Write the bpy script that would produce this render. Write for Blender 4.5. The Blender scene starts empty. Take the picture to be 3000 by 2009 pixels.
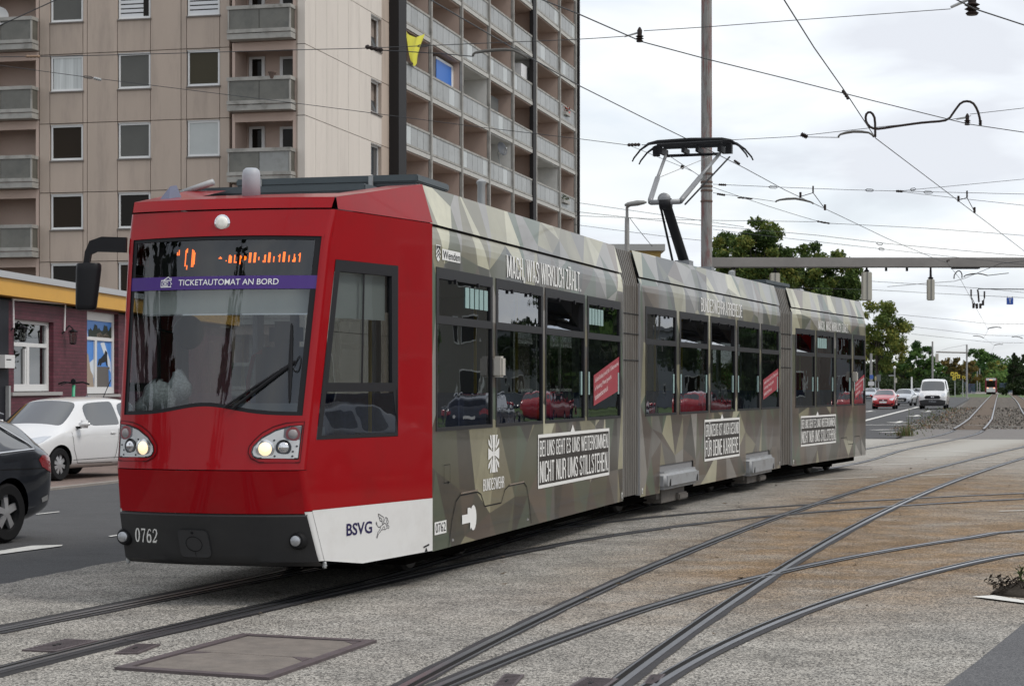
import bpy, bmesh, math, random
import numpy as np
from mathutils import Vector, Matrix
from mathutils.bvhtree import BVHTree
from mathutils.geometry import delaunay_2d_cdt

R = math.radians
sc = bpy.context.scene
COL = sc.collection
random.seed(7)

# ------------------------------------------------------------------ camera
FPX, CX, HV, EYE = 5750.0, 1500.0, 1130.0, 1.7      # focal length in photo pixels, horizon row, eye height in metres
cam = bpy.data.cameras.new('camera')
cam.sensor_width = 36.0
cam.lens = 36.0 * FPX / 3000.0
cam.shift_y = (HV - 1004.5) / 3000.0
cam.clip_start, cam.clip_end = 0.2, 4000
cam.dof.use_dof = True
cam.dof.focus_distance = 20.0
cam.dof.aperture_fstop = 9.0
camo_ = bpy.data.objects.new('camera', cam)
camo_.location = (0, 0, EYE)
camo_.rotation_euler = (R(90), 0, 0)
COL.objects.link(camo_)
sc.camera = camo_

# ------------------------------------------------------------------ light
SUN_EL, SUN_AZ = R(52), R(112)                       # azimuth clockwise from +Y (the way the camera looks)
w = bpy.data.worlds.new('World'); sc.world = w; w.use_nodes = True
nt = w.node_tree; N = nt.nodes; Lk = nt.links
N.clear()
def wn(t, **k):
    n = N.new(t)
    for a, b in k.items(): setattr(n, a, b)
    return n
tc = wn('ShaderNodeTexCoord'); sep = wn('ShaderNodeSeparateXYZ'); Lk.new(tc.outputs['Generated'], sep.inputs[0])
zc = wn('ShaderNodeMath', operation='MAXIMUM'); Lk.new(sep.outputs['Z'], zc.inputs[0]); zc.inputs[1].default_value = 0.0
za = wn('ShaderNodeMath', operation='ADD'); Lk.new(zc.outputs[0], za.inputs[0]); za.inputs[1].default_value = 0.22
dx = wn('ShaderNodeMath', operation='DIVIDE'); Lk.new(sep.outputs['X'], dx.inputs[0]); Lk.new(za.outputs[0], dx.inputs[1])
dy = wn('ShaderNodeMath', operation='DIVIDE'); Lk.new(sep.outputs['Y'], dy.inputs[0]); Lk.new(za.outputs[0], dy.inputs[1])
cmb = wn('ShaderNodeCombineXYZ'); Lk.new(dx.outputs[0], cmb.inputs[0]); Lk.new(dy.outputs[0], cmb.inputs[1])
n1 = wn('ShaderNodeTexNoise'); n1.inputs['Scale'].default_value = 2.6; n1.inputs['Detail'].default_value = 5; n1.inputs['Roughness'].default_value = .5
n1.inputs['Distortion'].default_value = .35
Lk.new(cmb.outputs[0], n1.inputs['Vector'])
r1 = wn('ShaderNodeValToRGB'); Lk.new(n1.outputs['Fac'], r1.inputs[0])
e = r1.color_ramp.elements; e[0].position = .37; e[0].color = (.63, .655, .705, 1); e[1].position = .62; e[1].color = (.86, .865, .865, 1)
m_ = e.new(.48); m_.color = (.73, .765, .81, 1)
n2 = wn('ShaderNodeTexNoise'); n2.inputs['Scale'].default_value = 1.5; n2.inputs['Detail'].default_value = 3
mp = wn('ShaderNodeMapping'); mp.inputs['Location'].default_value = (4.3, 1.7, 0); Lk.new(cmb.outputs[0], mp.inputs[0]); Lk.new(mp.outputs[0], n2.inputs['Vector'])
r2 = wn('ShaderNodeValToRGB'); Lk.new(n2.outputs['Fac'], r2.inputs[0])
e = r2.color_ramp.elements; e[0].position = .34; e[0].color = (.62, .62, .62, 1); e[1].position = .56; e[1].color = (.97, .97, .97, 1)
sky = wn('ShaderNodeTexSky', sky_type='NISHITA', sun_disc=False, sun_elevation=SUN_EL, sun_rotation=SUN_AZ)
b1 = wn('ShaderNodeBackground'); Lk.new(sky.outputs[0], b1.inputs[0]); b1.inputs[1].default_value = .12
b2 = wn('ShaderNodeBackground'); Lk.new(r1.outputs[0], b2.inputs[0]); b2.inputs[1].default_value = 1.2
mx = wn('ShaderNodeMixShader'); Lk.new(r2.outputs[0], mx.inputs[0]); Lk.new(b1.outputs[0], mx.inputs[1]); Lk.new(b2.outputs[0], mx.inputs[2])
wo = wn('ShaderNodeOutputWorld'); Lk.new(mx.outputs[0], wo.inputs[0])

sun = bpy.data.lights.new('sun', 'SUN'); sun.energy = 1.5; sun.angle = R(14); sun.color = (1, .95, .88)
suno = bpy.data.objects.new('sun', sun); COL.objects.link(suno)
sd_ = Vector((math.sin(SUN_AZ) * math.cos(SUN_EL), math.cos(SUN_AZ) * math.cos(SUN_EL), math.sin(SUN_EL)))
suno.rotation_euler = sd_.to_track_quat('Z', 'Y').to_euler()
suno.location = sd_ * 100
sc.view_settings.view_transform = 'Standard'; sc.view_settings.look = 'None'
sc.view_settings.exposure = 0.13; sc.view_settings.gamma = 1.0; sc.view_settings.use_curve_mapping = False
sc.render.engine = 'CYCLES'
sc.cycles.max_bounces = 8; sc.cycles.transparent_max_bounces = 16; sc.cycles.glossy_bounces = 4; sc.cycles.diffuse_bounces = 3
sc.cycles.use_denoising = True

# ------------------------------------------------------------------ materials
def lin(c):
    return tuple((x / 255 / 12.92 if x / 255 <= .04045 else ((x / 255 + .055) / 1.055) ** 2.4) for x in c)
_M = {}
def pm(name, col, rough=.6, metal=0.0, var=0.0, vscale=3.0, bump=0.0, bscale=40.0, coat=0.0, spec=.5, attr=None, emit=0.0, dirt=None, dscale=1.2, stretch=None, orand=0.0):
    if name in _M: return _M[name]
    if max(col) < .06 and spec == .5: spec = .16
    m = bpy.data.materials.new(name); m.use_nodes = True
    n = m.node_tree.nodes; l = m.node_tree.links; b = n['Principled BSDF']
    b.inputs['Roughness'].default_value = rough; b.inputs['Metallic'].default_value = metal
    b.inputs['Specular IOR Level'].default_value = spec
    if coat: b.inputs['Coat Weight'].default_value = coat; b.inputs['Coat Roughness'].default_value = .04
    c4 = (*col, 1)
    b.inputs['Base Color'].default_value = c4
    out = None
    if attr:
        a = n.new('ShaderNodeAttribute'); a.attribute_name = attr; out = a.outputs['Color']
    co = n.new('ShaderNodeNewGeometry').outputs['Position']
    if stretch:
        mpn = n.new('ShaderNodeMapping'); mpn.inputs['Scale'].default_value = stretch; l.new(co, mpn.inputs[0]); co = mpn.outputs[0]
    if var:
        t = n.new('ShaderNodeTexNoise'); t.inputs['Scale'].default_value = vscale; t.inputs['Detail'].default_value = 6; t.inputs['Roughness'].default_value = .65; l.new(co, t.inputs['Vector'])
        mr = n.new('ShaderNodeMapRange'); l.new(t.outputs['Fac'], mr.inputs[0]); mr.inputs[1].default_value = .25; mr.inputs[2].default_value = .75
        mr.inputs[3].default_value = 1 - var; mr.inputs[4].default_value = 1 + var
        mm = n.new('ShaderNodeVectorMath'); mm.operation = 'SCALE'
        if out: l.new(out, mm.inputs[0])
        else: mm.inputs[0].default_value = col
        l.new(mr.outputs[0], mm.inputs['Scale']); out = mm.outputs[0]
    if dirt:
        t = n.new('ShaderNodeTexNoise'); t.inputs['Scale'].default_value = dscale; t.inputs['Detail'].default_value = 8; t.inputs['Roughness'].default_value = .7; l.new(co, t.inputs['Vector'])
        mr = n.new('ShaderNodeMapRange'); l.new(t.outputs['Fac'], mr.inputs[0]); mr.inputs[1].default_value = .5; mr.inputs[2].default_value = .72; mr.inputs[3].default_value = 0; mr.inputs[4].default_value = dirt[3]
        mi = n.new('ShaderNodeMixRGB'); l.new(mr.outputs[0], mi.inputs[0])
        if out: l.new(out, mi.inputs[1])
        else: mi.inputs[1].default_value = c4
        mi.inputs[2].default_value = (*dirt[:3], 1); out = mi.outputs[0]
    if orand:
        oi = n.new('ShaderNodeObjectInfo'); mr = n.new('ShaderNodeMapRange'); l.new(oi.outputs['Random'], mr.inputs[0]); mr.inputs[3].default_value = 1 - orand; mr.inputs[4].default_value = 1 + orand
        mm = n.new('ShaderNodeVectorMath'); mm.operation = 'SCALE'
        if out: l.new(out, mm.inputs[0])
        else: mm.inputs[0].default_value = col
        l.new(mr.outputs[0], mm.inputs['Scale']); out = mm.outputs[0]
    if out: l.new(out, b.inputs['Base Color'])
    if bump:
        t = n.new('ShaderNodeTexNoise'); t.inputs['Scale'].default_value = bscale; t.inputs['Detail'].default_value = 4; l.new(co, t.inputs['Vector'])
        bn = n.new('ShaderNodeBump'); bn.inputs['Strength'].default_value = bump; bn.inputs['Distance'].default_value = .02; l.new(t.outputs['Fac'], bn.inputs['Height']); l.new(bn.outputs[0], b.inputs['Normal'])
    if emit:
        b.inputs['Emission Color'].default_value = c4; b.inputs['Emission Strength'].default_value = emit
    _M[name] = m
    return m

def glass(name, tint=(.3, .33, .33), ior=1.7, rough=.0, wav=0.0):
    if name in _M: return _M[name]
    m = bpy.data.materials.new(name); m.use_nodes = True
    n = m.node_tree.nodes; l = m.node_tree.links; n.clear()
    # Schlick reflection from both faces of the sheet, the same from either side
    F0 = min(.5, 1.9 * ((ior - 1) / (ior + 1)) ** 2)
    lw = n.new('ShaderNodeLayerWeight'); lw.inputs[0].default_value = .5
    pw = n.new('ShaderNodeMath'); pw.operation = 'POWER'; l.new(lw.outputs['Facing'], pw.inputs[0]); pw.inputs[1].default_value = 5.0
    fr = n.new('ShaderNodeMapRange'); l.new(pw.outputs[0], fr.inputs[0]); fr.inputs[3].default_value = F0; fr.inputs[4].default_value = 1.0
    g = n.new('ShaderNodeBsdfGlossy'); g.inputs['Roughness'].default_value = rough; g.inputs['Color'].default_value = (.95, .97, 1, 1)
    t = n.new('ShaderNodeBsdfTransparent'); t.inputs[0].default_value = (*tint, 1)
    if wav:
        tn = n.new('ShaderNodeTexNoise'); tn.inputs['Scale'].default_value = 2.2; tn.inputs['Detail'].default_value = 1.5
        gp = n.new('ShaderNodeNewGeometry'); l.new(gp.outputs['Position'], tn.inputs['Vector'])
        bn = n.new('ShaderNodeBump'); bn.inputs['Strength'].default_value = 1.0; bn.inputs['Distance'].default_value = wav
        l.new(tn.outputs['Fac'], bn.inputs['Height']); l.new(bn.outputs[0], g.inputs['Normal'])
    mx = n.new('ShaderNodeMixShader'); l.new(fr.outputs[0], mx.inputs[0]); l.new(t.outputs[0], mx.inputs[1]); l.new(g.outputs[0], mx.inputs[2])
    o = n.new('ShaderNodeOutputMaterial'); l.new(mx.outputs[0], o.inputs[0])
    _M[name] = m
    return m

# ------------------------------------------------------------------ mapping helpers (a photo pixel on the ground, or at a known distance)
def G(u, v):
    Y = FPX * EYE / (v - HV); return Vector(((u - CX) / FPX * Y, Y, 0.0))
def at(u, v, Y):
    return Vector(((u - CX) / FPX * Y, Y, EYE + (HV - v) / FPX * Y))
def atz(u, v, z):
    return at(u, v, (z - EYE) * FPX / (HV - v))

# ------------------------------------------------------------------ mesh helpers
class MB:
    def __init__(s, M=None):
        s.v = []; s.f = []; s.mi = []; s.M = M; s.cur = 0; s.col = []; s.curcol = (1, 1, 1)
    def add(s, vs, fs, mi=None):
        b = len(s.v); M = s.M
        s.v.extend([tuple(M @ Vector(p)) if M is not None else tuple(p) for p in vs])
        for f in fs:
            s.f.append(tuple(b + i for i in f)); s.mi.append(s.cur if mi is None else mi); s.col.append(s.curcol)
        return s
    def box(s, c, d, rot=None, mi=None):
        x, y, z = d[0] / 2, d[1] / 2, d[2] / 2
        vs = [Vector(p) for p in ((-x, -y, -z), (x, -y, -z), (x, y, -z), (-x, y, -z), (-x, -y, z), (x, -y, z), (x, y, z), (-x, y, z))]
        if rot is not None: vs = [rot @ p for p in vs]
        c = Vector(c)
        return s.add([p + c for p in vs], [(0, 3, 2, 1), (4, 5, 6, 7), (0, 1, 5, 4), (1, 2, 6, 5), (2, 3, 7, 6), (3, 0, 4, 7)], mi)
    def bb(s, x0, x1, y0, y1, z0, z1, mi=None):
        return s.box(((x0 + x1) / 2, (y0 + y1) / 2, (z0 + z1) / 2), (abs(x1 - x0), abs(y1 - y0), abs(z1 - z0)), None, mi)
    def rbox(s, c, d, r=.02, mi=None, seg=2):
        bm = bmesh.new(); bmesh.ops.create_cube(bm, size=1); bmesh.ops.scale(bm, vec=d, verts=bm.verts)
        bmesh.ops.bevel(bm, geom=bm.edges[:], offset=r, segments=seg, affect='EDGES')
        c = Vector(c); bm.verts.ensure_lookup_table()
        s.add([v.co + c for v in bm.verts], [[v.index for v in f.verts] for f in bm.faces], mi); bm.free(); return s
    def quad(s, a, b, c, d, mi=None): return s.add([a, b, c, d], [(0, 1, 2, 3)], mi)
    def poly(s, pts, mi=None): return s.add(pts, [tuple(range(len(pts)))], mi)
    def tube(s, pts, r, n=8, mi=None, cap=True, r2=None):
        pts = [Vector(p) for p in pts]; k = len(pts); vs = []; up = None
        for i, p in enumerate(pts):
            t = (pts[min(i + 1, k - 1)] - pts[max(i - 1, 0)]).normalized()
            if up is None:
                up = t.orthogonal().normalized()
            up = (up - t * up.dot(t));
            up = up.normalized() if up.length > 1e-6 else t.orthogonal().normalized()
            sd = t.cross(up); rr = r if r2 is None else r + (r2 - r) * i / max(1, k - 1)
            if isinstance(r, (list, tuple)): rr = r[i]
            for j in range(n):
                a = 2 * math.pi * j / n
                vs.append(p + up * (math.cos(a) * rr) + sd * (math.sin(a) * rr))
        fs = []
        for i in range(k - 1):
            for j in range(n):
                fs.append((i * n + j, i * n + (j + 1) % n, (i + 1) * n + (j + 1) % n, (i + 1) * n + j))
        if cap: fs.append(tuple(range(n - 1, -1, -1))); fs.append(tuple((k - 1) * n + j for j in range(n)))
        return s.add(vs, fs, mi)
    def lathe(s, prof, n=16, c=(0, 0, 0), axis='Z', mi=None, cap=True):
        vs = []; c = Vector(c)
        for r, h in prof:
            for j in range(n):
                a = 2 * math.pi * j / n; x, y = r * math.cos(a), r * math.sin(a)
                vs.append(c + (Vector((x, y, h)) if axis == 'Z' else Vector((x, h, y)) if axis == 'Y' else Vector((h, x, y))))
        fs = []; k = len(prof)
        for i in range(k - 1):
            for j in range(n): fs.append((i * n + j, i * n + (j + 1) % n, (i + 1) * n + (j + 1) % n, (i + 1) * n + j))
        if cap: fs.append(tuple(range(n - 1, -1, -1))); fs.append(tuple((k - 1) * n + j for j in range(n)))
        return s.add(vs, fs, mi)
    def grid(s, fn, us, vs_, mi=None, flip=False):
        nu, nv = len(us), len(vs_); P = [fn(u, v) for v in vs_ for u in us]; fs = []
        for j in range(nv - 1):
            for i in range(nu - 1):
                a = (j * nu + i, j * nu + i + 1, (j + 1) * nu + i + 1, (j + 1) * nu + i); fs.append(a[::-1] if flip else a)
        return s.add(P, fs, mi)
    def prism(s, poly, fn, d0, d1, mi=None):
        """poly: 2-D outline; fn(a, b, depth) -> point; closed solid between two depths"""
        n = len(poly); vs = [fn(a, b, d0) for a, b in poly] + [fn(a, b, d1) for a, b in poly]
        fs = [tuple(range(n)), tuple(range(2 * n - 1, n - 1, -1))] + [(i, (i + 1) % n + 0, n + (i + 1) % n, n + i) for i in range(n)]
        return s.add(vs, fs, mi)
    def build(s, name, mats, parent=None, smooth=False, loc=None, fix=False, auto=None):
        me = bpy.data.meshes.new(name); me.from_pydata(s.v, [], s.f)
        if not isinstance(mats, (list, tuple)): mats = [mats]
        for m in mats: me.materials.append(m)
        if len(mats) > 1: me.polygons.foreach_set('material_index', s.mi)
        if any(c != (1, 1, 1) for c in s.col):
            ca = me.color_attributes.new('Col', 'FLOAT_COLOR', 'CORNER'); buf = []
            for f, c in zip(s.f, s.col): buf.extend([c[0], c[1], c[2], 1.0] * len(f))
            ca.data.foreach_set('color', buf)
        if fix:
            bm = bmesh.new(); bm.from_mesh(me); bmesh.ops.recalc_face_normals(bm, faces=bm.faces); bm.to_mesh(me); bm.free()
        if smooth or auto:
            me.polygons.foreach_set('use_smooth', [True] * len(me.polygons))
            if auto: me.set_sharp_from_angle(angle=R(auto))
        me.update()
        o = bpy.data.objects.new(name, me); COL.objects.link(o)
        if loc is not None: o.location = loc
        if parent is not None: put(o, parent)
        return o

WM = {}
def put(o, parent):
    o.parent = parent
    p = parent
    M = Matrix.Identity(4)
    while p is not None:
        M = p.matrix_basis @ M if p.parent is None else (p.matrix_parent_inverse @ p.matrix_basis) @ M
        p = p.parent
    o.matrix_parent_inverse = M.inverted()
def tag(o, label=None, cat=None, group=None, kind=None):
    for k, v in (('label', label), ('category', cat), ('group', group), ('kind', kind)):
        if v: o[k] = v
    return o
def empty(name, loc=(0, 0, 0), label=None, cat=None, group=None, kind=None, rz=0):
    o = bpy.data.objects.new(name, None); COL.objects.link(o); o.location = loc; o.rotation_euler = (0, 0, rz); o.empty_display_size = .2
    return tag(o, label, cat, group, kind)
def copy_tree(o, parent=None):
    c = o.copy(); COL.objects.link(c)
    for k in ('label',):
        if parent is None and k in c: del c[k]
    if parent is not None: c.parent = parent
    for ch in [x for x in bpy.data.objects if x.parent is o]: copy_tree(ch, c)
    return c
def dup(o, parent=None, M=None):
    c = o.copy(); COL.objects.link(c)
    if parent is not None: c.parent = parent
    if M is not None: c.matrix_basis = M
    return c

def resample(pts, step):
    """Catmull-Rom through the points, evenly spaced"""
    P = [Vector(p) for p in pts]; P = [P[0] * 2 - P[1]] + P + [P[-1] * 2 - P[-2]]; out = []
    for i in range(1, len(P) - 2):
        a, b, c, d = P[i - 1:i + 3]; n = max(2, int((c - b).length / step))
        for k in range(n):
            t = k / n
            out.append(.5 * ((2 * b) + (c - a) * t + (2 * a - 5 * b + 4 * c - d) * t * t + (3 * b - a - 3 * c + d) * t ** 3))
    out.append(P[-2]); return out
def ribbon(mb, pts, o0, o1, z, mi=None, jit=0.0):
    """flat strip along pts between lateral offsets o0 and o1 (left positive)"""
    vs = []; k = len(pts)
    for i, p in enumerate(pts):
        t = (pts[min(i + 1, k - 1)] - pts[max(i - 1, 0)]); t.z = 0; t.normalize(); n = Vector((-t.y, t.x, 0))
        j0 = random.uniform(-jit, jit); j1 = random.uniform(-jit, jit)
        vs.append(Vector((p.x, p.y, z)) + n * (o1 + j1)); vs.append(Vector((p.x, p.y, z)) + n * (o0 + j0))
    return mb.add(vs, [(2 * i, 2 * i + 1, 2 * i + 3, 2 * i + 2) for i in range(k - 1)], mi)
def bar(mb, pts, o0, o1, z0, z1, mi=None):
    """solid bar along pts"""
    vs = []; k = len(pts)
    for i, p in enumerate(pts):
        t = (pts[min(i + 1, k - 1)] - pts[max(i - 1, 0)]); t.z = 0; t.normalize(); n = Vector((-t.y, t.x, 0)); b = Vector((p.x, p.y, 0))
        for o, z in ((o0, z0), (o1, z0), (o1, z1), (o0, z1)): vs.append(b + n * o + Vector((0, 0, z)))
    fs = [(4 * i + j, 4 * i + 4 + j, 4 * i + 4 + (j + 1) % 4, 4 * i + (j + 1) % 4) for i in range(k - 1) for j in range(4)]
    fs += [(0, 1, 2, 3), (4 * k - 1, 4 * k - 2, 4 * k - 3, 4 * k - 4)]
    return mb.add(vs, fs, mi)

_T = {}
LIFT = Vector((.0004, -.0003, 0))
def text_geo(s, bold=0.0, shear=0.0, space=1.0, lines=1.0, align='LEFT'):
    """outline text as flat faces, normalised to the unit square"""
    key = (s, bold, shear, space, lines, align)
    if key in _T: return _T[key]
    c = bpy.data.curves.new('t', 'FONT'); c.body = s; c.offset = bold; c.shear = shear; c.space_character = space; c.space_line = lines; c.align_x = align; c.resolution_u = 3
    o = bpy.data.objects.new('t', c); COL.objects.link(o)
    bpy.context.view_layer.update(); dg = bpy.context.evaluated_depsgraph_get()
    me = bpy.data.meshes.new_from_object(o.evaluated_get(dg))
    V = np.array([v.co[:2] for v in me.vertices]); F = [tuple(p.vertices) for p in me.polygons]
    bpy.data.objects.remove(o); bpy.data.curves.remove(c); bpy.data.meshes.remove(me)
    lo, hi = V.min(0), V.max(0); V = (V - lo) / (hi - lo)
    _T[key] = (V.tolist(), F); return _T[key]
def put_text(mb, s, fn, a0, a1, b0, b1, mi=None, **k):
    """fn(a, b) -> point; text fills a0..a1 by b0..b1"""
    heavy = k.pop('heavy', 0)
    V, F = text_geo(s, **k)
    if heavy:      # thicken upright strokes: the same outline again, a hair to each side and a hair above
        for q, i in ((-heavy, 1), (heavy, 2)):
            f2 = k.get('_fn', fn)
            mb.add([fn(a0 + (a1 - a0) * x + q, b0 + (b1 - b0) * y) + LIFT * i for x, y in V], F, mi)
    return mb.add([fn(a0 + (a1 - a0) * x, b0 + (b1 - b0) * y) for x, y in V], F, mi)
def stroke(mb, pts, wd, fn, mi=None, closed=False):
    """flat line of width wd in the (a, b) plane"""
    P = [Vector((p[0], p[1])) for p in pts]
    if closed: P.append(P[0])
    k = len(P); vs = []
    for i, p in enumerate(P):
        t = P[min(i + 1, k - 1)] - P[max(i - 1, 0)]
        if t.length < 1e-9: t = Vector((1, 0))
        t.normalize(); n = Vector((-t.y, t.x)) * ((wd[i] if isinstance(wd, (list, tuple)) else wd) / 2)
        vs += [fn(p.x + n.x, p.y + n.y), fn(p.x - n.x, p.y - n.y)]
    return mb.add(vs, [(2 * i, 2 * i + 1, 2 * i + 3, 2 * i + 2) for i in range(k - 1)], mi)
def fill(mb, poly, fn, step=None, mi=None):
    """triangulated polygon in (a, b), with inner points every step so it can follow a curved surface"""
    vs = [Vector(p) for p in poly]; n = len(vs)
    if step:
        dense = []
        for i in range(n):
            a, b = vs[i], vs[(i + 1) % n]; k = max(1, int((b - a).length / step))
            dense += [a.lerp(b, j / k) for j in range(k)]
        vs = dense; n = len(vs)
        xs = [p.x for p in vs]; ys = [p.y for p in vs]
        y = min(ys) + step * .5
        while y < max(ys):
            x = min(xs) + step * .5
            while x < max(xs):
                ins = False; j = n - 1
                for i in range(n):
                    if (vs[i].y > y) != (vs[j].y > y) and x < (vs[j].x - vs[i].x) * (y - vs[i].y) / (vs[j].y - vs[i].y) + vs[i].x: ins = not ins
                    j = i
                if ins: vs.append(Vector((x, y)))
                x += step
            y += step
    r = delaunay_2d_cdt(vs, [], [list(range(n))], 1, 1e-6)
    return mb.add([fn(p.x, p.y) for p in r[0]], [tuple(f) for f in r[2]], mi)

# narrow gothic capitals for the slogans, drawn as strokes in a cell of height 1
_W = .40; _q = .055
def _box(x1=_W): return [(_q, .12), (_q, .88), (_q + .07, 1 - _q), (x1 - _q - .07, 1 - _q), (x1 - _q, .88), (x1 - _q, .12), (x1 - _q - .07, _q), (_q + .07, _q), (_q, .12)]
_r = _W - _q
GOTHIC = {'A': (.44, [[(.06, 0), (.19, 1)], [(.38, 0), (.25, 1)], [(.12, .27), (.32, .27)]]), 'B': (_W, [[(_q, 0), (_q, 1)], [(_q, 1 - _q), (.25, 1 - _q), (_r, .86), (_r, .64), (.25, .53), (_q, .53)], [(.25, .53), (_r, .42), (_r, .14), (.25, _q), (_q, _q)]]),
 'C': (_W, [[(_r, .66), (_r, .88), (_r - .07, 1 - _q), (_q + .07, 1 - _q), (_q, .88), (_q, .12), (_q + .07, _q), (_r - .07, _q), (_r, .12), (_r, .34)]]), 'D': (_W, [[(_q, 0), (_q, 1)], [(_q, 1 - _q), (.23, 1 - _q), (_r, .84), (_r, .16), (.23, _q), (_q, _q)]]),
 'E': (.35, [[(_q, 0), (_q, 1)], [(_q, 1 - _q), (.34, 1 - _q)], [(_q, .53), (.31, .53)], [(_q, _q), (.34, _q)]]), 'F': (.34, [[(_q, 0), (_q, 1)], [(_q, 1 - _q), (.34, 1 - _q)], [(_q, .51), (.31, .51)]]),
 'G': (_W, [[(_r, .68), (_r, .88), (_r - .07, 1 - _q), (_q + .07, 1 - _q), (_q, .88), (_q, .12), (_q + .07, _q), (_r - .07, _q), (_r, .12), (_r, .50)], [(_r, .47), (.21, .47)]]), 'H': (_W, [[(_q, 0), (_q, 1)], [(_r, 0), (_r, 1)], [(_q, .52), (_r, .52)]]), 'I': (.11, [[(_q, 0), (_q, 1)]]),
 'J': (.32, [[(.265, 1), (.265, .14), (.20, _q), (.11, _q), (_q, .14), (_q, .30)]]), 'K': (.43, [[(_q, 0), (_q, 1)], [(.38, 1), (.10, .45)], [(.18, .58), (.39, 0)]]), 'L': (.34, [[(_q, 0), (_q, 1)], [(_q, _q), (.33, _q)]]),
 'M': (.58, [[(_q, 0), (_q, 1)], [(.525, 0), (.525, 1)], [(.09, 1), (.29, .06)], [(.49, 1), (.29, .06)]]), 'N': (.42, [[(_q, 0), (_q, 1)], [(.365, 0), (.365, 1)], [(.07, .98), (.35, .02)]]), 'O': (_W, [_box()]), 'P': (_W, [[(_q, 0), (_q, 1)], [(_q, 1 - _q), (.25, 1 - _q), (_r, .86), (_r, .58), (.25, .46), (_q, .46)]]),
 'R': (_W, [[(_q, 0), (_q, 1)], [(_q, 1 - _q), (.25, 1 - _q), (_r, .86), (_r, .62), (.25, .50), (_q, .50)], [(.22, .50), (_r, .36), (_r, 0)]]), 'S': (_W, [[(_r, .70), (_r, .88), (_r - .07, 1 - _q), (_q + .07, 1 - _q), (_q, .88), (_q, .68), (_r, .36), (_r, .12), (_r - .07, _q), (_q + .07, _q), (_q, .12), (_q, .30)]]),
 'T': (.36, [[(.18, 0), (.18, 1)], [(.01, 1 - _q), (.35, 1 - _q)]]), 'U': (_W, [[(_q, 1), (_q, .12), (_q + .07, _q), (_r - .07, _q), (_r, .12), (_r, 1)]]), 'V': (.42, [[(.05, 1), (.21, 0)], [(.37, 1), (.21, 0)]]), 'W': (.66, [[(.05, 1), (.19, 0)], [(.19, 0), (.33, 1)], [(.33, 1), (.47, 0)], [(.47, 0), (.61, 1)]]),
 'Z': (.36, [[(.02, 1 - _q), (.34, 1 - _q)], [(.30, .95), (.06, .05)], [(.02, _q), (.34, _q)]]), '.': (.12, [[(_q, 0), (_q, .13)]]), ',': (.12, [[(_q, .13), (_q, 0), (.03, -.12)]]), ' ': (.16, [])}
GOTHIC['Ä'] = (.44, GOTHIC['A'][1] + [[(.13, 1.06), (.13, 1.17)], [(.31, 1.06), (.31, 1.17)]]); GOTHIC['Ü'] = (_W, GOTHIC['U'][1] + [[(.12, 1.06), (.12, 1.17)], [(.28, 1.06), (.28, 1.17)]])
def gothic(mb, s, fn, a0, a1, b0, b1, wt=.112, mi=None):
    x = 0; cells = []
    for ch in s: w_, st = GOTHIC[ch]; cells.append((x, st)); x += w_ + .065
    k = (a1 - a0) / (x - .065); h = b1 - b0
    for x, st in cells:
        for i, pl in enumerate(st): stroke(mb, [(p[0] + x, p[1]) for p in pl], wt, lambda a, b, i=i: fn(a0 + a * k, b0 + b * h) + LIFT * i, mi)
# shared colours
m_white = pm('white_paint', (.78, .78, .77), .35)
m_dark = pm('dark_rubber', (.012, .012, .013), .6)
m_black = pm('black_plastic', (.014, .014, .016), .4)
m_steel = pm('galvanised_steel', (.36, .37, .37), .5, .3, var=.15, vscale=4)
m_chrome = pm('chrome', (.7, .7, .72), .12, 1.0)

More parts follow.
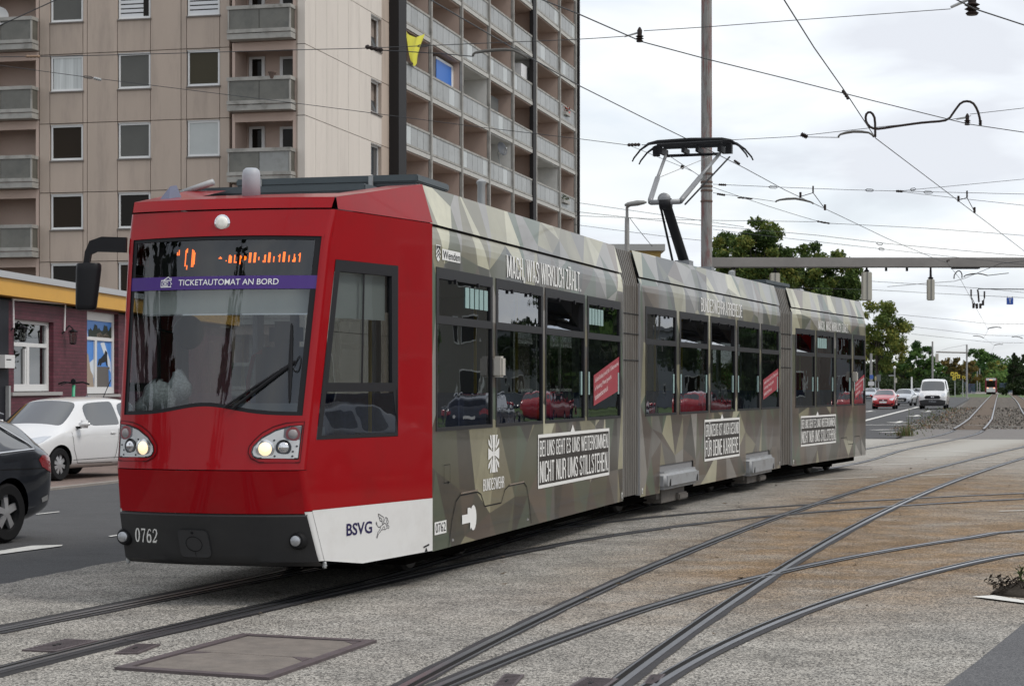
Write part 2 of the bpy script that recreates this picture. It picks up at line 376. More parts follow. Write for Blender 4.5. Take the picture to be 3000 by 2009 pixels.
# ------------------------------------------------------------------ ground materials
def aggregate(name, base, light, dark, gscale=70.0, contrast=.55, rust=False, patch=.25, rough=.85):
    m = bpy.data.materials.new(name); m.use_nodes = True; n = m.node_tree.nodes; l = m.node_tree.links; b = n['Principled BSDF']
    b.inputs['Roughness'].default_value = rough; b.inputs['Specular IOR Level'].default_value = .25
    P = n.new('ShaderNodeNewGeometry').outputs['Position']
    def noise(s, d=3, r=.6, vec=None):
        t = n.new('ShaderNodeTexNoise'); t.inputs['Scale'].default_value = s; t.inputs['Detail'].default_value = d; t.inputs['Roughness'].default_value = r; l.new(vec or P, t.inputs['Vector']); return t.outputs['Fac']
    def mixc(f, a, c, t='MIX'):
        x = n.new('ShaderNodeMixRGB'); x.blend_type = t
        for i, q in enumerate((f, a, c)):
            if isinstance(q, (int, float)): x.inputs[i].default_value = q
            elif isinstance(q, tuple): x.inputs[i].default_value = (*q, 1)
            else: l.new(q, x.inputs[i])
        return x.outputs[0]
    def rng(f, a, c, lo=0.0, hi=1.0):
        x = n.new('ShaderNodeMapRange'); l.new(f, x.inputs[0]); x.inputs[1].default_value = a; x.inputs[2].default_value = c; x.inputs[3].default_value = lo; x.inputs[4].default_value = hi; return x.outputs[0]
    vor = n.new('ShaderNodeTexVoronoi'); vor.inputs['Scale'].default_value = gscale; l.new(P, vor.inputs['Vector'])
    sepv = n.new('ShaderNodeSeparateColor'); l.new(vor.outputs['Color'], sepv.inputs[0])
    c = mixc(rng(sepv.outputs[0], .2, .85), dark, light)
    c = mixc(contrast, base, c)
    # streaks and blotches worn by traffic
    mp = n.new('ShaderNodeMapping'); mp.inputs['Rotation'].default_value = (0, 0, R(70)); mp.inputs['Scale'].default_value = (1.0, 1.35, 1); l.new(P, mp.inputs[0])
    f = rng(noise(1.3, 7, .72, mp.outputs[0]), .42, .66)
    c = mixc(f, c, mixc(1.0, c, (1 - patch * 1.1,) * 3, 'MULTIPLY'))
    f = rng(noise(.45, 4), .4, .65, 0, .5)
    c = mixc(f, c, mixc(1.0, c, (1 + patch * .6, 1 + patch * .58, 1 + patch * .5), 'MULTIPLY'))
    if rust:
        a = n.new('ShaderNodeAttribute'); a.attribute_name = 'Col'
        sp = n.new('ShaderNodeSeparateColor'); l.new(a.outputs['Color'], sp.inputs[0])
        nf = rng(noise(1.1, 6, .7), .3, .62, .35, 1.15)
        mu = n.new('ShaderNodeMath'); mu.operation = 'MULTIPLY'; mu.use_clamp = True; l.new(sp.outputs[0], mu.inputs[0]); l.new(nf, mu.inputs[1])
        c = mixc(mu.outputs[0], c, mixc(1.0, c, (.84, .59, .37), 'MULTIPLY'))
        mu2 = n.new('ShaderNodeMath'); mu2.operation = 'MULTIPLY'; mu2.use_clamp = True; l.new(sp.outputs[2], mu2.inputs[0]); l.new(nf, mu2.inputs[1])
        c = mixc(mu2.outputs[0], c, mixc(1.0, c, (.36, .31, .27), 'MULTIPLY'))
        c = mixc(sp.outputs[1], c, (.40, .385, .35))
    l.new(c, b.inputs['Base Color'])
    bn = n.new('ShaderNodeBump'); bn.inputs['Strength'].default_value = .5; bn.inputs['Distance'].default_value = .006; l.new(vor.outputs['Distance'], bn.inputs['Height']); l.new(bn.outputs[0], b.inputs['Normal'])
    return m
m_junction = aggregate('worn_stone_asphalt', (.225, .216, .20), (.60, .58, .53), (.032, .031, .030), 92, .74, rust=True, patch=.34)
m_asphalt = aggregate('dark_asphalt', (.082, .082, .085), (.13, .13, .13), (.045, .045, .047), 110, .4, patch=.14)
m_patch = aggregate('patched_asphalt', (.105, .105, .11), (.2, .2, .2), (.05, .05, .055), 110, .5, patch=.1)
m_grey_pave = aggregate('grey_crossing_asphalt', (.20, .185, .175), (.25, .24, .22), (.13, .12, .12), 40, .4, patch=.15)
m_ballast = aggregate('track_ballast', (.075, .060, .048), (.22, .185, .15), (.012, .010, .008), 9, .92, patch=.25)
m_ground = aggregate('plain_ground', (.16, .15, .14), (.2, .19, .18), (.1, .1, .09), 20, .4)
m_line = pm('road_paint', (.68, .67, .63), .7, var=.12, vscale=6, dirt=(.3, .29, .27, .7), dscale=5)
m_grass = pm('grass', (.07, .115, .025), .9, var=.35, vscale=.6)

def brickmat(name, c1, c2, mortar, bw, bh, msize=.012, axis='XY', rough=.85):
    m = bpy.data.materials.new(name); m.use_nodes = True; n = m.node_tree.nodes; l = m.node_tree.links; b = n['Principled BSDF']; b.inputs['Roughness'].default_value = rough
    P = n.new('ShaderNodeTexCoord').outputs['Object']
    t = n.new('ShaderNodeTexBrick'); t.inputs['Color1'].default_value = (*c1, 1); t.inputs['Color2'].default_value = (*c2, 1); t.inputs['Mortar'].default_value = (*mortar, 1)
    t.inputs['Scale'].default_value = 1; t.inputs['Brick Width'].default_value = bw; t.inputs['Row Height'].default_value = bh; t.inputs['Mortar Size'].default_value = msize
    if axis == 'YZ':
        s = n.new('ShaderNodeSeparateXYZ'); l.new(P, s.inputs[0]); cb = n.new('ShaderNodeCombineXYZ'); l.new(s.outputs['Y'], cb.inputs[0]); l.new(s.outputs['Z'], cb.inputs[1]); l.new(cb.outputs[0], t.inputs['Vector'])
    else: l.new(P, t.inputs['Vector'])
    nz = n.new('ShaderNodeTexNoise'); nz.inputs['Scale'].default_value = 2; nz.inputs['Detail'].default_value = 6; l.new(P, nz.inputs['Vector'])
    mr = n.new('ShaderNodeMapRange'); l.new(nz.outputs['Fac'], mr.inputs[0]); mr.inputs[1].default_value = .3; mr.inputs[2].default_value = .7; mr.inputs[3].default_value = .8; mr.inputs[4].default_value = 1.15
    sc_ = n.new('ShaderNodeVectorMath'); sc_.operation = 'SCALE'; l.new(t.outputs['Color'], sc_.inputs[0]); l.new(mr.outputs[0], sc_.inputs['Scale']); l.new(sc_.outputs[0], b.inputs['Base Color'])
    bn = n.new('ShaderNodeBump'); bn.inputs['Strength'].default_value = .6; bn.inputs['Distance'].default_value = .01; bn.invert = True; l.new(t.outputs['Fac'], bn.inputs['Height']); l.new(bn.outputs[0], b.inputs['Normal'])
    return m
m_pavers = brickmat('red_brown_pavers', (.235, .165, .135), (.19, .135, .115), (.10, .085, .075), .2, .1)

def off(pts, o):
    out = []; k = len(pts)
    for i, p in enumerate(pts):
        t = (pts[min(i + 1, k - 1)] - pts[max(i - 1, 0)]); t.z = 0; t.normalize(); out.append(p + Vector((-t.y, t.x, 0)) * o)
    return out
# ------------------------------------------------------------------ rails (traced on the ground)
RAILS = {
 'T2R': [(-2.55, 13.1, 0), (-1.795, 15.18, 0), (-.916, 17.55, 0), (0, 19.75, 0), (.88, 21.7, 0), (1.83, 23.5, 0), (3.28, 25.55, 0), (5.37, 27.57, 0), (7.74, 29.5, 0), (11.5, 31.8, 0), (18, 34.5, 0), (30, 37.5, 0)],
 'T3L': [(-1.1, 9.2, 0)] + [G(u, v) for u, v in ((1190, 2009), (1500, 1852), (1694, 1761), (1946, 1648.5), (2160, 1555), (2292, 1507), (2393, 1472), (2620, 1405), (2830, 1350), (3000, 1307))] + [(18.3, 66.5, 0), (29.0, 111.0, 0), (57, 222, 0), (105, 415, 0)],
 'T4L': [(-1.05, 9.0, 0)] + [G(u, v) for u, v in ((1281, 2009), (1500, 1928), (1795, 1812), (2005, 1744), (2288, 1680), (2410, 1644), (2675, 1602), (2999, 1554))] + [(9.5, 25.6, 0), (16, 29, 0), (30, 33, 0)],
 'T4R': [(.3, 9.2, 0)] + [G(u, v) for u, v in ((1912, 2009), (2145, 1885), (2300, 1819), (2469, 1753.6), (2675, 1690.5), (2805, 1661), (2999, 1619))] + [(8.2, 22.4, 0), (15, 26.5, 0), (30, 31.3, 0)],
 'T3R': [(.08, 9.2, 0)] + [G(u, v) for u, v in ((1822, 2006), (1989, 1885), (2121, 1784), (2284, 1678), (2494, 1560), (2620, 1487), (2738, 1426), (2856, 1388), (2990, 1348))] + [(15.6, 55.5, 0), (19.4, 66.4, 0), (30.1, 110.8, 0), (58.1, 221.8, 0), (106.1, 414.8, 0)],
}
T1C = [Vector(p) for p in ((-4.35, 9.2, 0), (-3.78, 11.2, 0), (-3.2, 13.1, 0), (-2.55, 14.95, 0), (-1.826, 17.03, 0), (-.8, 20.7, 0), (.3, 24.6, 0), (1.95, 29.7, 0), (3.5, 34.2, 0), (5.6, 39.4, 0), (7.6, 44.8, 0), (9.68, 51.6, 0), (11.85, 57.7, 0), (14.3, 64.6, 0), (17.1, 73.7, 0), (22.4, 94.1, 0), (27, 112.5, 0), (58.2, 238.1, 0), (101, 410, 0))]
t1 = resample(T1C, .6)
def smooth_rail(pts, deg=3, yfit=36):
    P = np.array([(Vector(p).x, Vector(p).y) for p in pts]); near = P[P[:, 1] < yfit]; far = P[P[:, 1] >= yfit]
    c = np.polyfit(near[:, 1], near[:, 0], deg); ys = np.linspace(near[0, 1], near[-1, 1], 14)
    return [Vector((float(np.polyval(c, y)), float(y), 0)) for y in ys] + [Vector((float(a), float(b), 0)) for a, b in far]
RAILP = {'T2R': resample(smooth_rail(RAILS['T2R'][:9], 4) + [Vector(p) for p in RAILS['T2R'][9:]], .45), 'T3L': resample(smooth_rail(RAILS['T3L'], 3, 58), .45), 'T4L': resample(smooth_rail(RAILS['T4L'][:-3], 3) + [Vector(p) for p in RAILS['T4L'][-3:]], .45), 'T4R': resample(smooth_rail(RAILS['T4R'][:-3], 3)[:-1] + [Vector((5.32, 20.0, 0)), Vector((6.75, 21.25, 0)), Vector((8.4, 22.5, 0)), Vector((15, 26.5, 0)), Vector((30, 31.3, 0))], .45)}
_e = [Vector(p) for p in RAILS['T3R'][:7]]; _o = off(RAILP['T3L'], -1.1) if False else None
RAILP['T3R'] = resample(smooth_rail(_e + [p for p in off(RAILP['T3L'], -1.1) if 29 < p.y < 56][::8], 3, 58) + [p for p in off(RAILP['T3L'], -1.1) if p.y >= 57][::6], .45)
RAILP['T1L'] = off(t1, .55); RAILP['T1R'] = off(t1, -.55)
RAILP['T2L'] = off(RAILP['T2R'], 1.1)
RUST = np.array([(p.x, p.y) for k in ('T2R', 'T2L', 'T3L', 'T3R', 'T4L', 'T4R', 'T1R', 'T1L') for p in RAILP[k][::2] if p.y < 66])

# ------------------------------------------------------------------ ground sheets
H_ = R(14.8); ES = Vector((math.sin(H_), math.cos(H_), 0)); EN = Vector((math.cos(H_), -math.sin(H_), 0)); PL = Vector((-4.4, 16.85, 0))
def jn(s, n, z=0.0): return PL + ES * s + EN * n + Vector((0, 0, z))
mb = MB(); mb.quad((-900, -300, 0), (900, -300, 0), (900, 1500, 0), (-900, 1500, 0))
tag(mb.build('ground', m_ground, loc=(0, 0, -.06)), kind='structure')
mb = MB(); lo_ = [jn(-30, -7.2), jn(17, -7.1), jn(200, -3.5), jn(430, 2), jn(430, 20)]
road = [jn(-30, .3), jn(-30, -7.0), jn(14, -7.0), jn(120, -9.2), jn(260, -11.5), jn(450, -16), jn(450, 1.5), Vector((60, 257, 0)), Vector((17.7, 85, 0)), Vector((13.2, 66.6, 0)), jn(50, 4.3), jn(46, .3)]
mb.poly([p + Vector((0, 0, -.008)) for p in road]); tag(mb.build('road', m_asphalt, fix=True), kind='structure')
# junction sheet with its rust stains
ss = np.concatenate([np.arange(-16, 26, .3), np.arange(26, 48.6, .6)]); ns = np.concatenate([np.arange(0, 14, .3), np.arange(14, 60, 2.0)])
vs = []; att = []; me = bpy.data.meshes.new('junction_paving')
rng_ = np.random.default_rng(3)
for j, s_ in enumerate(ss):
    for i, n_ in enumerate(ns):
        p = jn(s_, n_)
        if i == 0: p += EN * rng_.uniform(-.04, .04)
        if j == len(ss) - 1: p += ES * (.12 * n_ - .0)
        vs.append(p)
A_ = np.array([(p.x, p.y) for p in vs])
D_ = np.full(len(A_), 9.9)
for k in range(0, len(RUST), 400):
    d = np.sqrt(((A_[:, None, :] - RUST[None, k:k + 400]) ** 2).sum(2)).min(1); D_ = np.minimum(D_, d)
y_ = A_[:, 1]
lateral = np.clip(((A_[:, 0] - (y_ - 12) * .26 + 1.6) / 2.2), .0, 1)
win = np.clip((y_ - 12.5) / 5.5, 0, 1) * np.clip((46 - y_) / 12, .42, 1) * lateral
rust = np.clip(np.exp(-D_ / 2.4) * 1.3, 0, 1) * win
rust = np.maximum(rust, .10)
near = np.clip(1 - D_ / .34, 0, 1) * (.35 + .65 * np.clip((y_ - 13) / 6, 0, 1)) * np.clip((50 - y_) / 15, 0, 1)
pale = np.clip((y_ - 36) / 14, 0, 1) * (1 - .8 * np.clip(1.25 - D_ / .8, 0, 1)) * .9
nu = len(ns)
fs = [(j * nu + i, j * nu + i + 1, (j + 1) * nu + i + 1, (j + 1) * nu + i)[::-1] for j in range(len(ss) - 1) for i in range(nu - 1)]
me.from_pydata([tuple(v) for v in vs], [], fs)
ca = me.color_attributes.new('Col', 'FLOAT_COLOR', 'POINT')
ca.data.foreach_set('color', np.stack([rust, pale, near, np.ones_like(rust)], 1).astype(np.float32).ravel())
me.materials.append(m_junction); bm = bmesh.new(); bm.from_mesh(me); bmesh.ops.recalc_face_normals(bm, faces=bm.faces)
if sum(f.normal.z for f in bm.faces) < 0: bmesh.ops.reverse_faces(bm, faces=bm.faces[:])
bm.to_mesh(me); bm.free()
o = bpy.data.objects.new('junction_paving', me); COL.objects.link(o); tag(o, kind='structure')

def sheet(name, pts, z, mat, kind='structure'):
    mb = MB(); mb.poly([Vector((p[0], p[1], z)) for p in pts]); o = mb.build(name, mat, fix=True)
    if o.data.polygons[0].normal.z < 0: o.data.flip_normals()
    return tag(o, kind=kind)
sheet('asphalt_patch', [G(2740, 2030), G(2860, 1940), G(3010, 1818), (7.2, 14.4), (9, 9), (1.9, 9)], .005, m_patch)
sheet('crossing_paving', [G(2717, 1243), G(2655, 1275), (12, 61), (16, 58), (40, 50), (44, 76), G(3000, 1251)], -.002, m_grey_pave)
sheet('track_bed', [G(2717, 1243), G(3000, 1251), (44, 76), (75, 200), (150, 430), (98, 420), (60, 257), (28.2, 125), (17.7, 85)], -.004, m_ballast)
# brick paved parking strip and its edge
sheet('parking_strip', [jn(-20, -7.0), jn(14, -7.0), jn(75, -8.2), jn(75, -18), jn(-20, -18)], .012, m_pavers)
mb = MB(); bar(mb, [jn(s, -7.0 - max(0, s - 14) * .02) for s in range(-20, 76, 2)], -.06, .06, -.02, .03); tag(mb.build('kerb', pm('kerb_stone', (.27, .245, .22), .8, var=.15)), kind='structure')

# dark bitumen filled castings where the two near tracks part
mb = MB()
for key, a, b in (('T1R', -.15, .13), ('T1L', -.13, .15), ('T2R', -.10, .12)):
    P = [p for p in RAILP[key] if 10.5 < p.y < (17.2 if key != 'T2R' else 21)]; ribbon(mb, P, a, b, .0022 if key == 'T1R' else .0027 if key == 'T1L' else .0032, None, .01)
tag(mb.build('switch_joint', pm('fresh_bitumen', (.028, .027, .028), .6, var=.3, vscale=9)), kind='structure')
# loose stones on the ballast near the crossing
rs = random.Random(21); mb = MB(); E0, E1 = G(2717, 1243), Vector((40, 74, 0))
m_stone = [pm('stone_grey', (.16, .145, .125), .9), pm('stone_dark', (.035, .03, .026), .9), pm('stone_pale', (.30, .27, .235), .9), pm('stone_rusty', (.24, .12, .06), .9)]
for i in range(15000):
    t = rs.random() ** 1.6; y = 77.3 + t * 75; x = 14.9 + (y - 77.5) * .262 + rs.uniform(0, 17 + t * 10); q = Vector((x, y, .0)); r_ = rs.uniform(.022, .06) * (1 + t * .7)
    if min((p.x - x) ** 2 + (p.y - y) ** 2 for p in t1[int(max(0, len(t1) * .12)):len(t1) // 2:2]) < .35: continue
    mb.add([q + Vector((rs.uniform(.5, 1) * r_ * math.cos(a), rs.uniform(.5, 1) * r_ * math.sin(a), 0)) for a in (.3, 2.4, 4.5)] + [q + Vector((0, 0, r_ * rs.uniform(.6, 1.2)))], [(0, 1, 3), (1, 2, 3), (2, 0, 3)], rs.choices(range(4), [5, 4, 2.5, 2 if x < 14.9 + (y - 77.5) * .262 + 1.6 else .2])[0])
tag(mb.build('ballast_stones', m_stone), kind='stuff')
mb = MB(); bar(mb, [G(2712, 1243.5), G(2850, 1246.5), G(3000, 1250.5), Vector((44, 76, 0))], -.09, .09, -.02, .03); tag(mb.build('concrete_edging', pm('edging_pale', (.40, .37, .33), .85)), kind='structure')
# rails
m_joint = pm('bitumen_joint', (.052, .050, .052), .7, var=.25, vscale=8, bump=.4, bscale=60)
m_rail = pm('rail_steel', (.24, .245, .26), .3, .85, var=.15, vscale=3)
m_groove = pm('rail_groove', (.012, .011, .010), .8)
m_web = pm('rusty_rail_web', (.075, .05, .035), .8)
def rail_obj(key, inner, parent, zoff, grooved_to=76.0, jw=.16):
    P = RAILP[key]; pv = [p for p in P if p.y < grooved_to]; pb = [p for p in P if p.y >= grooved_to - 1.2]
    if key in ('T2R', 'T2L', 'T4L', 'T4R'): pv, pb = P, []
    mb = MB(); s = -1 if inner == 'R' else 1
    def rb(a, b, z, mi, jit=0): ribbon(mb, pv, min(a * s, b * s), max(a * s, b * s), z + zoff, mi, jit)
    rb(-jw * .75, jw, .004, 0, .012)
    rb(.022, .064, .0055, 2)
    bar(mb, pv, min(-.022 * s, .022 * s), max(-.022 * s, .022 * s), .003 + zoff, .0085 + zoff, 1)
    bar(mb, pv, min(.066 * s, .080 * s), max(.066 * s, .080 * s), .003 + zoff, .008 + zoff, 1)
    if len(pb) > 2:
        bar(mb, pb, -.055, .055, -.02, .05, 3); bar(mb, pb, -.035, .035, .05, .075 + zoff, 1)
    return mb.build('rail', [m_joint, m_rail, m_groove, m_web], parent)
for tr, (a, b), z0 in (('T1', ('T1L', 'T1R'), 0), ('T2', ('T2L', 'T2R'), .0010), ('T3', ('T3L', 'T3R'), .0020), ('T4', ('T4L', 'T4R'), .0030)):
    t = empty('tram_track', (0, 0, 0), kind='structure')
    rail_obj(a, 'R', t, z0, jw=.095 if tr in ('T3', 'T4') else .10); rail_obj(b, 'L', t, z0 + .0005, jw=.095 if tr in ('T3', 'T4') else .10)
mb = MB(); ribbon(mb, [p for p in t1 if p.y > 76], -.5, .5, .004); ribbon(mb, [p for p in off(RAILP['T3L'], -.55) if p.y > 76], -.5, .5, .004)
tag(mb.build('track_dirt', pm('brown_track_dirt', (.115, .082, .056), .95, var=.35, vscale=2.5, bump=.5, bscale=25)), kind='structure')
# painted markings
def mark(pts, z=.014, name='road_marking'):
    return sheet(name, pts, z, m_line)
for q in ([(0, 1612.6), (93, 1598), (184.5, 1595.6), (180, 1599), (0, 1623), (-60, 1634), (-60, 1622)], [(98, 1506), (172, 1497.8), (176, 1499), (112, 1506)], [(317, 1570), (400, 1557), (410, 1558.5), (325, 1571.8)],
          [(2849, 1751), (2910, 1747), (3010, 1764), (3080, 1778), (3080, 1786), (3000, 1770)]):
    mark([G(*p) for p in q], .003 if q[0][0] < 400 else .014)
def thin(u0, v0, u1, v1, wd=.09, dash=None):
    a, b = G(u0, v0), G(u1, v1); d = (b - a); L = d.length; d.normalize(); n = Vector((-d.y, d.x, 0)) * wd / 2
    if not dash: mark([a - n, b - n, b + n, a + n])
    else:
        s = 0
        while s < L:
            p, q = a + d * s, a + d * min(L, s + dash[0]); mark([p - n, q - n, q + n, p + n]); s += dash[0] + dash[1]
for q in ((2200, 1415, 2570, 1398), (2435, 1367, 2696, 1359), (2696, 1394, 2814, 1389), (2830, 1357, 2940, 1354), (2573, 1313, 2880, 1326), (2542, 1340, 2837, 1335), (2927, 1499, 3040, 1496)): thin(*q, wd=.07)
thin(2520, 1236, 2690, 1192, .28); thin(2515, 1245.5, 2690, 1244, .45); thin(2450, 1262, 2655, 1258, .5, (1.0, 1.0)); thin(2450, 1269, 2640, 1266.5, .5, (1.0, 1.0))
def arrow(u, v):
    p = G(u, v); h = R(194); d = Vector((math.sin(h), math.cos(h), 0)); n = Vector((-d.y, d.x, 0)); L = 5 * p.y / 100
    P = [p + n * .12, p + d * L * .6 + n * .12, p + d * L * .6 + n * .55, p + d * L, p + d * L * .6 - n * .55, p + d * L * .6 - n * .12, p - n * .12]
    mark(P)
for q in ((2555, 1203), (2640, 1234), (2690, 1216), (2725, 1203)): arrow(*q)

# access hatch and rail drain covers
m_iron = pm('purple_brown_iron', (.105, .085, .088), .6, .3, var=.2, vscale=9)
m_slab = pm('hatch_concrete', (.165, .142, .122), .85, var=.25, vscale=7, bump=.3, bscale=50, dirt=(.10, .09, .085, .5), dscale=4)
A, B, C, D = G(335, 1961), G(709.6, 1861), G(1104, 1881), G(789, 1992)
def hb(a, b, z=0): return A.lerp(B, a).lerp(D.lerp(C, a), b) + Vector((0, 0, z))
ht = empty('access_hatch', hb(.5, .5), 'large rectangular steel framed hatch with two concrete slabs set in the paving', 'hatch')
mb = MB()
for q in ((0, 0, 1, .07), (0, .93, 1, 1), (0, .07, .045, .93), (.955, .07, 1, .93)):
    mb.prism([(q[0], q[1]), (q[2], q[1]), (q[2], q[3]), (q[0], q[3])], lambda a, b, d: hb(a, b, d), .0, .018)
mb.build('frame', m_iron, ht, fix=True)
for a0, a1 in ((.05, .485), (.492, .95)):
    mb = MB(); mb.prism([(a0, .085), (a1, .085), (a1, .915), (a0, .915)], lambda a, b, d: hb(a, b, d), .0, .011); sl = mb.build('slab', m_slab, ht, fix=True)
    mb = MB()
    for q in (((.40, .09), (.485, .09), (.485, .22)), ((.485, .78), (.485, .91), (.40, .91))) if a0 < .3 else (((.95, .80), (.95, .91), (.88, .91)),):
        mb.prism(q, lambda a, b, d: hb(a, b, d), .0, .014)
    mb.build('corner_plate', m_iron, sl, fix=True)
def cover(pts, label):
    P = [G(*p) for p in pts]; c = sum(P, Vector()) / 4
    def f(a, b, d): return P[0].lerp(P[1], a).lerp(P[3].lerp(P[2], a), b) + Vector((0, 0, d))
    o = empty('drain_cover', c, label, 'drain cover', 'drain covers beside the rails')
    mb = MB(); mb.prism([(0, 0), (1, 0), (1, 1), (0, 1)], f, 0, .012); pl = mb.build('plate', m_iron, o, fix=True)
    mb = MB()
    for i in range(9):
        a = .08 + i * .1; mb.prism([(a, .12), (a + .035, .12), (a + .035, .88), (a, .88)], f, .012, .016)
    mb.build('tread_rib', m_iron, pl, fix=True)
    mb = MB(); mb.prism([(.45 + .1 * math.cos(t), .45 + .07 * math.sin(t)) for t in np.linspace(0, 6.28, 9)[:-1]], f, .012, .0175); mb.build('key_hole', m_dark, pl, fix=True)
cover([(64, 1907), (190, 1874), (290, 1879), (165, 1911)], 'drain cover plate on the left side of the near rail, bottom left of the photo')
cover([(335, 1916), (399, 1889), (470, 1890), (405, 1916)], 'small drain cover between the near rail and the large hatch')
cover([(1660, 2018), (1712, 1987), (1812, 1992), (1770, 2022)], 'smooth grey drain cover just left of the right-hand crossing rail')
cover([(1440, 2018), (1478, 1977), (1536, 1980), (1500, 2020)], 'drain cover between the two converging rails at the bottom centre')
cover([(1885, 2006), (1905, 1980), (1950, 1978), (1925, 2006)], 'ribbed drain cover between the crossing rails at the bottom edge')
# small litter on the paving
mb = MB(); rl = random.Random(5)
m_litter = pm('dry_leaf', (.09, .065, .04), .9, var=.5, vscale=30)
for i in range(150):
    s_, n_ = rl.uniform(-2, 32), rl.uniform(1.5, 9); p = jn(s_, n_ + s_ * .06); a = rl.uniform(0, 6.28); r_ = rl.uniform(.012, .035)
    q = [p + Vector((math.cos(a + k) * r_ * f_, math.sin(a + k) * r_ * f_, .006 + rl.uniform(0, .02))) for k, f_ in ((0, 1.4), (1.6, .6), (3.1, 1.2), (4.7, .6))]
    mb.poly(q)
tag(mb.build('litter', m_litter), kind='stuff')

# ================================================================== THE TRAM
HW = 1.19
MODP = {1: ((-.679, 16.715), (1.361, 24.06)), 2: ((1.6255, 24.89), (4.625, 33.82)), 3: ((4.914, 34.43), (7.26, 40.2))}
MODM, MODL = {}, {}
for k, ((x0, y0), (x1, y1)) in MODP.items():
    L = math.hypot(x1 - x0, y1 - y0); d = Vector(((x1 - x0) / L, (y1 - y0) / L, 0)); n = Vector((-d.y, d.x, 0)); o = Vector((x0, y0, 0)) + n * HW
    MODM[k] = Matrix(((d.x, n.x, 0, o.x), (d.y, n.y, 0, o.y), (0, 0, 1, 0), (0, 0, 0, 1))); MODL[k] = L
tram = empty('tram', MODM[2] @ Vector((4.7, 0, 0)), 'long articulated low floor tram with red cab and camouflage advertising wrap on its sides', 'tram')

m_red = pm('tram_red_paint', (.285, .002, .006), .28, coat=.32, var=.05, vscale=.8, spec=.12, dirt=(.17, .012, .012, .35), dscale=2.2)
m_twhite = pm('tram_white_paint', (.70, .70, .69), .35, coat=.3, dirt=(.5, .48, .45, .35), dscale=2)
m_bump = pm('bumper_grey', (.040, .040, .041), .42, var=.12, vscale=4)
m_frame = pm('window_frame_grey', (.022, .022, .025), .45)
m_camo = pm('camouflage_wrap', (.3, .3, .3), .30, attr='Col', coat=.28, var=.26, vscale=.85, dirt=(.075, .06, .045, .35), dscale=1.1, spec=.35)
m_tglass = glass('tram_window_glass', (.42, .45, .45), 1.62, 0.0, .0014)
m_wglass = glass('windscreen_glass', (.54, .57, .57), 1.46, 0.0, .0006)
m_roofg = pm('roof_grey', (.24, .25, .26), .6, var=.2, vscale=3)
m_int = pm('tram_interior', (.22, .22, .225), .7)
m_intd = pm('tram_interior_dark', (.03, .03, .032), .7)
m_seat = pm('seat_fabric', (.07, .09, .20), .9, var=.3, vscale=20)
m_bellow = pm('bellows_rubber', (.135, .126, .112), .55, var=.3, vscale=3, dirt=(.07, .05, .035, .8), dscale=1.0, stretch=(1, 1, .35))
m_boxg = pm('bogie_cover_grey', (.27, .28, .29), .5, dirt=(.12, .10, .08, .6), dscale=3)
m_roofbox = pm('roof_equipment_grey', (.062, .078, .086), .45, var=.1)
m_lett = pm('white_lettering', (.80, .80, .78), .4)
m_plate = pm('slogan_dark', (.036, .032, .030), .4)
m_underside = pm('underside_black', (.006, .0055, .005), 1.0, spec=0.0)
m_cyan = pm('pale_cyan_print_and_light', (.27, .40, .39), .5)

CAMO = [lin(c) for c in ((94, 96, 76), (66, 65, 58), (148, 144, 118), (182, 179, 154), (114, 111, 106), (90, 78, 69), (88, 102, 84), (126, 121, 98), (76, 76, 65), (142, 139, 134), (108, 96, 84))]
def yin(z):
    return -HW + (0 if z < 2.9 else .035 * ((z - 2.9) / .17) ** 2 if z < 3.078 else .012 + (z - 3.078) / .342 * .10)
def camo_tris(m, L, seed):
    r = random.Random(seed); pts = []
    nx = int(L / .52); rows = 6
    for j in range(rows + 1):
        for i in range(nx + 1):
            x = (i + (.5 if j % 2 else 0)) * L / nx + r.uniform(-.24, .24); z = .2 + j * 3.3 / rows + r.uniform(-.26, .26)
            pts.append(Vector((x, z)))
    pts += [Vector(p) for p in ((-.8, -.2), (L + .8, -.2), (L + .8, 4), (-.8, 4))]
    t = delaunay_2d_cdt(pts, [], [], 0, 1e-6)
    cols = []
    last = None
    for f in t[2]:
        c = sum((t[0][i] for i in f), Vector((0, 0))) / 3
        pal = list(range(len(CAMO)))
        wts = [1.2, 1.0, .9, .4, 1.0, .8, .9, 1.1, .9, .5, .8]
        if c.y > 2.95: wts = [.5, .2, 1.2, 1.6, .9, .2, .5, 1.1, .1, 1.5, .3]  # paler mix on the coving puts the sky's reflection into the wrap colours
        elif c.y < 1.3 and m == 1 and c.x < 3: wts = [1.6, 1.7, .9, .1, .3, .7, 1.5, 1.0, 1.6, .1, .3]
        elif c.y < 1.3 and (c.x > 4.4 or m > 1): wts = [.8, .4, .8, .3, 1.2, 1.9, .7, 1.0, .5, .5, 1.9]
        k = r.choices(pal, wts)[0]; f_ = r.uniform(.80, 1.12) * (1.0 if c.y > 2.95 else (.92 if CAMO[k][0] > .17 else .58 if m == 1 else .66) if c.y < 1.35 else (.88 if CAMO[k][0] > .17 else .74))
        cols.append(tuple(q * f_ for q in CAMO[k]))
    return t[0], t[2], cols
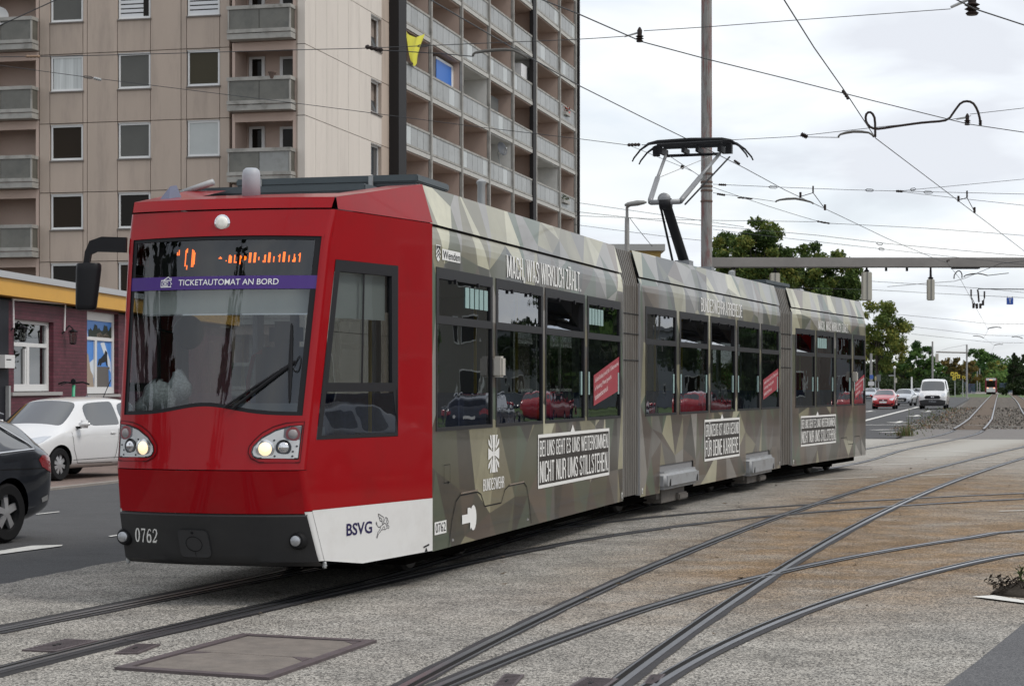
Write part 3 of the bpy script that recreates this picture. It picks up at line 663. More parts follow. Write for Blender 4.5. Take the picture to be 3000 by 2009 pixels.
def camo_panel(m, tris, rects, name, parent, off=0.0):
    V, Fc, Cc = tris; out = MB(MODM[m]); 
    for (x0, x1, z0, z1) in rects:
        bm = bmesh.new(); lay = bm.loops.layers.float_color.new('Col'); vv = [bm.verts.new((p.x, 0, p.y)) for p in V]
        for f, c in zip(Fc, Cc):
            fc = bm.faces.new([vv[i] for i in f])
            for lp in fc.loops: lp[lay] = (*c, 1)
        for co, no in (((x0, 0, 0), (-1, 0, 0)), ((x1, 0, 0), (1, 0, 0)), ((0, 0, z0), (0, 0, -1)), ((0, 0, z1), (0, 0, 1))):
            bmesh.ops.bisect_plane(bm, geom=bm.verts[:] + bm.edges[:] + bm.faces[:], plane_co=co, plane_no=no, clear_outer=True)
        for zc in (2.9, 2.96, 3.02, 3.2, 3.3):
            if z0 < zc < z1: bmesh.ops.bisect_plane(bm, geom=bm.verts[:] + bm.edges[:] + bm.faces[:], plane_co=(0, 0, zc), plane_no=(0, 0, 1))
        bm.verts.index_update()
        vs = [(v.co.x, yin(v.co.z) - off, v.co.z) for v in bm.verts]
        b = len(out.v); out.v.extend([tuple(MODM[m] @ Vector(p)) for p in vs])
        for f in bm.faces:
            idx = [b + v.index for v in f.verts]
            out.f.append(tuple(idx)); out.mi.append(0); out.col.append(tuple(f.loops[0][lay])[:3])
        bm.free()
    o = out.build(name, m_camo, parent, fix=False)
    me = o.data; inv = MODM[m].inverted(); 
    nrm = inv.to_3x3() @ me.polygons[0].normal
    if nrm.y > 0: me.flip_normals()
    return o
WIN = {1: [(.10, 1.84), (1.96, 3.72), (3.82, 5.59), (5.72, 7.47)], 2: [(.26, 1.92), (2.10, 3.86), (3.99, 5.71), (5.87, 7.60), (7.74, 9.30)], 3: [(.24, 1.70), (1.83, 3.27), (3.44, 4.82), (5.0, 6.08)]}
OPEN = {(1, 2), (2, 1), (2, 2), (3, 0)}
ZW0, ZW1, ZM = 1.31, 2.72, 2.27
def window(m, x0, x1, openh):
    mb = MB(MODM[m]); y = -HW - .006; yi = -HW + .05
    def fr(a, b, c, d): mb.bb(a, b, y, yi, c, d)
    fr(x0, x1, 2.625, ZW1); fr(x0, x1, ZM - .035, ZM + .035); fr(x0, x1, ZW0, ZW0 + .03)
    fr(x0, x0 + .075, ZM + .035, 2.625); fr(x1 - .075, x1, ZM + .035, 2.625); fr(x0, x0 + .03, ZW0 + .03, ZM - .035); fr(x1 - .03, x1, ZW0 + .03, ZM - .035)
    o = mb.build('window', m_frame, tram, fix=True)
    p = MB(MODM[m]); yp = -HW + .012
    p.quad((x0 + .03, yp, ZW0 + .03), (x1 - .03, yp, ZW0 + .03), (x1 - .03, yp, ZM - .035), (x0 + .03, yp, ZM - .035)); p.build('pane', m_tglass, o)
    p = MB(MODM[m]); yt = yp + (.24 if openh else 0)
    p.quad((x0 + .075, yp, ZM + .035), (x1 - .075, yp, ZM + .035), (x1 - .075, yt, 2.62), (x0 + .075, yt, 2.62)); p.build('hopper_pane', m_tglass, o)
    h = MB(MODM[m])
    for q in (.3, .7): h = MB(MODM[m]); h.bb(x0 + (x1 - x0) * q - .012, x0 + (x1 - x0) * q + .012, y - .02, y + .005, 2.595, 2.635); h.build('catch', m_black, o, fix=True)
    return o
seat_proto = None
for m in (1, 2, 3):
    L = MODL[m]; M = MODM[m]; tr = camo_tris(m, L, 20 + m)
    xe = L if m < 3 else 6.15
    low = [(0, xe, .29, ZW0)] if m != 2 else [(0, 1.0, .29, ZW0), (1.0, 2.91, .655, ZW0), (2.91, 6.53, .29, ZW0), (6.53, 8.45, .63, ZW0), (8.45, L, .29, ZW0)]
    camo_panel(m, tr, low, 'side_panel', tram)
    camo_panel(m, tr, [(0, xe, ZW1, 3.068)], 'cantrail_panel', tram)
    camo_panel(m, tr, [(-.02 if m == 1 else 0, xe, 3.084, 3.42)], 'roof_coving', tram)
    edges = [0] + [q for w_ in WIN[m] for q in w_] + [xe]
    for i in range(0, len(edges), 2):
        if edges[i + 1] - edges[i] > .02: camo_panel(m, tr, [(edges[i], edges[i + 1], ZW0, ZW1)], 'window_pillar', tram)
    for i, (a, b) in enumerate(WIN[m]):
        wo_ = window(m, a, b, (m, i) in OPEN)
        if (m, i) in ((1, 0), (1, 3), (3, 1)):
            for k in range(5):
                xx = (b - .85 if i == 0 else a + .12) + k * .15; s = MB(M); s.bb(xx, xx + .115, -HW + .004, -HW + .009, 2.40, 2.585); s.build('painted_light_slit', m_cyan, wo_, fix=True)  # pale strips coloured in for roof light showing in the hopper glass
        for xx in ((b - .16,) if i % 2 == 0 else (a + .08, b - .12)) if (m, i) not in ((1, 0), (1, 1)) else ():
            s = MB(M); s.bb(xx, xx + .06, -HW + .002, -HW + .008, 1.60, 1.86); s.build('pull_sticker', m_cyan, wo_, fix=True)
    # seam shadow gap, floor, roof deck, far wall with openings
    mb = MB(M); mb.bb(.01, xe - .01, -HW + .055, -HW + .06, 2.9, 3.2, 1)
    mb.bb(0.0, xe, -1.12, 1.12, .36, .44, 1); mb.bb(0, xe, -1.1, 1.1, 3.14, 3.2, 2); mb.bb(.02, xe - .02, -1.08, 1.08, 2.80, 2.84, 0)
    mb.bb(0, xe, 1.14, HW, .29, 1.25, 0); mb.bb(0, xe, 1.14, HW, 2.55, 3.42, 0); mb.bb(.0, xe, -HW + .02, -HW + .06, .5, ZW0 - .01, 0)
    mb.bb(.0, xe, -HW + .075, -HW + .1, 2.74, 3.1, 0); mb.bb(0.02, xe - .02, -1.06, -.98, 3.2, 3.40, 2)
    for x in np.arange(0, xe, 1.72): mb.bb(x, min(xe, x + .16), 1.14, HW, 1.25, 2.55, 0)
    if m < 3: mb.bb(xe - .03, xe, .55, HW - .02, .44, 3.1, 0); mb.bb(xe - .03, xe, -HW + .08, -.55, .44, 3.1, 0)
    if m > 1: mb.bb(0, .03, .55, HW - .02, .44, 3.1, 0); mb.bb(0, .03, -HW + .08, -.55, .44, 3.1, 0)
    mb.build('body_section', [m_int, m_intd, m_roofg], tram, fix=True)
    mb = MB(M); mb.bb(.0, xe, -.95, .95, .17, .36)  # dark box added below the floor to block light from passing under
    mb.build('underfloor_box', m_underside, tram, fix=True)
    p = MB(M); p.quad((0, 1.165, 1.25), (xe, 1.165, 1.25), (xe, 1.165, 2.55), (0, 1.165, 2.55)); p.build('far_glazing', m_tglass, tram)
    # seats and poles seen through the glass
    for i, x in enumerate(np.arange(.7, xe - .5, .85)):
        for y in (-.85, -.42, .42, .85):
            if (m == 1 and i == 0) or (m == 2 and abs(x - 4.7) < .5): continue
            if seat_proto is None:
                s = MB(); s.rbox((0, 0, .44), (.42, .42, .08), .03); s.rbox((.2, 0, .82), (.09, .42, .72), .04); s.bb(-.1, .1, -.06, .06, 0, .4)
                seat_proto = s.build('seat', m_seat, None, fix=True); q = seat_proto
            else: q = seat_proto.copy(); COL.objects.link(q)
            q.matrix_basis = M @ Matrix.Translation((x, y, .44)) @ Matrix.Rotation(math.pi if i % 2 else 0, 4, 'Z')
            q.parent = tram; q.matrix_parent_inverse = Matrix.Translation(tram.location).inverted()
    for x in np.arange(1.2, xe, 1.7):
        p = MB(M); p.tube([(x, -.2, .44), (x, -.2, 2.8)], .018, 8); p.build('grab_pole', pm('yellow_pole', (.5, .35, .02), .35), tram, smooth=True)
# end wall of the rear section
mb = MB(MODM[3]); mb.add([(6.15, -HW, .29), (6.6, -.8, .29), (6.6, .8, .29), (6.15, HW, .29), (6.15, -HW, 2.9), (6.5, -.85, 2.9), (6.5, .85, 2.9), (6.15, HW, 2.9), (6.15, -1.08, 3.42), (6.15, 1.08, 3.42)],
    [(0, 1, 5, 4), (1, 2, 6, 5), (2, 3, 7, 6), (4, 5, 8), (5, 6, 9, 8), (6, 7, 9), (0, 3, 2, 1)])
mb.build('rear_cab', m_red, tram, fix=True)

# ---- bellows between the sections
def bell(ma, xa, mb_, xb, n=9):
    out = [(-1.165, .33), (-1.165, 1.2), (-1.165, 2.2), (-1.165, 2.95), (-1.13, 3.1), (-1.05, 3.40), (1.05, 3.40), (1.13, 3.1), (1.165, 2.9), (1.165, .33)]
    A_, B_ = MODM[ma] @ Matrix.Translation((xa, 0, 0)), MODM[mb_] @ Matrix.Translation((xb, 0, 0)); b = MB(); vs = []; seq = []
    for i in range(n):
        for f_, s in ((0, .09), (.22, .09), (.30, .0), (.92, .0)): seq.append(((i + f_) / n, s))
    seq.append((1.0, .09)); k = len(seq)
    for t, s in seq:
        for y, z in out:
            yy = y - math.copysign(s, y); zz = z - (s if z > 3.3 else 0)
            vs.append((A_ @ Vector((0, yy, zz))).lerp(B_ @ Vector((0, yy, zz)), t))
    q = len(out); fs = [(i * q + j, i * q + j + 1, (i + 1) * q + j + 1, (i + 1) * q + j) for i in range(k - 1) for j in range(q - 1)]
    b.add(vs, fs); o = b.build('bellows', m_bellow, tram, fix=True)
    c = MB()
    for z in (1.02 + 1.0, 2.35, 2.6):
        pts = [(A_ @ Vector((0, -1.172, z))).lerp(B_ @ Vector((0, -1.172, z)), t) for t in np.linspace(.02, .98, 9)]; c.tube(pts, .006, 5)
        c.build('tension_cord', m_dark, o); c = MB()
    f = MB(); 
    for Mq, x in ((A_, .0), (B_, 0.0)):
        f.M = Mq; f.bb(-.015, .015, -1.19, -1.13, .31, 3.0)
        f.build('end_frame', pm('bellows_frame', (.30, .30, .30), .4), o, fix=True); f = MB()
bell(1, MODL[1], 2, 0); bell(2, MODL[2], 3, 0, 7)

# ---- bogie covers, bogies
for x0, x1, z0, z1 in ((1.0, 2.88, .33, .565), (6.55, 8.42, .27, .555)):
    b = MB(MODM[2]); b.rbox(((x0 + x1) / 2, -1.14, (z0 + z1) / 2), (x1 - x0, .30, z1 - z0), .05, seg=3); bc = b.build('bogie_cover', m_boxg, tram, fix=True, auto=50)
    for xx in (x0 + .13, x1 - .2):
        s = MB(MODM[2]); s.add([(xx, -1.292, z0 + .05), (xx + .09, -1.292, z0 + .05), (xx + .09, -1.292, z0 + .14), (xx + .05, -1.292, z0 + .14), (xx, -1.292, z0 + .09)], [(0, 1, 2, 3, 4)]); s.build('slot', m_dark, bc)
    s = MB(MODM[2]); s.bb(x0 + .25, x1 - .35, -1.15, -.9, .14, z0 + .02); s.bb(x0 + .1, x0 + .4, -1.12, -.9, .20, z0); s.rbox((x1 - .6, -1.16, .19), (.5, .1, .1), .02); s.build('bracket', pm('dirty_bracket', (.10, .09, .08), .7, var=.3, vscale=12), bc, fix=True)
    s = MB(MODM[2]); s.bb(x0, x1, -1.06, -1.0, .28, .66); s.bb(x0 + .9, x0 + 1.2, -1.1, -1.06, .58, .66); s.build('recess', m_underside, bc, fix=True)
for m, x in ((1, 2.0), (2, 1.95), (2, 7.5), (3, 4.6)):
    b = MB(MODM[m]); b.rbox((x, 0, .36), (2.0, .9, .16), .03)
    for q in (-.85, .85): b.bb(x + q - .1, x + q + .1, -.75, .75, .2, .4)
    b.bb(x - .3, x + .3, -.78, .78, .10, .16); bg = b.build('bogie', m_underside, tram, fix=True)
    for q in (-.8, .8):
        for y in (-.55, .55):
            wv = MB(MODM[m]); wv.lathe([(.05, -.05), (.30, -.05), (.33, -.02), (.33, .04), (.30, .05), (.05, .05)], 20, (x + q, y, .33), 'Y'); wv.build('wheel', pm('wheel_steel', (.08, .075, .07), .5, .6), bg, fix=True)

# ---- lettering, plates, stickers on the visible side
def sp(m, off=.004):
    return lambda a, b: MODM[m] @ Vector((a, yin(b) - off, b))
def lettering(m, items, name='lettering', mat=m_lett, off=.006):
    mb = MB()
    for it in items:
        s, x0, x1, z0, z1 = it[:5]; gothic(mb, s, sp(m, off), x0, x1, z0, z1)
    return mb.build(name, mat, tram)
BO = dict(bold=.006, heavy=.0075)
def slogan_plate(m, x0, x1, z0, z1, xt, l1, l2):
    w_ = .034; p = MB(MODM[m]); p.bb(x0, x1, -HW - .004, -HW - .001, z0, z1); pl = p.build('slogan_plate', m_plate, tram, fix=True)
    f = MB(MODM[m])
    for a, b, c, d in ((x0, x1, z0, z0 + w_), (x0, x1, z1 - w_, z1), (x0, x0 + w_, z0 + w_, z1 - w_), (x1 - w_, x1, z0 + w_, z1 - w_)): f.quad((a, -HW - .006, c), (b, -HW - .006, c), (b, -HW - .006, d), (a, -HW - .006, d))
    f.add([(xt - .10, -HW - .006, z1), (xt + .10, -HW - .006, z1), (xt, -HW - .006, z1 + .075)], [(0, 1, 2)])
    f.build('frame', m_lett, pl)
    h = z1 - z0; t = MB()
    gothic(t, l1, sp(m, .007), x0 + .07, x1 - .06, z1 - h * .41, z1 - h * .115); t.build('lettering', m_lett, pl); t = MB(); gothic(t, l2, sp(m, .007), x0 + .07, x1 - .06, z0 + h * .105, z0 + h * .50)
    t.build('lettering', m_lett, pl)
slogan_plate(1, 3.51, 6.83, .645, 1.20, 5.01, 'BEI UNS GEHT ES UMS WEITERKOMMEN.', 'NICHT NUR UMS STILLSTEHEN.')
slogan_plate(2, 3.59, 6.02, .61, 1.21, 4.76, 'GRÜNZEUG IST AUCH GESUND', 'FÜR DEINE KARRIERE.')
slogan_plate(3, .61, 3.41, .615, 1.16, 1.89, 'BEI UNS GEHT ES UMS WEITERKOMMEN.', 'NICHT NUR UMS STILLSTEHEN.')
lettering(1, [('MACH, WAS WIRKLICH ZÄHLT.', 2.34, 5.40, 2.75, 2.965, BO)])
lettering(2, [('BUNDESWEHRKARRIERE.DE', 3.38, 6.21, 2.765, 2.965, BO)])
lettering(3, [('MACH, WAS WIRKLICH ZÄHLT.', 1.96, 4.52, 2.74, 2.905, BO)])
lettering(1, [('BUNDESWEHR', 1.52, 2.23, .725, .835, dict(bold=.004, heavy=.004))])
def clip_red(m, P):
    w_ = MB(); fn = sp(m, .002); z = lambda a, b: MODM[m] @ Vector((a, -HW + .006, b))
    (x0, zt0), (x1, zt1), (_, zb1), (_, zb0) = P
    w_.add([z(*p) for p in ((x0, zb0), (x1, zb1), (x1, zt1), (x0, zt0))], [(0, 1, 2, 3)]); o = w_.build('window_sticker', pm('sticker_red', (.32, .022, .04), .4), tram)
    sl = (zt1 - zt0) / (x1 - x0); h = zt0 - zb0; t = MB()
    for i, (s, e) in enumerate((('Soldatin/Soldat (m/w/d) für IT-Elektrotechnik', .97), ('in Nienburg (Weser) gesucht.', .68), ('bundeswehrkarriere.de', .53))):
        zt = zt0 - h * (.12 + .27 * i); xb = x0 + (x1 - x0) * e
        put_text(t, s, lambda a, b, zt=zt: MODM[m] @ Vector((a, -HW + .003, zt + sl * (a - x0) + b)), x0 + .05, xb, -h * .19, 0, bold=.008)
    t.build('lettering', pm('sticker_print', (.75, .6, .6), .5), o)
clip_red(1, [(6.07, 1.82), (7.43, 2.055), (7.43, 1.645), (6.07, 1.47)])
clip_red(2, [(7.95, 1.80), (9.26, 2.0), (9.26, 1.66), (7.95, 1.47)])
clip_red(3, [(5.16, 1.755), (6.05, 1.935), (6.05, 1.636), (5.16, 1.436)])
# iron cross style emblem with feathers
E_ = [[(.36, 1), (.64, 1), (.57, .57), (.57, .43), (.67, 0), (.33, 0), (.43, .43), (.43, .57)], [(0, .66), (.42, .55), (.42, .45), (0, .34)], [(1, .66), (.58, .55), (.58, .45), (1, .34)]]
for sx in (0, 1):
    for sy in (0, 1):
        for q in ([(.14, 1), (.27, 1), (.37, .66), (.30, .66)], [(0, .90), (.10, .86), (.33, .64), (.36, .58), (.02, .76)]): E_.append([((1 - a) if sx else a, (1 - b) if sy else b) for a, b in q])
mb = MB()
for q in E_: fill(mb, [(1.69 + a * .37, .885 + b * .353) for a, b in q], sp(1, .006))
mb.build('emblem', m_lett, tram)
# town shield and name plate
mb = MB(); mb.quad(*[sp(1, .005)(*p) for p in ((.262, 2.79), (.80, 2.79), (.80, 2.885), (.262, 2.885))]); pl = mb.build('name_plate', m_lett, tram)
t = MB(); put_text(t, 'Wenden', sp(1, .0075), .285, .78, 2.803, 2.872, bold=.004); t.build('lettering', m_black, pl)
mb = MB(); fill(mb, [(.09, 2.91), (.215, 2.91), (.215, 2.81), (.19, 2.785), (.152, 2.766), (.115, 2.785), (.09, 2.81)], sp(1, .005)); sh = mb.build('town_shield', m_lett, tram)
mb = MB()
fill(mb, [(.10, 2.902), (.205, 2.902), (.205, 2.858), (.1525, 2.892), (.10, 2.858)], sp(1, .0075)); stroke(mb, [(.10, 2.826), (.1525, 2.865), (.205, 2.826)], .014, sp(1, .0075)); stroke(mb, [(.112, 2.80), (.1525, 2.832), (.193, 2.80)], .012, sp(1, .0075))
mb.build('chevron', m_black, sh)
# fleet number plate, key shaped pictogram, skirt flaps
mb = MB(); mb.quad(*[sp(1, .005)(*p) for p in ((.05, .425), (.385, .425), (.385, .535), (.05, .535))]); pl = mb.build('number_plate', m_lett, tram)
t = MB(); put_text(t, '0762', sp(1, .0075), .075, .36, .442, .522); t.build('lettering', m_black, pl)
mb = MB(); fill(mb, [(.85, .545), (1.02, .545), (1.02, .60), (1.10, .60)] + [(1.20 + .10 * math.sin(a), .502 + .115 * math.cos(a)) for a in np.linspace(-.75, 3.9, 14)] + [(1.10, .40), (1.10, .465), (.85, .465)], sp(1, .006)); mb.build('key_pictogram', m_lett, tram)
mb = MB(); S_ = lambda pts, m, w_=.012: stroke(mb, pts, w_, sp(m, .004))
S_([(.46, .30), (.56, .52), (.68, .68), (.80, .725), (1.35, .727), (1.46, .70), (1.585, .582), (2.14, .583), (2.27, .70), (2.41, .731), (2.98, .734), (3.08, .69), (3.19, .5), (3.256, .313)], 1)
mb.build('flap_seam', m_dark, tram); mb = MB(); S_([(.325, .858), (.5, .858), (.5, 1.013), (.325, 1.013), (.325, .858)], 1, .006); S_([(.43, .858), (.47, .858)], 1, .02); mb.build('socket_flap', m_dark, tram); mb = MB()
x_ = 3.75; S_([(x_, .30), (x_ + .05, .62), (x_ + .12, .69), (x_ + .62, .69), (x_ + .74, .55), (x_ + 1.2, .55), (x_ + 1.32, .69), (x_ + 1.8, .69), (x_ + 1.9, .6), (x_ + 2.0, .30)], 3)
mb.build('flap_seam', m_dark, tram)
mb = MB(); 
for a, b in ((.82, 1.34), (2.43, 2.97)): stroke(mb, [(a, .742), (b, .746)], .014, sp(1, .006)); mb.build('flap_hinge', m_chrome, tram); mb = MB()
for x, z in ((.58, .345), (3.12, .36)): mb.lathe([(.012, -.006), (.012, .006)], 8, MODM[1] @ Vector((x, -HW - .002, z)), 'Y'); mb.build('flap_lock', m_chrome, tram, fix=True); mb = MB()
for m, x in ((1, 7.52), (2, .07), (2, 9.32), (3, .07)):
    mb = MB(); mb.quad(*[sp(m, .005)(*p) for p in ((x, .33), (x + .05, .33), (x + .05, .40), (x, .40))]); pl = mb.build('jack_mark', m_lett, tram); t = MB(); stroke(t, [(x + .025, .34), (x + .025, .375)], .018, sp(m, .0075)); t.build('arrow', m_black, pl)
for m, x, z in ((1, 1.90, 1.88), (3, 4.91, 1.88)):
    mb = MB(MODM[m]); mb.rbox((x, -HW - .05, z), (.13, .10, .20), .02); mb.bb(x - .04, x + .04, -HW - .02, -HW + .01, z - .07, z + .07); mb.build('camera_housing', pm('housing_beige', (.42, .40, .36), .5), tram, fix=True)
# roof equipment
def ry(m, x, u):
    """lateral place on the roof that the photograph's column u crosses at station x"""
    lo_, hi_ = -1.1, 1.3
    for _ in range(40):
        q = (lo_ + hi_) / 2; p = MODM[m] @ Vector((x, q, 0)); 
        if CX + FPX * p.x / p.y > u: lo_ = q
        else: hi_ = q
    return (lo_ + hi_) / 2
def roofbox(m, x0, x1, y0, y1, z0, z1, name='roof_equipment_box', mat=None):
    b = MB(MODM[m]); b.bb(x0 + .03, x1 - .03, y0 + .03, y1 - .03, z0, z1 - .06); o = b.build(name, mat or m_roofbox, tram, fix=True)
    b = MB(MODM[m]); b.rbox(((x0 + x1) / 2, (y0 + y1) / 2, z1 - .035), (x1 - x0, y1 - y0, .07), .012); b.build('lid', mat or m_roofbox, o, fix=True); return o
b1_ = roofbox(1, .12, 1.02, -.54, 1.08, 3.2, 3.455); s = MB(MODM[1]); s.bb(.108, .12, -.45, 1.0, 3.30, 3.325); s.build('hinge_strip', m_steel, b1_, fix=True)
b2_ = roofbox(1, 1.09, 2.06, -.70, 1.09, 3.2, 3.63)
for y in (-.25, .85):
    s = MB(MODM[1]); s.bb(1.072, 1.09, y - .02, y + .02, 3.46, 3.62); s.build('latch', m_steel, b2_, fix=True)
s = MB(MODM[1]); s.rbox((1.085, -.45, 3.47), (.02, .34, .12), .01); s.build('connector_block', m_black, b2_, fix=True)
roofbox(1, 2.6, 3.4, -.55, .9, 3.2, 3.50, mat=pm('dark_vent_grey', (.05, .05, .052), .6)); roofbox(1, 4.0, 5.2, -.8, .8, 3.2, 3.42, mat=pm('light_roof_grey', (.5, .5, .51), .5))
s = MB(MODM[1]); s.lathe([(.042, 3.2), (.042, 3.50), (.052, 3.52), (.052, 3.54), (.01, 3.57)], 12, (3.62, ry(1, 3.62, 1410), .28)); s.build('roof_vent_pipe', m_steel, tram, fix=True, auto=40)
roofbox(2, 2.2, 4.6, -.85, .85, 3.2, 3.45, mat=m_roofg); roofbox(2, 5.6, 6.9, -.7, .7, 3.2, 3.52, mat=m_roofg)
roofbox(3, .45, 2.2, -.6, .9, 3.2, 3.60); roofbox(3, 3.1, 4.3, -.5, .9, 3.2, 3.55); roofbox(3, 2.4, 2.7, -.75, -.5, 3.2, 3.52, mat=pm('light_roof_grey', (.5, .5, .51), .5))
s = MB(MODM[3]); s.lathe([(.06, 3.55), (.06, 3.72), (.02, 3.74)], 10, (.7, .1, .05)); s.build('roof_mast', m_steel, tram, fix=True)

# ------------------------------------------------------------------ cab front
TB = [(.28, 1.64), (.36, 1.70), (.72, 1.86), (1.06, 1.943), (1.475, 1.861), (2.85, 1.60), (3.08, 1.505), (3.18, 1.45)]
def scz(z):
    for (a, b), (c, e) in zip(TB, TB[1:]):
        if z <= c or c == 3.18: return b + (e - b) * (z - a) / (c - a)
M1 = MODM[1]
def Fl(p, z, off=0.0):
    s = scz(z); hw = HW - .2113 * s; b = .17 if z < 1.1 else .17 - .05 * (z - 1.1) / 2
    return Vector((-(s + b * (1 - abs(p) ** 2.2)) - off, -p * hw, z))
def Fw(off=0.0): return lambda p, z: M1 @ Fl(p, z, off)
def Rl(s, z, side=-1, off=0.0): return Vector((-s - off * .2, side * (HW - .2113 * s + off), z))
def Rw(off=0.0, side=-1): return lambda s, z: M1 @ Rl(s, z, side, off)
lin_ = lambda a, b, n: list(np.linspace(a, b, n))
zlo = lambda p: 1.472 + .07 * math.exp(-(p / .42) ** 2)
zhi = lambda p: 2.862 + .012 * (1 - p * p)
PE = .965
def fpatch(mb, p0, p1, za, zb, npn=24, nz=12, off=0.0, mi=None):
    mb.grid(lambda p, t: M1 @ Fl(p, za(p) + (zb(p) - za(p)) * t, off), lin_(p0, p1, npn), lin_(0, 1, nz), mi, flip=True)
K = lambda c: (lambda p: c)
# lower panel, nose lip, top band, pillars
mb = MB(); fpatch(mb, -PE, PE, K(.722), K(1.052), 24, 6); mb.build('lower_front_panel', m_red, tram, auto=35)
mb = MB(); fpatch(mb, -PE, PE, K(1.060), zlo, 40, 12); mb.build('front_panel', m_red, tram, auto=35)
mb = MB(); fpatch(mb, -PE, PE, zhi, K(3.080), 30, 6); fpatch(mb, -PE, -.935, zlo, zhi, 3, 12); fpatch(mb, .945, PE, zlo, zhi, 3, 12)
# rounded front corners: red above, white below
def corner(mb, side, z0, z1, nz, mi):
    for j in range(nz):
        pass
    def fn(t, z):
        P = side; s = scz(z); a = Fl(PE * P, z); c = Fl(P, z); e_ = Rl(s - .05, z, -P); return M1 @ (a * (1 - t) ** 2 + c * 2 * t * (1 - t) + e_ * t * t)
    mb.grid(fn, lin_(0, 1, 6), lin_(z0, z1, nz), mi, flip=(side > 0))
for sd in (1, -1): corner(mb, sd, .74, 1.055, 4, 0); corner(mb, sd, 1.06, 3.08, 22, 0)
mb.build('cab_shell', m_red, tram, auto=35)
mb = MB(); fpatch(mb, -PE - .01, PE + .01, K(3.092), K(3.18), 30, 4, .012)
def ftop(p, t):
    a = Fl(p, 3.18, .012); b = Vector((0, a.y * 1.25, 3.42)); b.y = max(-1.07, min(1.07, b.y)); q = a.lerp(b, t); q.z = 3.18 + .24 * t; return M1 @ q
mb.grid(ftop, lin_(-PE - .01, PE + .01, 12), lin_(0, .30, 4), flip=True)
mb.build('roof_lip', m_red, tram, auto=35)
for sd in (-1, 1):
    mb = MB(); fn = lambda s, z: M1 @ Rl(s, z, sd, .004 - max(0, (z - 3.09)) * .25 * (1 - s / 1.6))
    zt = lambda s: 3.178 + (1.47 - s) / 1.47 * .242
    mb.grid(lambda s, t: M1 @ (Rl(s, 3.086 + (zt(s) - 3.086) * t, sd, .004 - t * .10 * (1 - s / 1.75))), lin_(0, 1.462, 10), lin_(0, 1, 4), flip=(sd > 0))
    mb.grid(lambda s, t: M1 @ (Rl(s, zt(s), sd, .004 - .10 * (1 - s / 1.75) - t * .35)), lin_(0, 1.462, 10), lin_(0, 1, 3), flip=(sd > 0))
    mb.build('roof_fairing', m_red, tram, auto=30)
    # side of the cab
    mb = MB(); wf = lambda z: 1.76 + (z - 1.283) * (1.492 - 1.76) / 1.404; ce = lambda z: scz(z) - .05
    fl = sd > 0
    mb.grid(lambda t, z: M1 @ Rl(ce(z) * t, z, sd), lin_(0, 1, 8), lin_(.745, 1.055, 3), flip=fl); mb.grid(lambda t, z: M1 @ Rl(ce(z) * t, z, sd), lin_(0, 1, 8), lin_(1.055, 1.285, 3), flip=fl)
    mb.grid(lambda t, z: M1 @ Rl(ce(z) * t, z, sd), lin_(0, 1, 8), lin_(2.69, 3.08, 4), flip=fl)
    mb.grid(lambda s, z: M1 @ Rl(s, z, sd), lin_(0, .558, 3), lin_(1.285, 2.69, 5), flip=fl)
    mb.grid(lambda t, z: M1 @ Rl(wf(z) + (ce(z) - wf(z)) * t, z, sd), lin_(0, 1, 3), lin_(1.285, 2.69, 10), flip=fl)
    mb.build('cab_side_panel', m_red, tram, auto=30)
    mb = MB(); mb.add([M1 @ Rl(s, z, sd, .003) for s, z in ((0, .299), (1.105, .281), (1.648, .345), (1.815, .735), (1.813, .744), (0, .745))], [(5, 4, 3, 2, 1, 0) if sd > 0 else (0, 1, 2, 3, 4, 5)])
    corner(mb, 1 if sd < 0 else -1, .345, .735, 5, 0)
    wp = mb.build('white_skirt', m_twhite, tram, auto=30)
    mb = MB(); P_ = [(1.492, 2.687), (.558, 2.69), (.562, 1.288), (1.757, 1.286)]; I_ = [(1.435, 2.60), (.66, 2.60), (.655, 1.725), (1.60, 1.725)]
    f = lambda q, o: M1 @ Rl(q[0], q[1], sd, o)
    L_ = [(1.69, 1.315), (.60, 1.315), (.595, 1.66), (1.622, 1.66)]; Q_ = [P_[3], P_[2]]
    mb.add([f(q, .004) for q in (P_[3], P_[2], L_[1], L_[0])], [(0, 1, 2, 3)]); mb.add([f(q, .004) for q in (P_[2], (.561, 1.70), L_[2], L_[1])], [(0, 1, 2, 3)]); mb.add([f(q, .004) for q in ((1.68, 1.70), P_[3], L_[0], L_[3])], [(0, 1, 2, 3)])
    for i in (0, 1):
        mb.add([f(P_[i], .004), f(P_[(i + 1) % 4], .004), f(I_[(i + 1) % 4], .004), f(I_[i], .004)], [(0, 1, 2, 3)]); mb.add([f(I_[i], .004), f(I_[(i + 1) % 4], .004), f(I_[(i + 1) % 4], -.03), f(I_[i], -.03)], [(0, 1, 2, 3)])
    mb.add([f(P_[3], .0042), f(P_[0], .0042), f(I_[0], .0042), f(I_[3], .0042)], [(0, 1, 2, 3)]); mb.add([f((1.61, 1.725), .0045), f((.60, 1.725), .0045), f((.60, 1.655), .0045), f((1.63, 1.655), .0045)], [(0, 1, 2, 3)])
    cw = mb.build('cab_window', m_frame, tram)
    mb = MB(); mb.add([f(q, .002) for q in ((1.63, 1.67), (.59, 1.67), (.595, 1.31), (1.70, 1.31))], [(0, 1, 2, 3)]); mb.build('lower_pane', m_tglass, cw)
    for a, b in (((1.435, 1.60), (1.06, 1.09)), ((1.06, 1.09), (.66, .655))):
        mb = MB(); mb.add([f((a[0], 2.60), -.02), f((b[0], 2.60), -.02), f((b[1], 1.725), -.02), f((a[1], 1.725), -.02)], [(0, 1, 2, 3)]); mb.build('pane', m_tglass, cw)
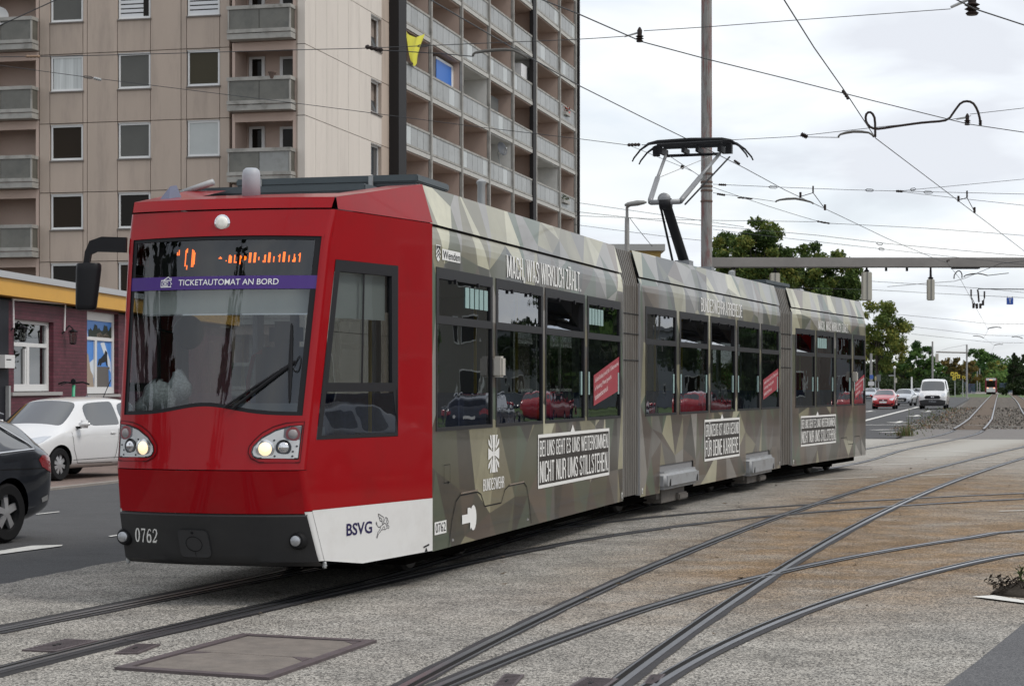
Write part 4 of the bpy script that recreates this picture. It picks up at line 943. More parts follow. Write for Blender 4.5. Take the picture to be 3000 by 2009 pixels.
    mb = MB(); mb.add([f(q, -.012) for q in ((1.075, 2.60), (1.045, 2.60), (1.075, 1.725), (1.105, 1.725))], [(0, 1, 2, 3)]); mb.build('mullion', m_black, cw)
    if sd < 0:
        mb = MB(); mb.add([f(q, -.06) for q in ((1.43, 2.6), (.66, 2.6), (.66, 2.235), (1.50, 2.235))], [(0, 1, 2, 3)]); mb.build('side_blind', pm('blind_grey', (.60, .62, .60), .8), cw)
# logo and winged lion on the white skirt
mb = MB(); put_text(mb, 'BSVG', Rw(.006), 1.342, .965, .515, .613, bold=.02); mb.build('lettering', pm('logo_navy', (.012, .008, .07), .4), tram)
mb = MB(); dx_ = [(0.05 * 0, 0)]
LION = [[(.87, .664), (.788, .63), (.798, .602), (.789, .584), (.777, .605), (.768, .621), (.757, .628), (.726, .617), (.728, .608), (.746, .61), (.743, .594), (.734, .579), (.736, .56)], [(.87, .664), (.87, .65), (.856, .634), (.817, .619), (.818, .601), (.811, .586), (.802, .576)], [(.856, .634), (.853, .618), (.842, .607), (.822, .598)], [(.728, .608), (.713, .589), (.723, .574), (.734, .578)],
 [(.845, .555), (.87, .556), (.893, .576), (.907, .592), (.901, .602), (.89, .585), (.893, .576)], [(.845, .555), (.805, .572), (.768, .583), (.751, .573), (.746, .551), (.72, .562), (.704, .549), (.711, .535), (.726, .544), (.771, .526), (.771, .544), (.783, .557), (.8, .549), (.822, .531), (.771, .532)], [(.836, .554), (.845, .534), (.879, .512), (.896, .474), (.89, .466), (.87, .499), (.845, .513), (.822, .531)]]
for q in LION: stroke(mb, q, .0055, Rw(.006))
mb.build('lion_emblem', pm('logo_line', (.05, .05, .06), .4), tram)
mb = MB(); stroke(mb, [(.155, .338), (.06, .356)], .014, Rw(.006)); fill(mb, [(.11, .335), (.135, .30), (.085, .30)], Rw(.006)); mb.build('jack_mark', m_black, tram)
# bumper
mb = MB(); zz = [.30, .315, .34, .40, .50, .60, .70, .718]
mb.grid(lambda p, z: M1 @ Fl(p, z, .014 if .33 < z < .71 else -.01 if z > .71 else .0 - (.34 - z) * 1.2), lin_(-.985, .985, 30), zz, flip=True)
mb.grid(lambda p, t: M1 @ (Fl(p, .30, -.05 - t * .8)), lin_(-.985, .985, 30), [0, 1])
mb.build('bumper', m_bump, tram, auto=40)
mb = MB(); DG = {'0': [([(.5 + .36 * math.cos(t), .5 + .46 * math.sin(t)) for t in np.linspace(0, 6.283, 25)], [.09 + .17 * abs(math.cos(t)) for t in np.linspace(0, 6.283, 25)])],
 '7': [([(.08, .78), (.12, .93), (.9, .93)], [.05, .12, .12]), ([(.88, .93), (.55, .45), (.42, .0)], [.08, .16, .22])],
 '6': [([(.84, .84), (.66, .95), (.42, .90), (.20, .62), (.13, .34)], [.14, .08, .10, .20, .24]), ([(.5 + .36 * math.cos(t), .29 + .27 * math.sin(t)) for t in np.linspace(0, 6.283, 21)], [.08 + .16 * abs(math.cos(t)) for t in np.linspace(0, 6.283, 21)])],
 '2': [([(.14, .72), (.20, .88), (.45, .97), (.76, .88), (.84, .70), (.66, .46), (.30, .20), (.08, .05)], [.16, .10, .08, .16, .24, .16, .10, .08]), ([(.06, .06), (.70, .07), (.90, .22)], [.14, .16, .04])]}
for i, ch in enumerate('0762'):
    for k, (pl_, wd_) in enumerate(DG[ch]): stroke(mb, pl_, wd_, lambda a, b, i=i, k=k: Fw(.018 + .0004 * k)(-.825 + i * .071 + a * .062 + b * .022, .476 + b * .112))
mb.build('fleet_number', m_lett, tram)
def rrect(x0, x1, y0, y1, r, ry_, n=5):
    o = []
    for cx, cy, a0 in ((x1 - r, y1 - ry_, 0), (x0 + r, y1 - ry_, 1), (x0 + r, y0 + ry_, 2), (x1 - r, y0 + ry_, 3)):
        for i in range(n + 1): a = (a0 + i / n) * math.pi / 2; o.append((cx + r * math.cos(a), cy + ry_ * math.sin(a)))
    return o
mb = MB(); pts = rrect(-.30, .015, .372, .588, .05, .035); ring = [Fw(.032)(*p) for p in pts]; base = [Fw(.010)(*p) for p in pts]; n_ = len(pts)
mb.add(ring + base, [tuple(range(n_))[::-1]] + [(i, (i + 1) % n_, n_ + (i + 1) % n_, n_ + i) for i in range(n_)]); cp = mb.build('coupler_cover', pm('cover_grey', (.05, .05, .052), .45), tram, fix=True)
mb = MB(); stroke(mb, [(-.142 + .083 * math.cos(a), .478 + .058 * math.sin(a)) for a in np.linspace(0, 6.28, 30)], .006, Fw(.034)); stroke(mb, [(-.142, .415), (-.142, .376)], .005, Fw(.034)); mb.build('ring_groove', m_dark, cp)
mb = MB(); fill(mb, [(-.142 + .016 * math.cos(a), .566 + .011 * math.sin(a)) for a in np.linspace(0, 6.28, 10)[:-1]], Fw(.034)); mb.build('bolt_hole', m_dark, cp)
for p in (-.947, .852):
    c = Fl(p, .513, .02); mb = MB(M1); ax = Vector((-1, 0, 0))
    mb.lathe([(.075, .03), (.068, -.01), (.055, -.03)], 22, c, 'X'); o = mb.build('bumper_eye', m_dark, tram, fix=True, auto=40)
    mb = MB(M1); mb.lathe([(.04, -.02), (.04, -.05), (.03, -.056)], 18, c, 'X'); mb.build('towing_stud', pm('stud_steel', (.42, .43, .45), .35, .8), o, fix=True, auto=40)
for p in (-1.0, 1.0):
    mb = MB(M1); c = Fl(p, .33, -.05); mb.tube([c + Vector((0, .01 * math.cos(t * 2), -.012 * t * .25)) for t in np.linspace(0, 12, 30)], .014, 6); mb.build('guard_spring', m_steel, tram, smooth=True)
# windscreen with its black border
mb = MB(); fpatch(mb, -.935, .945, zlo, zhi, 24, 14, -.012); ws = mb.build('windscreen', m_wglass, tram, smooth=True)
mb = MB(); b_ = .045
fpatch(mb, -.937, -.937 + b_, zlo, zhi, 3, 12, -.009); fpatch(mb, .947 - b_ * 1.3, .947, zlo, zhi, 3, 12, -.009); fpatch(mb, -.94, .945, lambda p: zlo(p) - .004, lambda p: zlo(p) + .03, 24, 2, -.009); fpatch(mb, -.94, .945, lambda p: zhi(p) - .03, lambda p: zhi(p) + .004, 24, 2, -.009)
mb.build('windscreen_border', m_black, tram)
mb = MB(); fpatch(mb, -.935, .945, K(2.452), K(2.556), 24, 2, -.006); bd = mb.build('purple_band', pm('band_purple', (.045, .010, .165), .35), tram)
mb = MB(); put_text(mb, 'TICKETAUTOMAT AN BORD', Fw(-.002), -.39, .602, 2.485, 2.532, bold=.004); mb.build('lettering', m_lett, bd)
mb = MB(); fn = Fw(-.002)
for q in ([(-.582, 2.477), (-.582, 2.528), (-.47, 2.528), (-.48, 2.512), (-.462, 2.50), (-.48, 2.492), (-.468, 2.477), (-.582, 2.477)], [(-.565, 2.489), (-.565, 2.514), (-.505, 2.514), (-.505, 2.489), (-.565, 2.489)], [(-.548, 2.501), (-.522, 2.501)], [(-.555, 2.53), (-.505, 2.556), (-.49, 2.542), (-.475, 2.545), (-.47, 2.53)]): stroke(mb, q, .007, fn)
mb.build('ticket_symbol', m_lett, bd)
# dot matrix destination display behind the glass
mb = MB(); fpatch(mb, -.80, .85, K(2.565), K(2.84), 12, 2, -.09); mb.build('display_board', pm('display_black', (.006, .006, .007), .5), tram)
LED = []   # columns of lit dots as the camera caught them: (p of column, z bottom, z top)
for p, a, b in ((-.466, 2.735, 2.76), (-.448, 2.735, 2.775), (-.375, 2.645, 2.775), (-.362, 2.755, 2.785), (-.355, 2.62, 2.652), (-.366, 2.755, 2.775), (-.306, 2.64, 2.772), (-.292, 2.64, 2.765), (-.281, 2.66, 2.755),
  (-.027, 2.70, 2.704), (-.016, 2.70, 2.709), (-.004, 2.70, 2.704), (.045, 2.68, 2.688), (.074, 2.667, 2.72), (.084, 2.667, 2.72), (.094, 2.667, 2.712), (.128, 2.667, 2.72), (.137, 2.667, 2.675), (.146, 2.667, 2.675), (.184, 2.655, 2.722), (.192, 2.70, 2.71), (.226, 2.685, 2.72), (.236, 2.69, 2.712), (.272, 2.667, 2.742), (.284, 2.667, 2.742), (.318, 2.667, 2.742), (.329, 2.667, 2.742), (.363, 2.685, 2.71),
  (.408, 2.667, 2.684), (.418, 2.69, 2.722), (.424, 2.667, 2.722), (.456, 2.667, 2.744), (.467, 2.667, 2.744), (.505, 2.67, 2.71), (.548, 2.712, 2.72), (.558, 2.67, 2.725), (.592, 2.67, 2.745), (.603, 2.67, 2.745), (.645, 2.67, 2.715), (.682, 2.67, 2.68), (.692, 2.67, 2.727), (.70, 2.67, 2.70), (.732, 2.72, 2.728), (.742, 2.67, 2.738)):
    z = a
    while z <= b: LED.append((p, z)); z += .0088
mb = MB()
for p, z in LED: mb.add([Fw(-.07)(p + dx, z + dz) for dx, dz in ((-.0052, -.0042), (.0052, -.0042), (.0052, .0042), (-.0052, .0042))], [(0, 1, 2, 3)])
mb.build('led_text', pm('led_orange', (1.0, .15, .006), .5, emit=3.2), tram)
# behind the windscreen: blind, dashboard, driver's place
mb = MB(); fpatch(mb, -.84, .86, K(2.262), K(2.45), 12, 2, -.10); mb.build('sun_blind', pm('blind_grey', (.60, .62, .60), .8), tram)
mb = MB(); fpatch(mb, -.84, .86, K(2.252), K(2.264), 12, 2, -.098); mb.build('blind_bar', m_chrome, tram)
mb = MB(M1); mb.rbox((-1.45, 0, 1.32), (.62, 1.35, .22), .06); mb.rbox((-1.2, -.25, 1.5), (.3, .7, .12), .04); mb.build('dashboard', pm('dashboard_grey', (.15, .175, .195), .5), tram, fix=True, auto=40)
mb = MB(M1); mb.rbox((-.62, -.1, 1.55), (.16, .52, .95), .06); mb.rbox((-.86, -.1, 1.05), (.5, .52, .14), .05); mb.rbox((-.60, -.1, 2.13), (.12, .3, .22), .05); mb.build('driver_seat', pm('seat_grey', (.05, .05, .055), .9), tram, fix=True, auto=40)
mb = MB(M1); mb.tube([(-.35, .35, .5), (-.35, .35, 1.75), (-.4, .28, 1.95), (-.5, .1, 2.02)], .02, 8); mb.build('red_grab_pole', pm('pole_red', (.25, .01, .015), .4), tram, smooth=True)
mb = MB(M1); mb.bb(-.02, .0, .05, 1.05, .5, 1.15); mb.bb(-.02, 0, .02, .10, 1.15, 2.9); mb.bb(-.02, 0, -1.05, -.5, .5, 1.3); mb.bb(-.02, 0, -1.1, 1.1, 2.55, 3.1); mb.bb(-1.5, 0, -.75, .75, 2.86, 2.88); mb.bb(-1.5, 0, -.7, .7, .5, .55); mb.build('cab_partition', m_intd, tram, fix=True)
mb = MB(M1); mb.bb(-.55, 0, -.72, .72, .18, .32); mb.bb(-1.3, -.55, -.6, .6, .29, .33); mb.build('cab_underfloor_box', m_underside, tram, fix=True)  # unlit boxes added to deepen the darkness on the ground below the bumper
mb = MB(M1)
rc = random.Random(2)
mb.lathe([(.02, -.13), (.11, -.12), (.14, -.02), (.11, .08), (.03, .13)], 12, (-1.72, .52, 1.62)); mb.lathe([(.02, -.1), (.09, -.06), (.1, .03), (.05, .11), (.01, .14)], 10, (-1.66, .38, 1.68)); mb.lathe([(.02, -.1), (.10, -.06), (.1, .0), (.02, .07)], 10, (-1.72, .63, 1.56))
mb.v = [tuple(Vector(v) + Vector((rc.uniform(-.02, .02), rc.uniform(-.02, .02), rc.uniform(-.02, .02)))) for v in mb.v]
mb.build('folded_grey_jacket', pm('grey_wool', (.38, .40, .40), .95, var=.5, vscale=60), tram, fix=True, smooth=True)
mb = MB(M1); mb.lathe([(.01, -.03), (.12, -.02), (.14, 0), (.12, .02), (.01, .03)], 16, (-1.38, .43, 2.13), 'X'); mb.tube([(-1.38, .43, 2.1), (-1.42, .7, 2.16)], .01, 6); mb.build('interior_mirror', m_black, tram, fix=True, smooth=True)
# marker lamp at the top
c = Fl(0, 2.979, .0); mb = MB(M1); mb.lathe([(.066, .03), (.066, -.012), (.056, -.02)], 20, c, 'X'); o = mb.build('top_lamp', m_chrome, tram, fix=True, auto=40)
mb = MB(M1); mb.lathe([(.054, 0), (.05, -.026), (.02, -.032)], 18, c, 'X'); mb.build('lens', pm('lamp_lens', (.75, .74, .68), .25, emit=.12), o, fix=True, smooth=True)
# headlights
HR = [(.541, 1.164), (.521, 1.196), (.531, 1.238), (.603, 1.303), (.727, 1.362), (.851, 1.391), (.958, 1.399), (.955, 1.147), (.583, 1.151)]
RR = [(.516, 1.150), (.485, 1.19), (.490, 1.24), (.526, 1.281), (.60, 1.342), (.70, 1.389), (.809, 1.416), (.972, 1.428), (.972, 1.118), (.60, 1.119)]
m_hplate = pm('headlamp_plate', (.66, .66, .66), .4); m_hot = pm('lit_headlamp', (1.0, .78, .48), .3, emit=.95); m_hcov = glass('headlamp_cover', (.86, .87, .87), 1.35)
for sg in (1, -1):
    T = (lambda q: q) if sg > 0 else (lambda q: (-q[0], q[1]))
    mb = MB(); fill(mb, [T(q) for q in RR][::sg], Fw(.006), .05); hl = mb.build('headlight', m_red, tram)
    mb = MB(); stroke(mb, [T(q) for q in RR], .008, Fw(.009), closed=True); mb.build('rim_shadow_line', pm('dark_red_line', (.05, .002, .004), .5), hl)
    mb = MB(); sm = [T(q) for q in HR]; fill(mb, sm[::sg], Fw(.010), .05); mb.build('reflector_plate', m_hplate, hl)
    mb = MB(); stroke(mb, sm, .012, Fw(.0125), closed=True); mb.build('gasket', m_dark, hl)
    for nm, (p, z), r_, mats in (('main_lamp', (.645, 1.219), .056, m_hot), ('dipped_lamp', (.812, 1.231), .044, m_chrome), ('tail_lamp', (.884, 1.332), .040, pm('tail_grey', (.26, .24, .24), .4))):
        c = Fl(sg * p, z, .012); nv = Vector((-1, -sg * p * .42, 0)).normalized(); q = nv.to_track_quat('Z', 'Y').to_matrix()
        mb = MB(M1 @ Matrix.Translation(c) @ q.to_4x4()); ring = {'main_lamp': m_chrome, 'dipped_lamp': m_dark, 'tail_lamp': pm('tail_red', (.22, .012, .018), .4)}[nm]
        mb.lathe([(r_ + .016, -.002), (r_ + .016, .006), (r_, .008)], 20, mi=1); mb.lathe([(r_, .004), (r_ * .8, .014), (r_ * .3, .02)], 18, mi=0); mb.build(nm, [mats, ring], hl, fix=True, auto=40)
    mb = MB(); fill(mb, [T(q) for q in ((.80, 1.38), (.95, 1.392), (.95, 1.29), (.84, 1.285), (.80, 1.31))][::sg], Fw(.0115)); mb.build('lamp_backing', pm('backing_grey', (.13, .12, .13), .5), hl)
    for p, z in ((.72, 1.285), (.74, 1.165), (.90, 1.20), (.90, 1.165), (.58, 1.25), (.93, 1.24)):
        mb = MB(); fill(mb, [T((p + .011 * math.cos(a), z + .008 * math.sin(a))) for a in np.linspace(0, 6.28, 8)[:-1]], Fw(.013)); mb.build('screw_head', m_black, hl)
    mb = MB(); fill(mb, sm[::sg], Fw(.028), .05); mb.build('lens_cover', m_hcov, hl)
# wiper
fo = Fw(.02); mb = MB()
for a, b, r_ in (((.21, 1.535), (.838, 1.89), .010), ((.299, 1.53), (.82, 1.875), .012)): mb.tube([fo(a[0] + (b[0] - a[0]) * t, a[1] + (b[1] - a[1]) * t) for t in lin_(0, 1, 8)], r_, 6)
wpr = mb.build('wiper', m_black, tram, fix=True)
mb = MB(); mb.tube([fo(.769 + .054 * t, 2.182 - .605 * t) for t in lin_(0, 1, 10)], [.006, .011, .013, .014, .016, .018, .016, .014, .011, .006], 6); mb.build('wiper_blade', m_black, wpr, fix=True)
mb = MB(); mb.tube([fo(.80 + .05 * t + .06 * math.sin(t * 3), 1.87 - .06 * math.sin(t * 5.5)) for t in lin_(0, 1.2, 16)], .004, 5); mb.build('washer_hose', m_black, wpr)
# door mirror on an arm at the far corner
Ym = 15.75
arm = [at(371, 718, Ym), at(300, 716, Ym), at(274, 722, Ym), at(259, 742, Ym), at(254, 775, Ym)]
mb = MB(); w2 = [.06, .06, .05, .025, .022]
vs = []
for i, (p, hw_) in enumerate(zip(arm, w2)):
    t = (arm[min(i + 1, 4)] - arm[max(i - 1, 0)]).normalized(); up = Vector((-t.z, 0, t.x))
    for q in (up * hw_, -up * hw_): 
        for y in (-.03, .03): vs.append(p + q + Vector((0, y, 0)))
fs = []
for i in range(4):
    a = 4 * i; b = a + 4
    fs += [(a, a + 1, b + 1, b), (a + 2, b + 2, b + 3, a + 3), (a, b, b + 2, a + 2), (a + 1, a + 3, b + 3, b + 1)]
mb.add(vs, fs + [(0, 2, 3, 1), (16, 17, 19, 18)]); ma = mb.build('mirror_arm', m_black, tram, fix=True)
mb = MB(); c0, c1 = at(261, 771, Ym), at(252, 908, Ym); vs = []; n_ = 14
for k, t in enumerate((0, .04, .15, .5, .9, .97, 1)):
    c = c0.lerp(c1, t); rx = .103 - .022 * t; ry2 = .075; s = (.86, .97, 1, 1, 1, .95, .8)[k]
    for j in range(n_):
        a = 2 * math.pi * j / n_; ca_, sa_ = math.cos(a), math.sin(a); vs.append(c + Vector((math.copysign(abs(ca_) ** .6, ca_) * rx * s, math.copysign(abs(sa_) ** .7, sa_) * ry2 * s, 0)))
mb.add(vs, [(i * n_ + j, i * n_ + (j + 1) % n_, (i + 1) * n_ + (j + 1) % n_, (i + 1) * n_ + j) for i in range(6) for j in range(n_)] + [tuple(range(n_)), tuple(6 * n_ + j for j in range(n_ - 1, -1, -1))])
mb.build('mirror_housing', m_black, ma, fix=True, auto=45)
# aerials on the cab roof
y_a = ry(1, -1.2, 736); mb = MB(M1); mb.lathe([(.075, 3.18), (.073, 3.40), (.066, 3.44), (.045, 3.457), (.01, 3.46)], 20, (-1.2, y_a, 0)); mb.build('aerial_dome', pm('aerial_grey', (.37, .39, .42), .5), tram, fix=True, smooth=True)
y_b = ry(1, -1.1, 502); mb = MB(M1); mb.add([(-1.25, y_b - .05, 3.2), (-.95, y_b - .05, 3.2), (-.95, y_b + .05, 3.2), (-1.25, y_b + .05, 3.2), (-1.12, y_b, 3.34), (-1.0, y_b, 3.36)], [(0, 3, 2, 1), (0, 1, 5, 4), (2, 3, 4, 5), (3, 0, 4), (1, 2, 5)]); mb.build('shark_fin_aerial', pm('aerial_blue', (.10, .11, .17), .4), tram, fix=True)
mb = MB(M1); mb.add([(-1.40, -.8, 3.185), (-1.40, .8, 3.185), (0, 1.0, 3.22), (0, -1.0, 3.22)], [(0, 3, 2, 1)]); mb.build('cab_roof', m_roofg, tram)
y_c = ry(1, .05, 632); mb = MB(M1); mb.tube([(.0, y_c + .3, 3.40), (.0, y_c, 3.49)], .03, 10); mb.build('roof_horn', m_steel, tram, smooth=True)

# ------------------------------------------------------------------ pantograph
M2 = MODM[2]; m_pant = pm('pantograph_grey', (.24, .245, .25), .45, .3); m_pblk = pm('pantograph_black', (.015, .015, .017), .5)
mb = MB(M2); mb.bb(6.7, 8.3, -.5, .5, 3.42, 3.5); mb.bb(6.9, 7.1, -.55, .55, 3.5, 3.62); mb.bb(7.15, 7.45, -.12, .12, 3.5, 3.75)
for x in (6.8, 8.2):
    for y in (-.45, .45): mb.lathe([(.05, 3.2), (.07, 3.25), (.05, 3.3), (.07, 3.35), (.05, 3.42)], 10, (x, y, 0))
pant = mb.build('pantograph', m_roofg, tram, fix=True)
kx, kz = 6.05, 4.60; tx, tz = 7.90, 5.55
mb = MB(M2); mb.tube([(7.30, 0, 3.74), (kx, 0, kz)], .085, 14, r2=.078); mb.lathe([(.02, -.09), (.09, -.09), (.09, .09), (.02, .09)], 14, (kx + .02, 0, kz - .03), 'Y'); mb.build('lower_arm', m_pblk, pant, smooth=True)
mb = MB(M2); mb.tube([(7.1, .14, 3.72), (kx + .05, .10, kz - .03)], .02, 8); mb.build('control_rod', m_pblk, pant, smooth=True)
mb = MB(M2); mb.tube([(kx, -.24, kz), (kx, .24, kz)], .042, 12); mb.lathe([(.02, -.04), (.10, -.04), (.10, .04), (.02, .04)], 16, (kx, .02, kz + .045), 'X'); mb.build('knee_tube', m_pant, pant, smooth=True)
for s in (-1, 1):
    mb = MB(M2); mb.tube([(kx, s * .24, kz), (kx + .06, s * .26, kz + .05), (kx + .9, s * .36, kz + .48)], .042, 12); mb.tube([(kx + .9, s * .36, kz + .48), (tx, s * .46, tz)], .028, 10); mb.build('upper_arm', m_pant, pant, smooth=True)
mb = MB(M2); mb.tube([(kx - .05, -.33, kz - .05), (tx + .05, -.62, tz - .05)], .014, 8); mb.build('levelling_rod', m_pblk, pant, smooth=True)
mb = MB(M2); mb.tube([(kx + .9, .36, kz + .48), (tx, -.4, tz)], .006, 5); mb.tube([(kx + .9, -.36, kz + .48), (tx, .4, tz)], .006, 5); mb.build('cross_stay', m_pant, pant)
mb = MB(M2); mb.tube([(tx, -.46, tz), (tx, .46, tz)], .025, 8)
for y in (-.5, .5): mb.bb(tx - .22, tx + .22, y - .03, y + .03, tz + .02, tz + .12)
for y in (-.12, .12): mb.bb(tx - .2, tx + .2, y - .025, y + .025, tz + .03, tz + .11)
for y in (-.62, .62): mb.bb(tx - .06, tx + .06, y - .05, y + .05, tz, tz + .16)
ph = mb.build('head_frame', m_pblk, pant, fix=True)
for dx in (-.22, .22):
    pts = [(tx + dx, -.98, tz - .10), (tx + dx, -.95, tz - .04), (tx + dx, -.84, tz + .09), (tx + dx, -.70, tz + .185), (tx + dx, -.55, tz + .21), (tx + dx, 0, tz + .225), (tx + dx, .55, tz + .21), (tx + dx, .70, tz + .185), (tx + dx, .84, tz + .09), (tx + dx, .95, tz - .04), (tx + dx, .98, tz - .10)]
    mb = MB(M2); mb.tube(pts, [.012, .014, .016, .024, .034, .036, .034, .024, .016, .014, .012], 8); mb.bb(tx + dx - .03, tx + dx + .03, -.55, .55, tz + .14, tz + .2); mb.build('contact_strip', m_pblk, pant, fix=True)

# ================================================================== APARTMENT BLOCK
def wallmap(P0, d):
    """photo column and row -> (distance along the wall, height) on the vertical plane through P0 along d"""
    def f(u, v):
        t = (u - CX) / FPX; s = (t * P0[1] - P0[0]) / (d[0] - t * d[1]); Y = P0[1] + s * d[1]; return s, EYE + (HV - v) / FPX * Y
    return f
KX = Vector((-8.06, 76.5, 0)); HB = R(13.7); DB = Vector((math.sin(HB), math.cos(HB), 0)); DA = Vector((-DB.y, DB.x, 0))
fA, fB = wallmap(KX, DA), wallmap(KX, DB)
tA = lambda u: fA(u, 900)[0]
tB = lambda u: fB(u, 900)[0]
PA = lambda t, o, z: KX + DA * t - DB * o + Vector((0, 0, z))       # o outwards from the end wall
PB = lambda t, o, z: KX + DB * t - DA * o + Vector((0, 0, z))       # o outwards from the long side
def slab(mb, P, t0, t1, o0, o1, z0, z1, mi=None):
    vs = [P(t, o, z) for z in (z0, z1) for t, o in ((t0, o0), (t1, o0), (t1, o1), (t0, o1))]
    return mb.add(vs, [(0, 3, 2, 1), (4, 5, 6, 7), (0, 1, 5, 4), (1, 2, 6, 5), (2, 3, 7, 6), (3, 0, 4, 7)], mi)
m_beige = pm('beige_facade_panel', (.43, .352, .292), .85, var=.07, vscale=.5, dirt=(.27, .225, .19, .6), dscale=.9, stretch=(1.6, 1.6, .25), orand=.045)
m_offw = pm('off_white_facade_panel', (.62, .565, .505), .8, var=.05, vscale=.4, dirt=(.36, .32, .29, .4), dscale=.8, stretch=(1.4, 1.4, .2), orand=.03)
m_pink = pm('pink_loggia_plaster', (.50, .385, .325), .9, var=.08, vscale=.7)
m_lwhite = pm('white_loggia_plaster', (.62, .61, .58), .9, var=.12, vscale=1.2)
m_joint2 = pm('facade_joint', (.10, .085, .075), .9)
m_slabc = pm('weathered_concrete', (.33, .32, .295), .9, var=.2, vscale=1.5, dirt=(.13, .125, .11, .8), dscale=1.6)
m_slabe = pm('pale_slab_edge', (.46, .45, .42), .85, var=.15, vscale=2, dirt=(.22, .21, .19, .6), dscale=2)
m_parap = pm('grey_parapet_glass', (.27, .275, .265), .35, var=.12, vscale=1.1, dirt=(.15, .15, .135, .7), dscale=1.3, orand=.12)
m_parapl = pm('pale_parapet_glass', (.42, .44, .43), .35, var=.08, vscale=1.1)
m_parapd = pm('dark_parapet_glass', (.115, .112, .095), .22, var=.3, vscale=.9, dirt=(.05, .052, .047, .7), dscale=1.4)
m_pil = pm('black_pilaster', (.022, .020, .020), .6)
m_wframe = pm('white_window_frame', (.66, .66, .65), .45)
m_wglass2 = pm('dark_window_glass', (.012, .010, .008), .05, spec=.14)
m_sill = pm('window_sill', (.15, .13, .115), .7)
m_blind1 = pm('grey_roller_blind', (.10, .10, .092), .8, var=.06, vscale=2); m_blind2 = pm('white_roller_blind', (.45, .47, .46), .8, var=.04); m_curt = pm('net_curtain', (.52, .54, .53), .8, var=.35, vscale=9, stretch=(1, 1, .02)); m_shut = pm('white_slat_blind', (.62, .63, .64), .6)
m_brownb = pm('brown_room', (.026, .019, .013), .4, spec=.1); m_olive = pm('olive_blind', (.060, .053, .036), .5, spec=.1)
blk = empty('apartment_block', KX, 'tall concrete apartment block with beige end wall, off white corner and rows of loggias', 'apartment block')
FLO = [12.67 + 2.78 * k for k in range(-4, 7)]
TW = tB(1688) + .25
mb = MB(); slab(mb, PB, 1.6, 11.9, -12.5, -.32, 0, 29.6); slab(mb, PB, 11.9, TW, -12.5, -1.75, 0, 29.6, 0); mb.build('wall', pm('facade_core', (.25, .205, .175), .9), blk, fix=True)
mb = MB(); slab(mb, PA, 16.4, 24, -10, -.32, 0, 29.6); slab(mb, PB, -.1, TW + .2, -12.7, .15, 29.6, 30.2); mb.build('roof', m_slabc, blk, fix=True)
def win(P, t0, t1, z0, z1, fill_, rec=.14, tilt=False, sill=True):
    """window in an opening: frame with its pane, and a sill"""
    f = .07; sg = 1
    mb = MB()
    for a, b, c, d in ((t0, t1, z0, z0 + f), (t0, t1, z1 - f, z1), (t0, t0 + f, z0 + f, z1 - f), (t1 - f, t1, z0 + f, z1 - f)): slab(mb, P, a, b, -rec, -rec + .07, c, d)
    for a, b, c, d in ((t0, t1, z0 - .02, z0), (t0, t1, z1, z1 + .02)): slab(mb, P, a, b, -.30, -.02, c, d)
    o = mb.build('window', m_wframe, blk, fix=True)
    mb = MB(); e_ = .30 if tilt else 0
    a, b, c, d = P(t0 + f, -rec + .03, z0 + f), P(t1 - f, -rec + .03, z0 + f), P(t1 - f, -rec + .03 - e_, z1 - f), P(t0 + f, -rec + .03 - e_, z1 - f)
    mb.quad(a, b, c, d); mb.build('pane', fill_[0], o)
    if len(fill_) > 1:
        for (q0, q1, w0, w1, mt, nm, nsl) in fill_[1:]:
            s = MB(); tt = lambda q: t0 + f + (t1 - t0 - 2 * f) * q; zz_ = lambda q: z0 + f + (z1 - z0 - 2 * f) * q
            if nsl:
                for i in range(nsl):
                    zz0 = zz_(w0 + (w1 - w0) * i / nsl); zz1 = zz_(w0 + (w1 - w0) * (i + .72) / nsl); slab(s, P, tt(q0), tt(q1), -rec + .034, -rec + .05, zz0, zz1)
            else: slab(s, P, tt(q0), tt(q1), -rec + .034, -rec + .04, zz_(w0), zz_(w1))
            s.build(nm, mt, o, fix=True)
    if sill:
        s = MB(); slab(s, P, t0 - .08, t1 + .03, -.1, .06, z0 - .09, z0 - .035); s.build('sill', m_sill, o, fix=True)
    return o
# --- end wall: panels, windows, balconies
zz1 = lambda px: px * .38428
cols = [(300, 380, 'p'), (380, 632, 'w'), (632, 665, 'p'), (665, 895, 'p'), (895, 1147, 'w'), (1147, 1380, 'p'), (1380, 1422, 'p'), (1422, 1675, 'w'), (1675, 1750, 'p'), (2255, 2326, 'p')]
FILLS = {(4, 0): [m_wglass2, (.02, .98, 0, 1, m_curt, 'curtain', 0)], (4, 1): [m_blind1], (4, 2): [m_olive], (3, 0): [m_brownb], (3, 1): [m_wglass2, (0, 1, 0, 1, m_blind1, 'roller_blind', 0)], (3, 2): [m_wglass2, (.0, 1, 0, 1, m_blind2, 'roller_blind', 0)],
  (5, 0): [m_blind1], (5, 1): [m_wglass2, (.2, 1, .0, 1, m_shut, 'slat_blind', 7)], (5, 2): [m_wglass2, (.0, 1, .0, 1, m_shut, 'slat_blind', 7)], (2, 0): [m_brownb], (2, 1): [m_wglass2], (1, 0): [m_wglass2], (1, 1): [m_brownb]}
g = .014
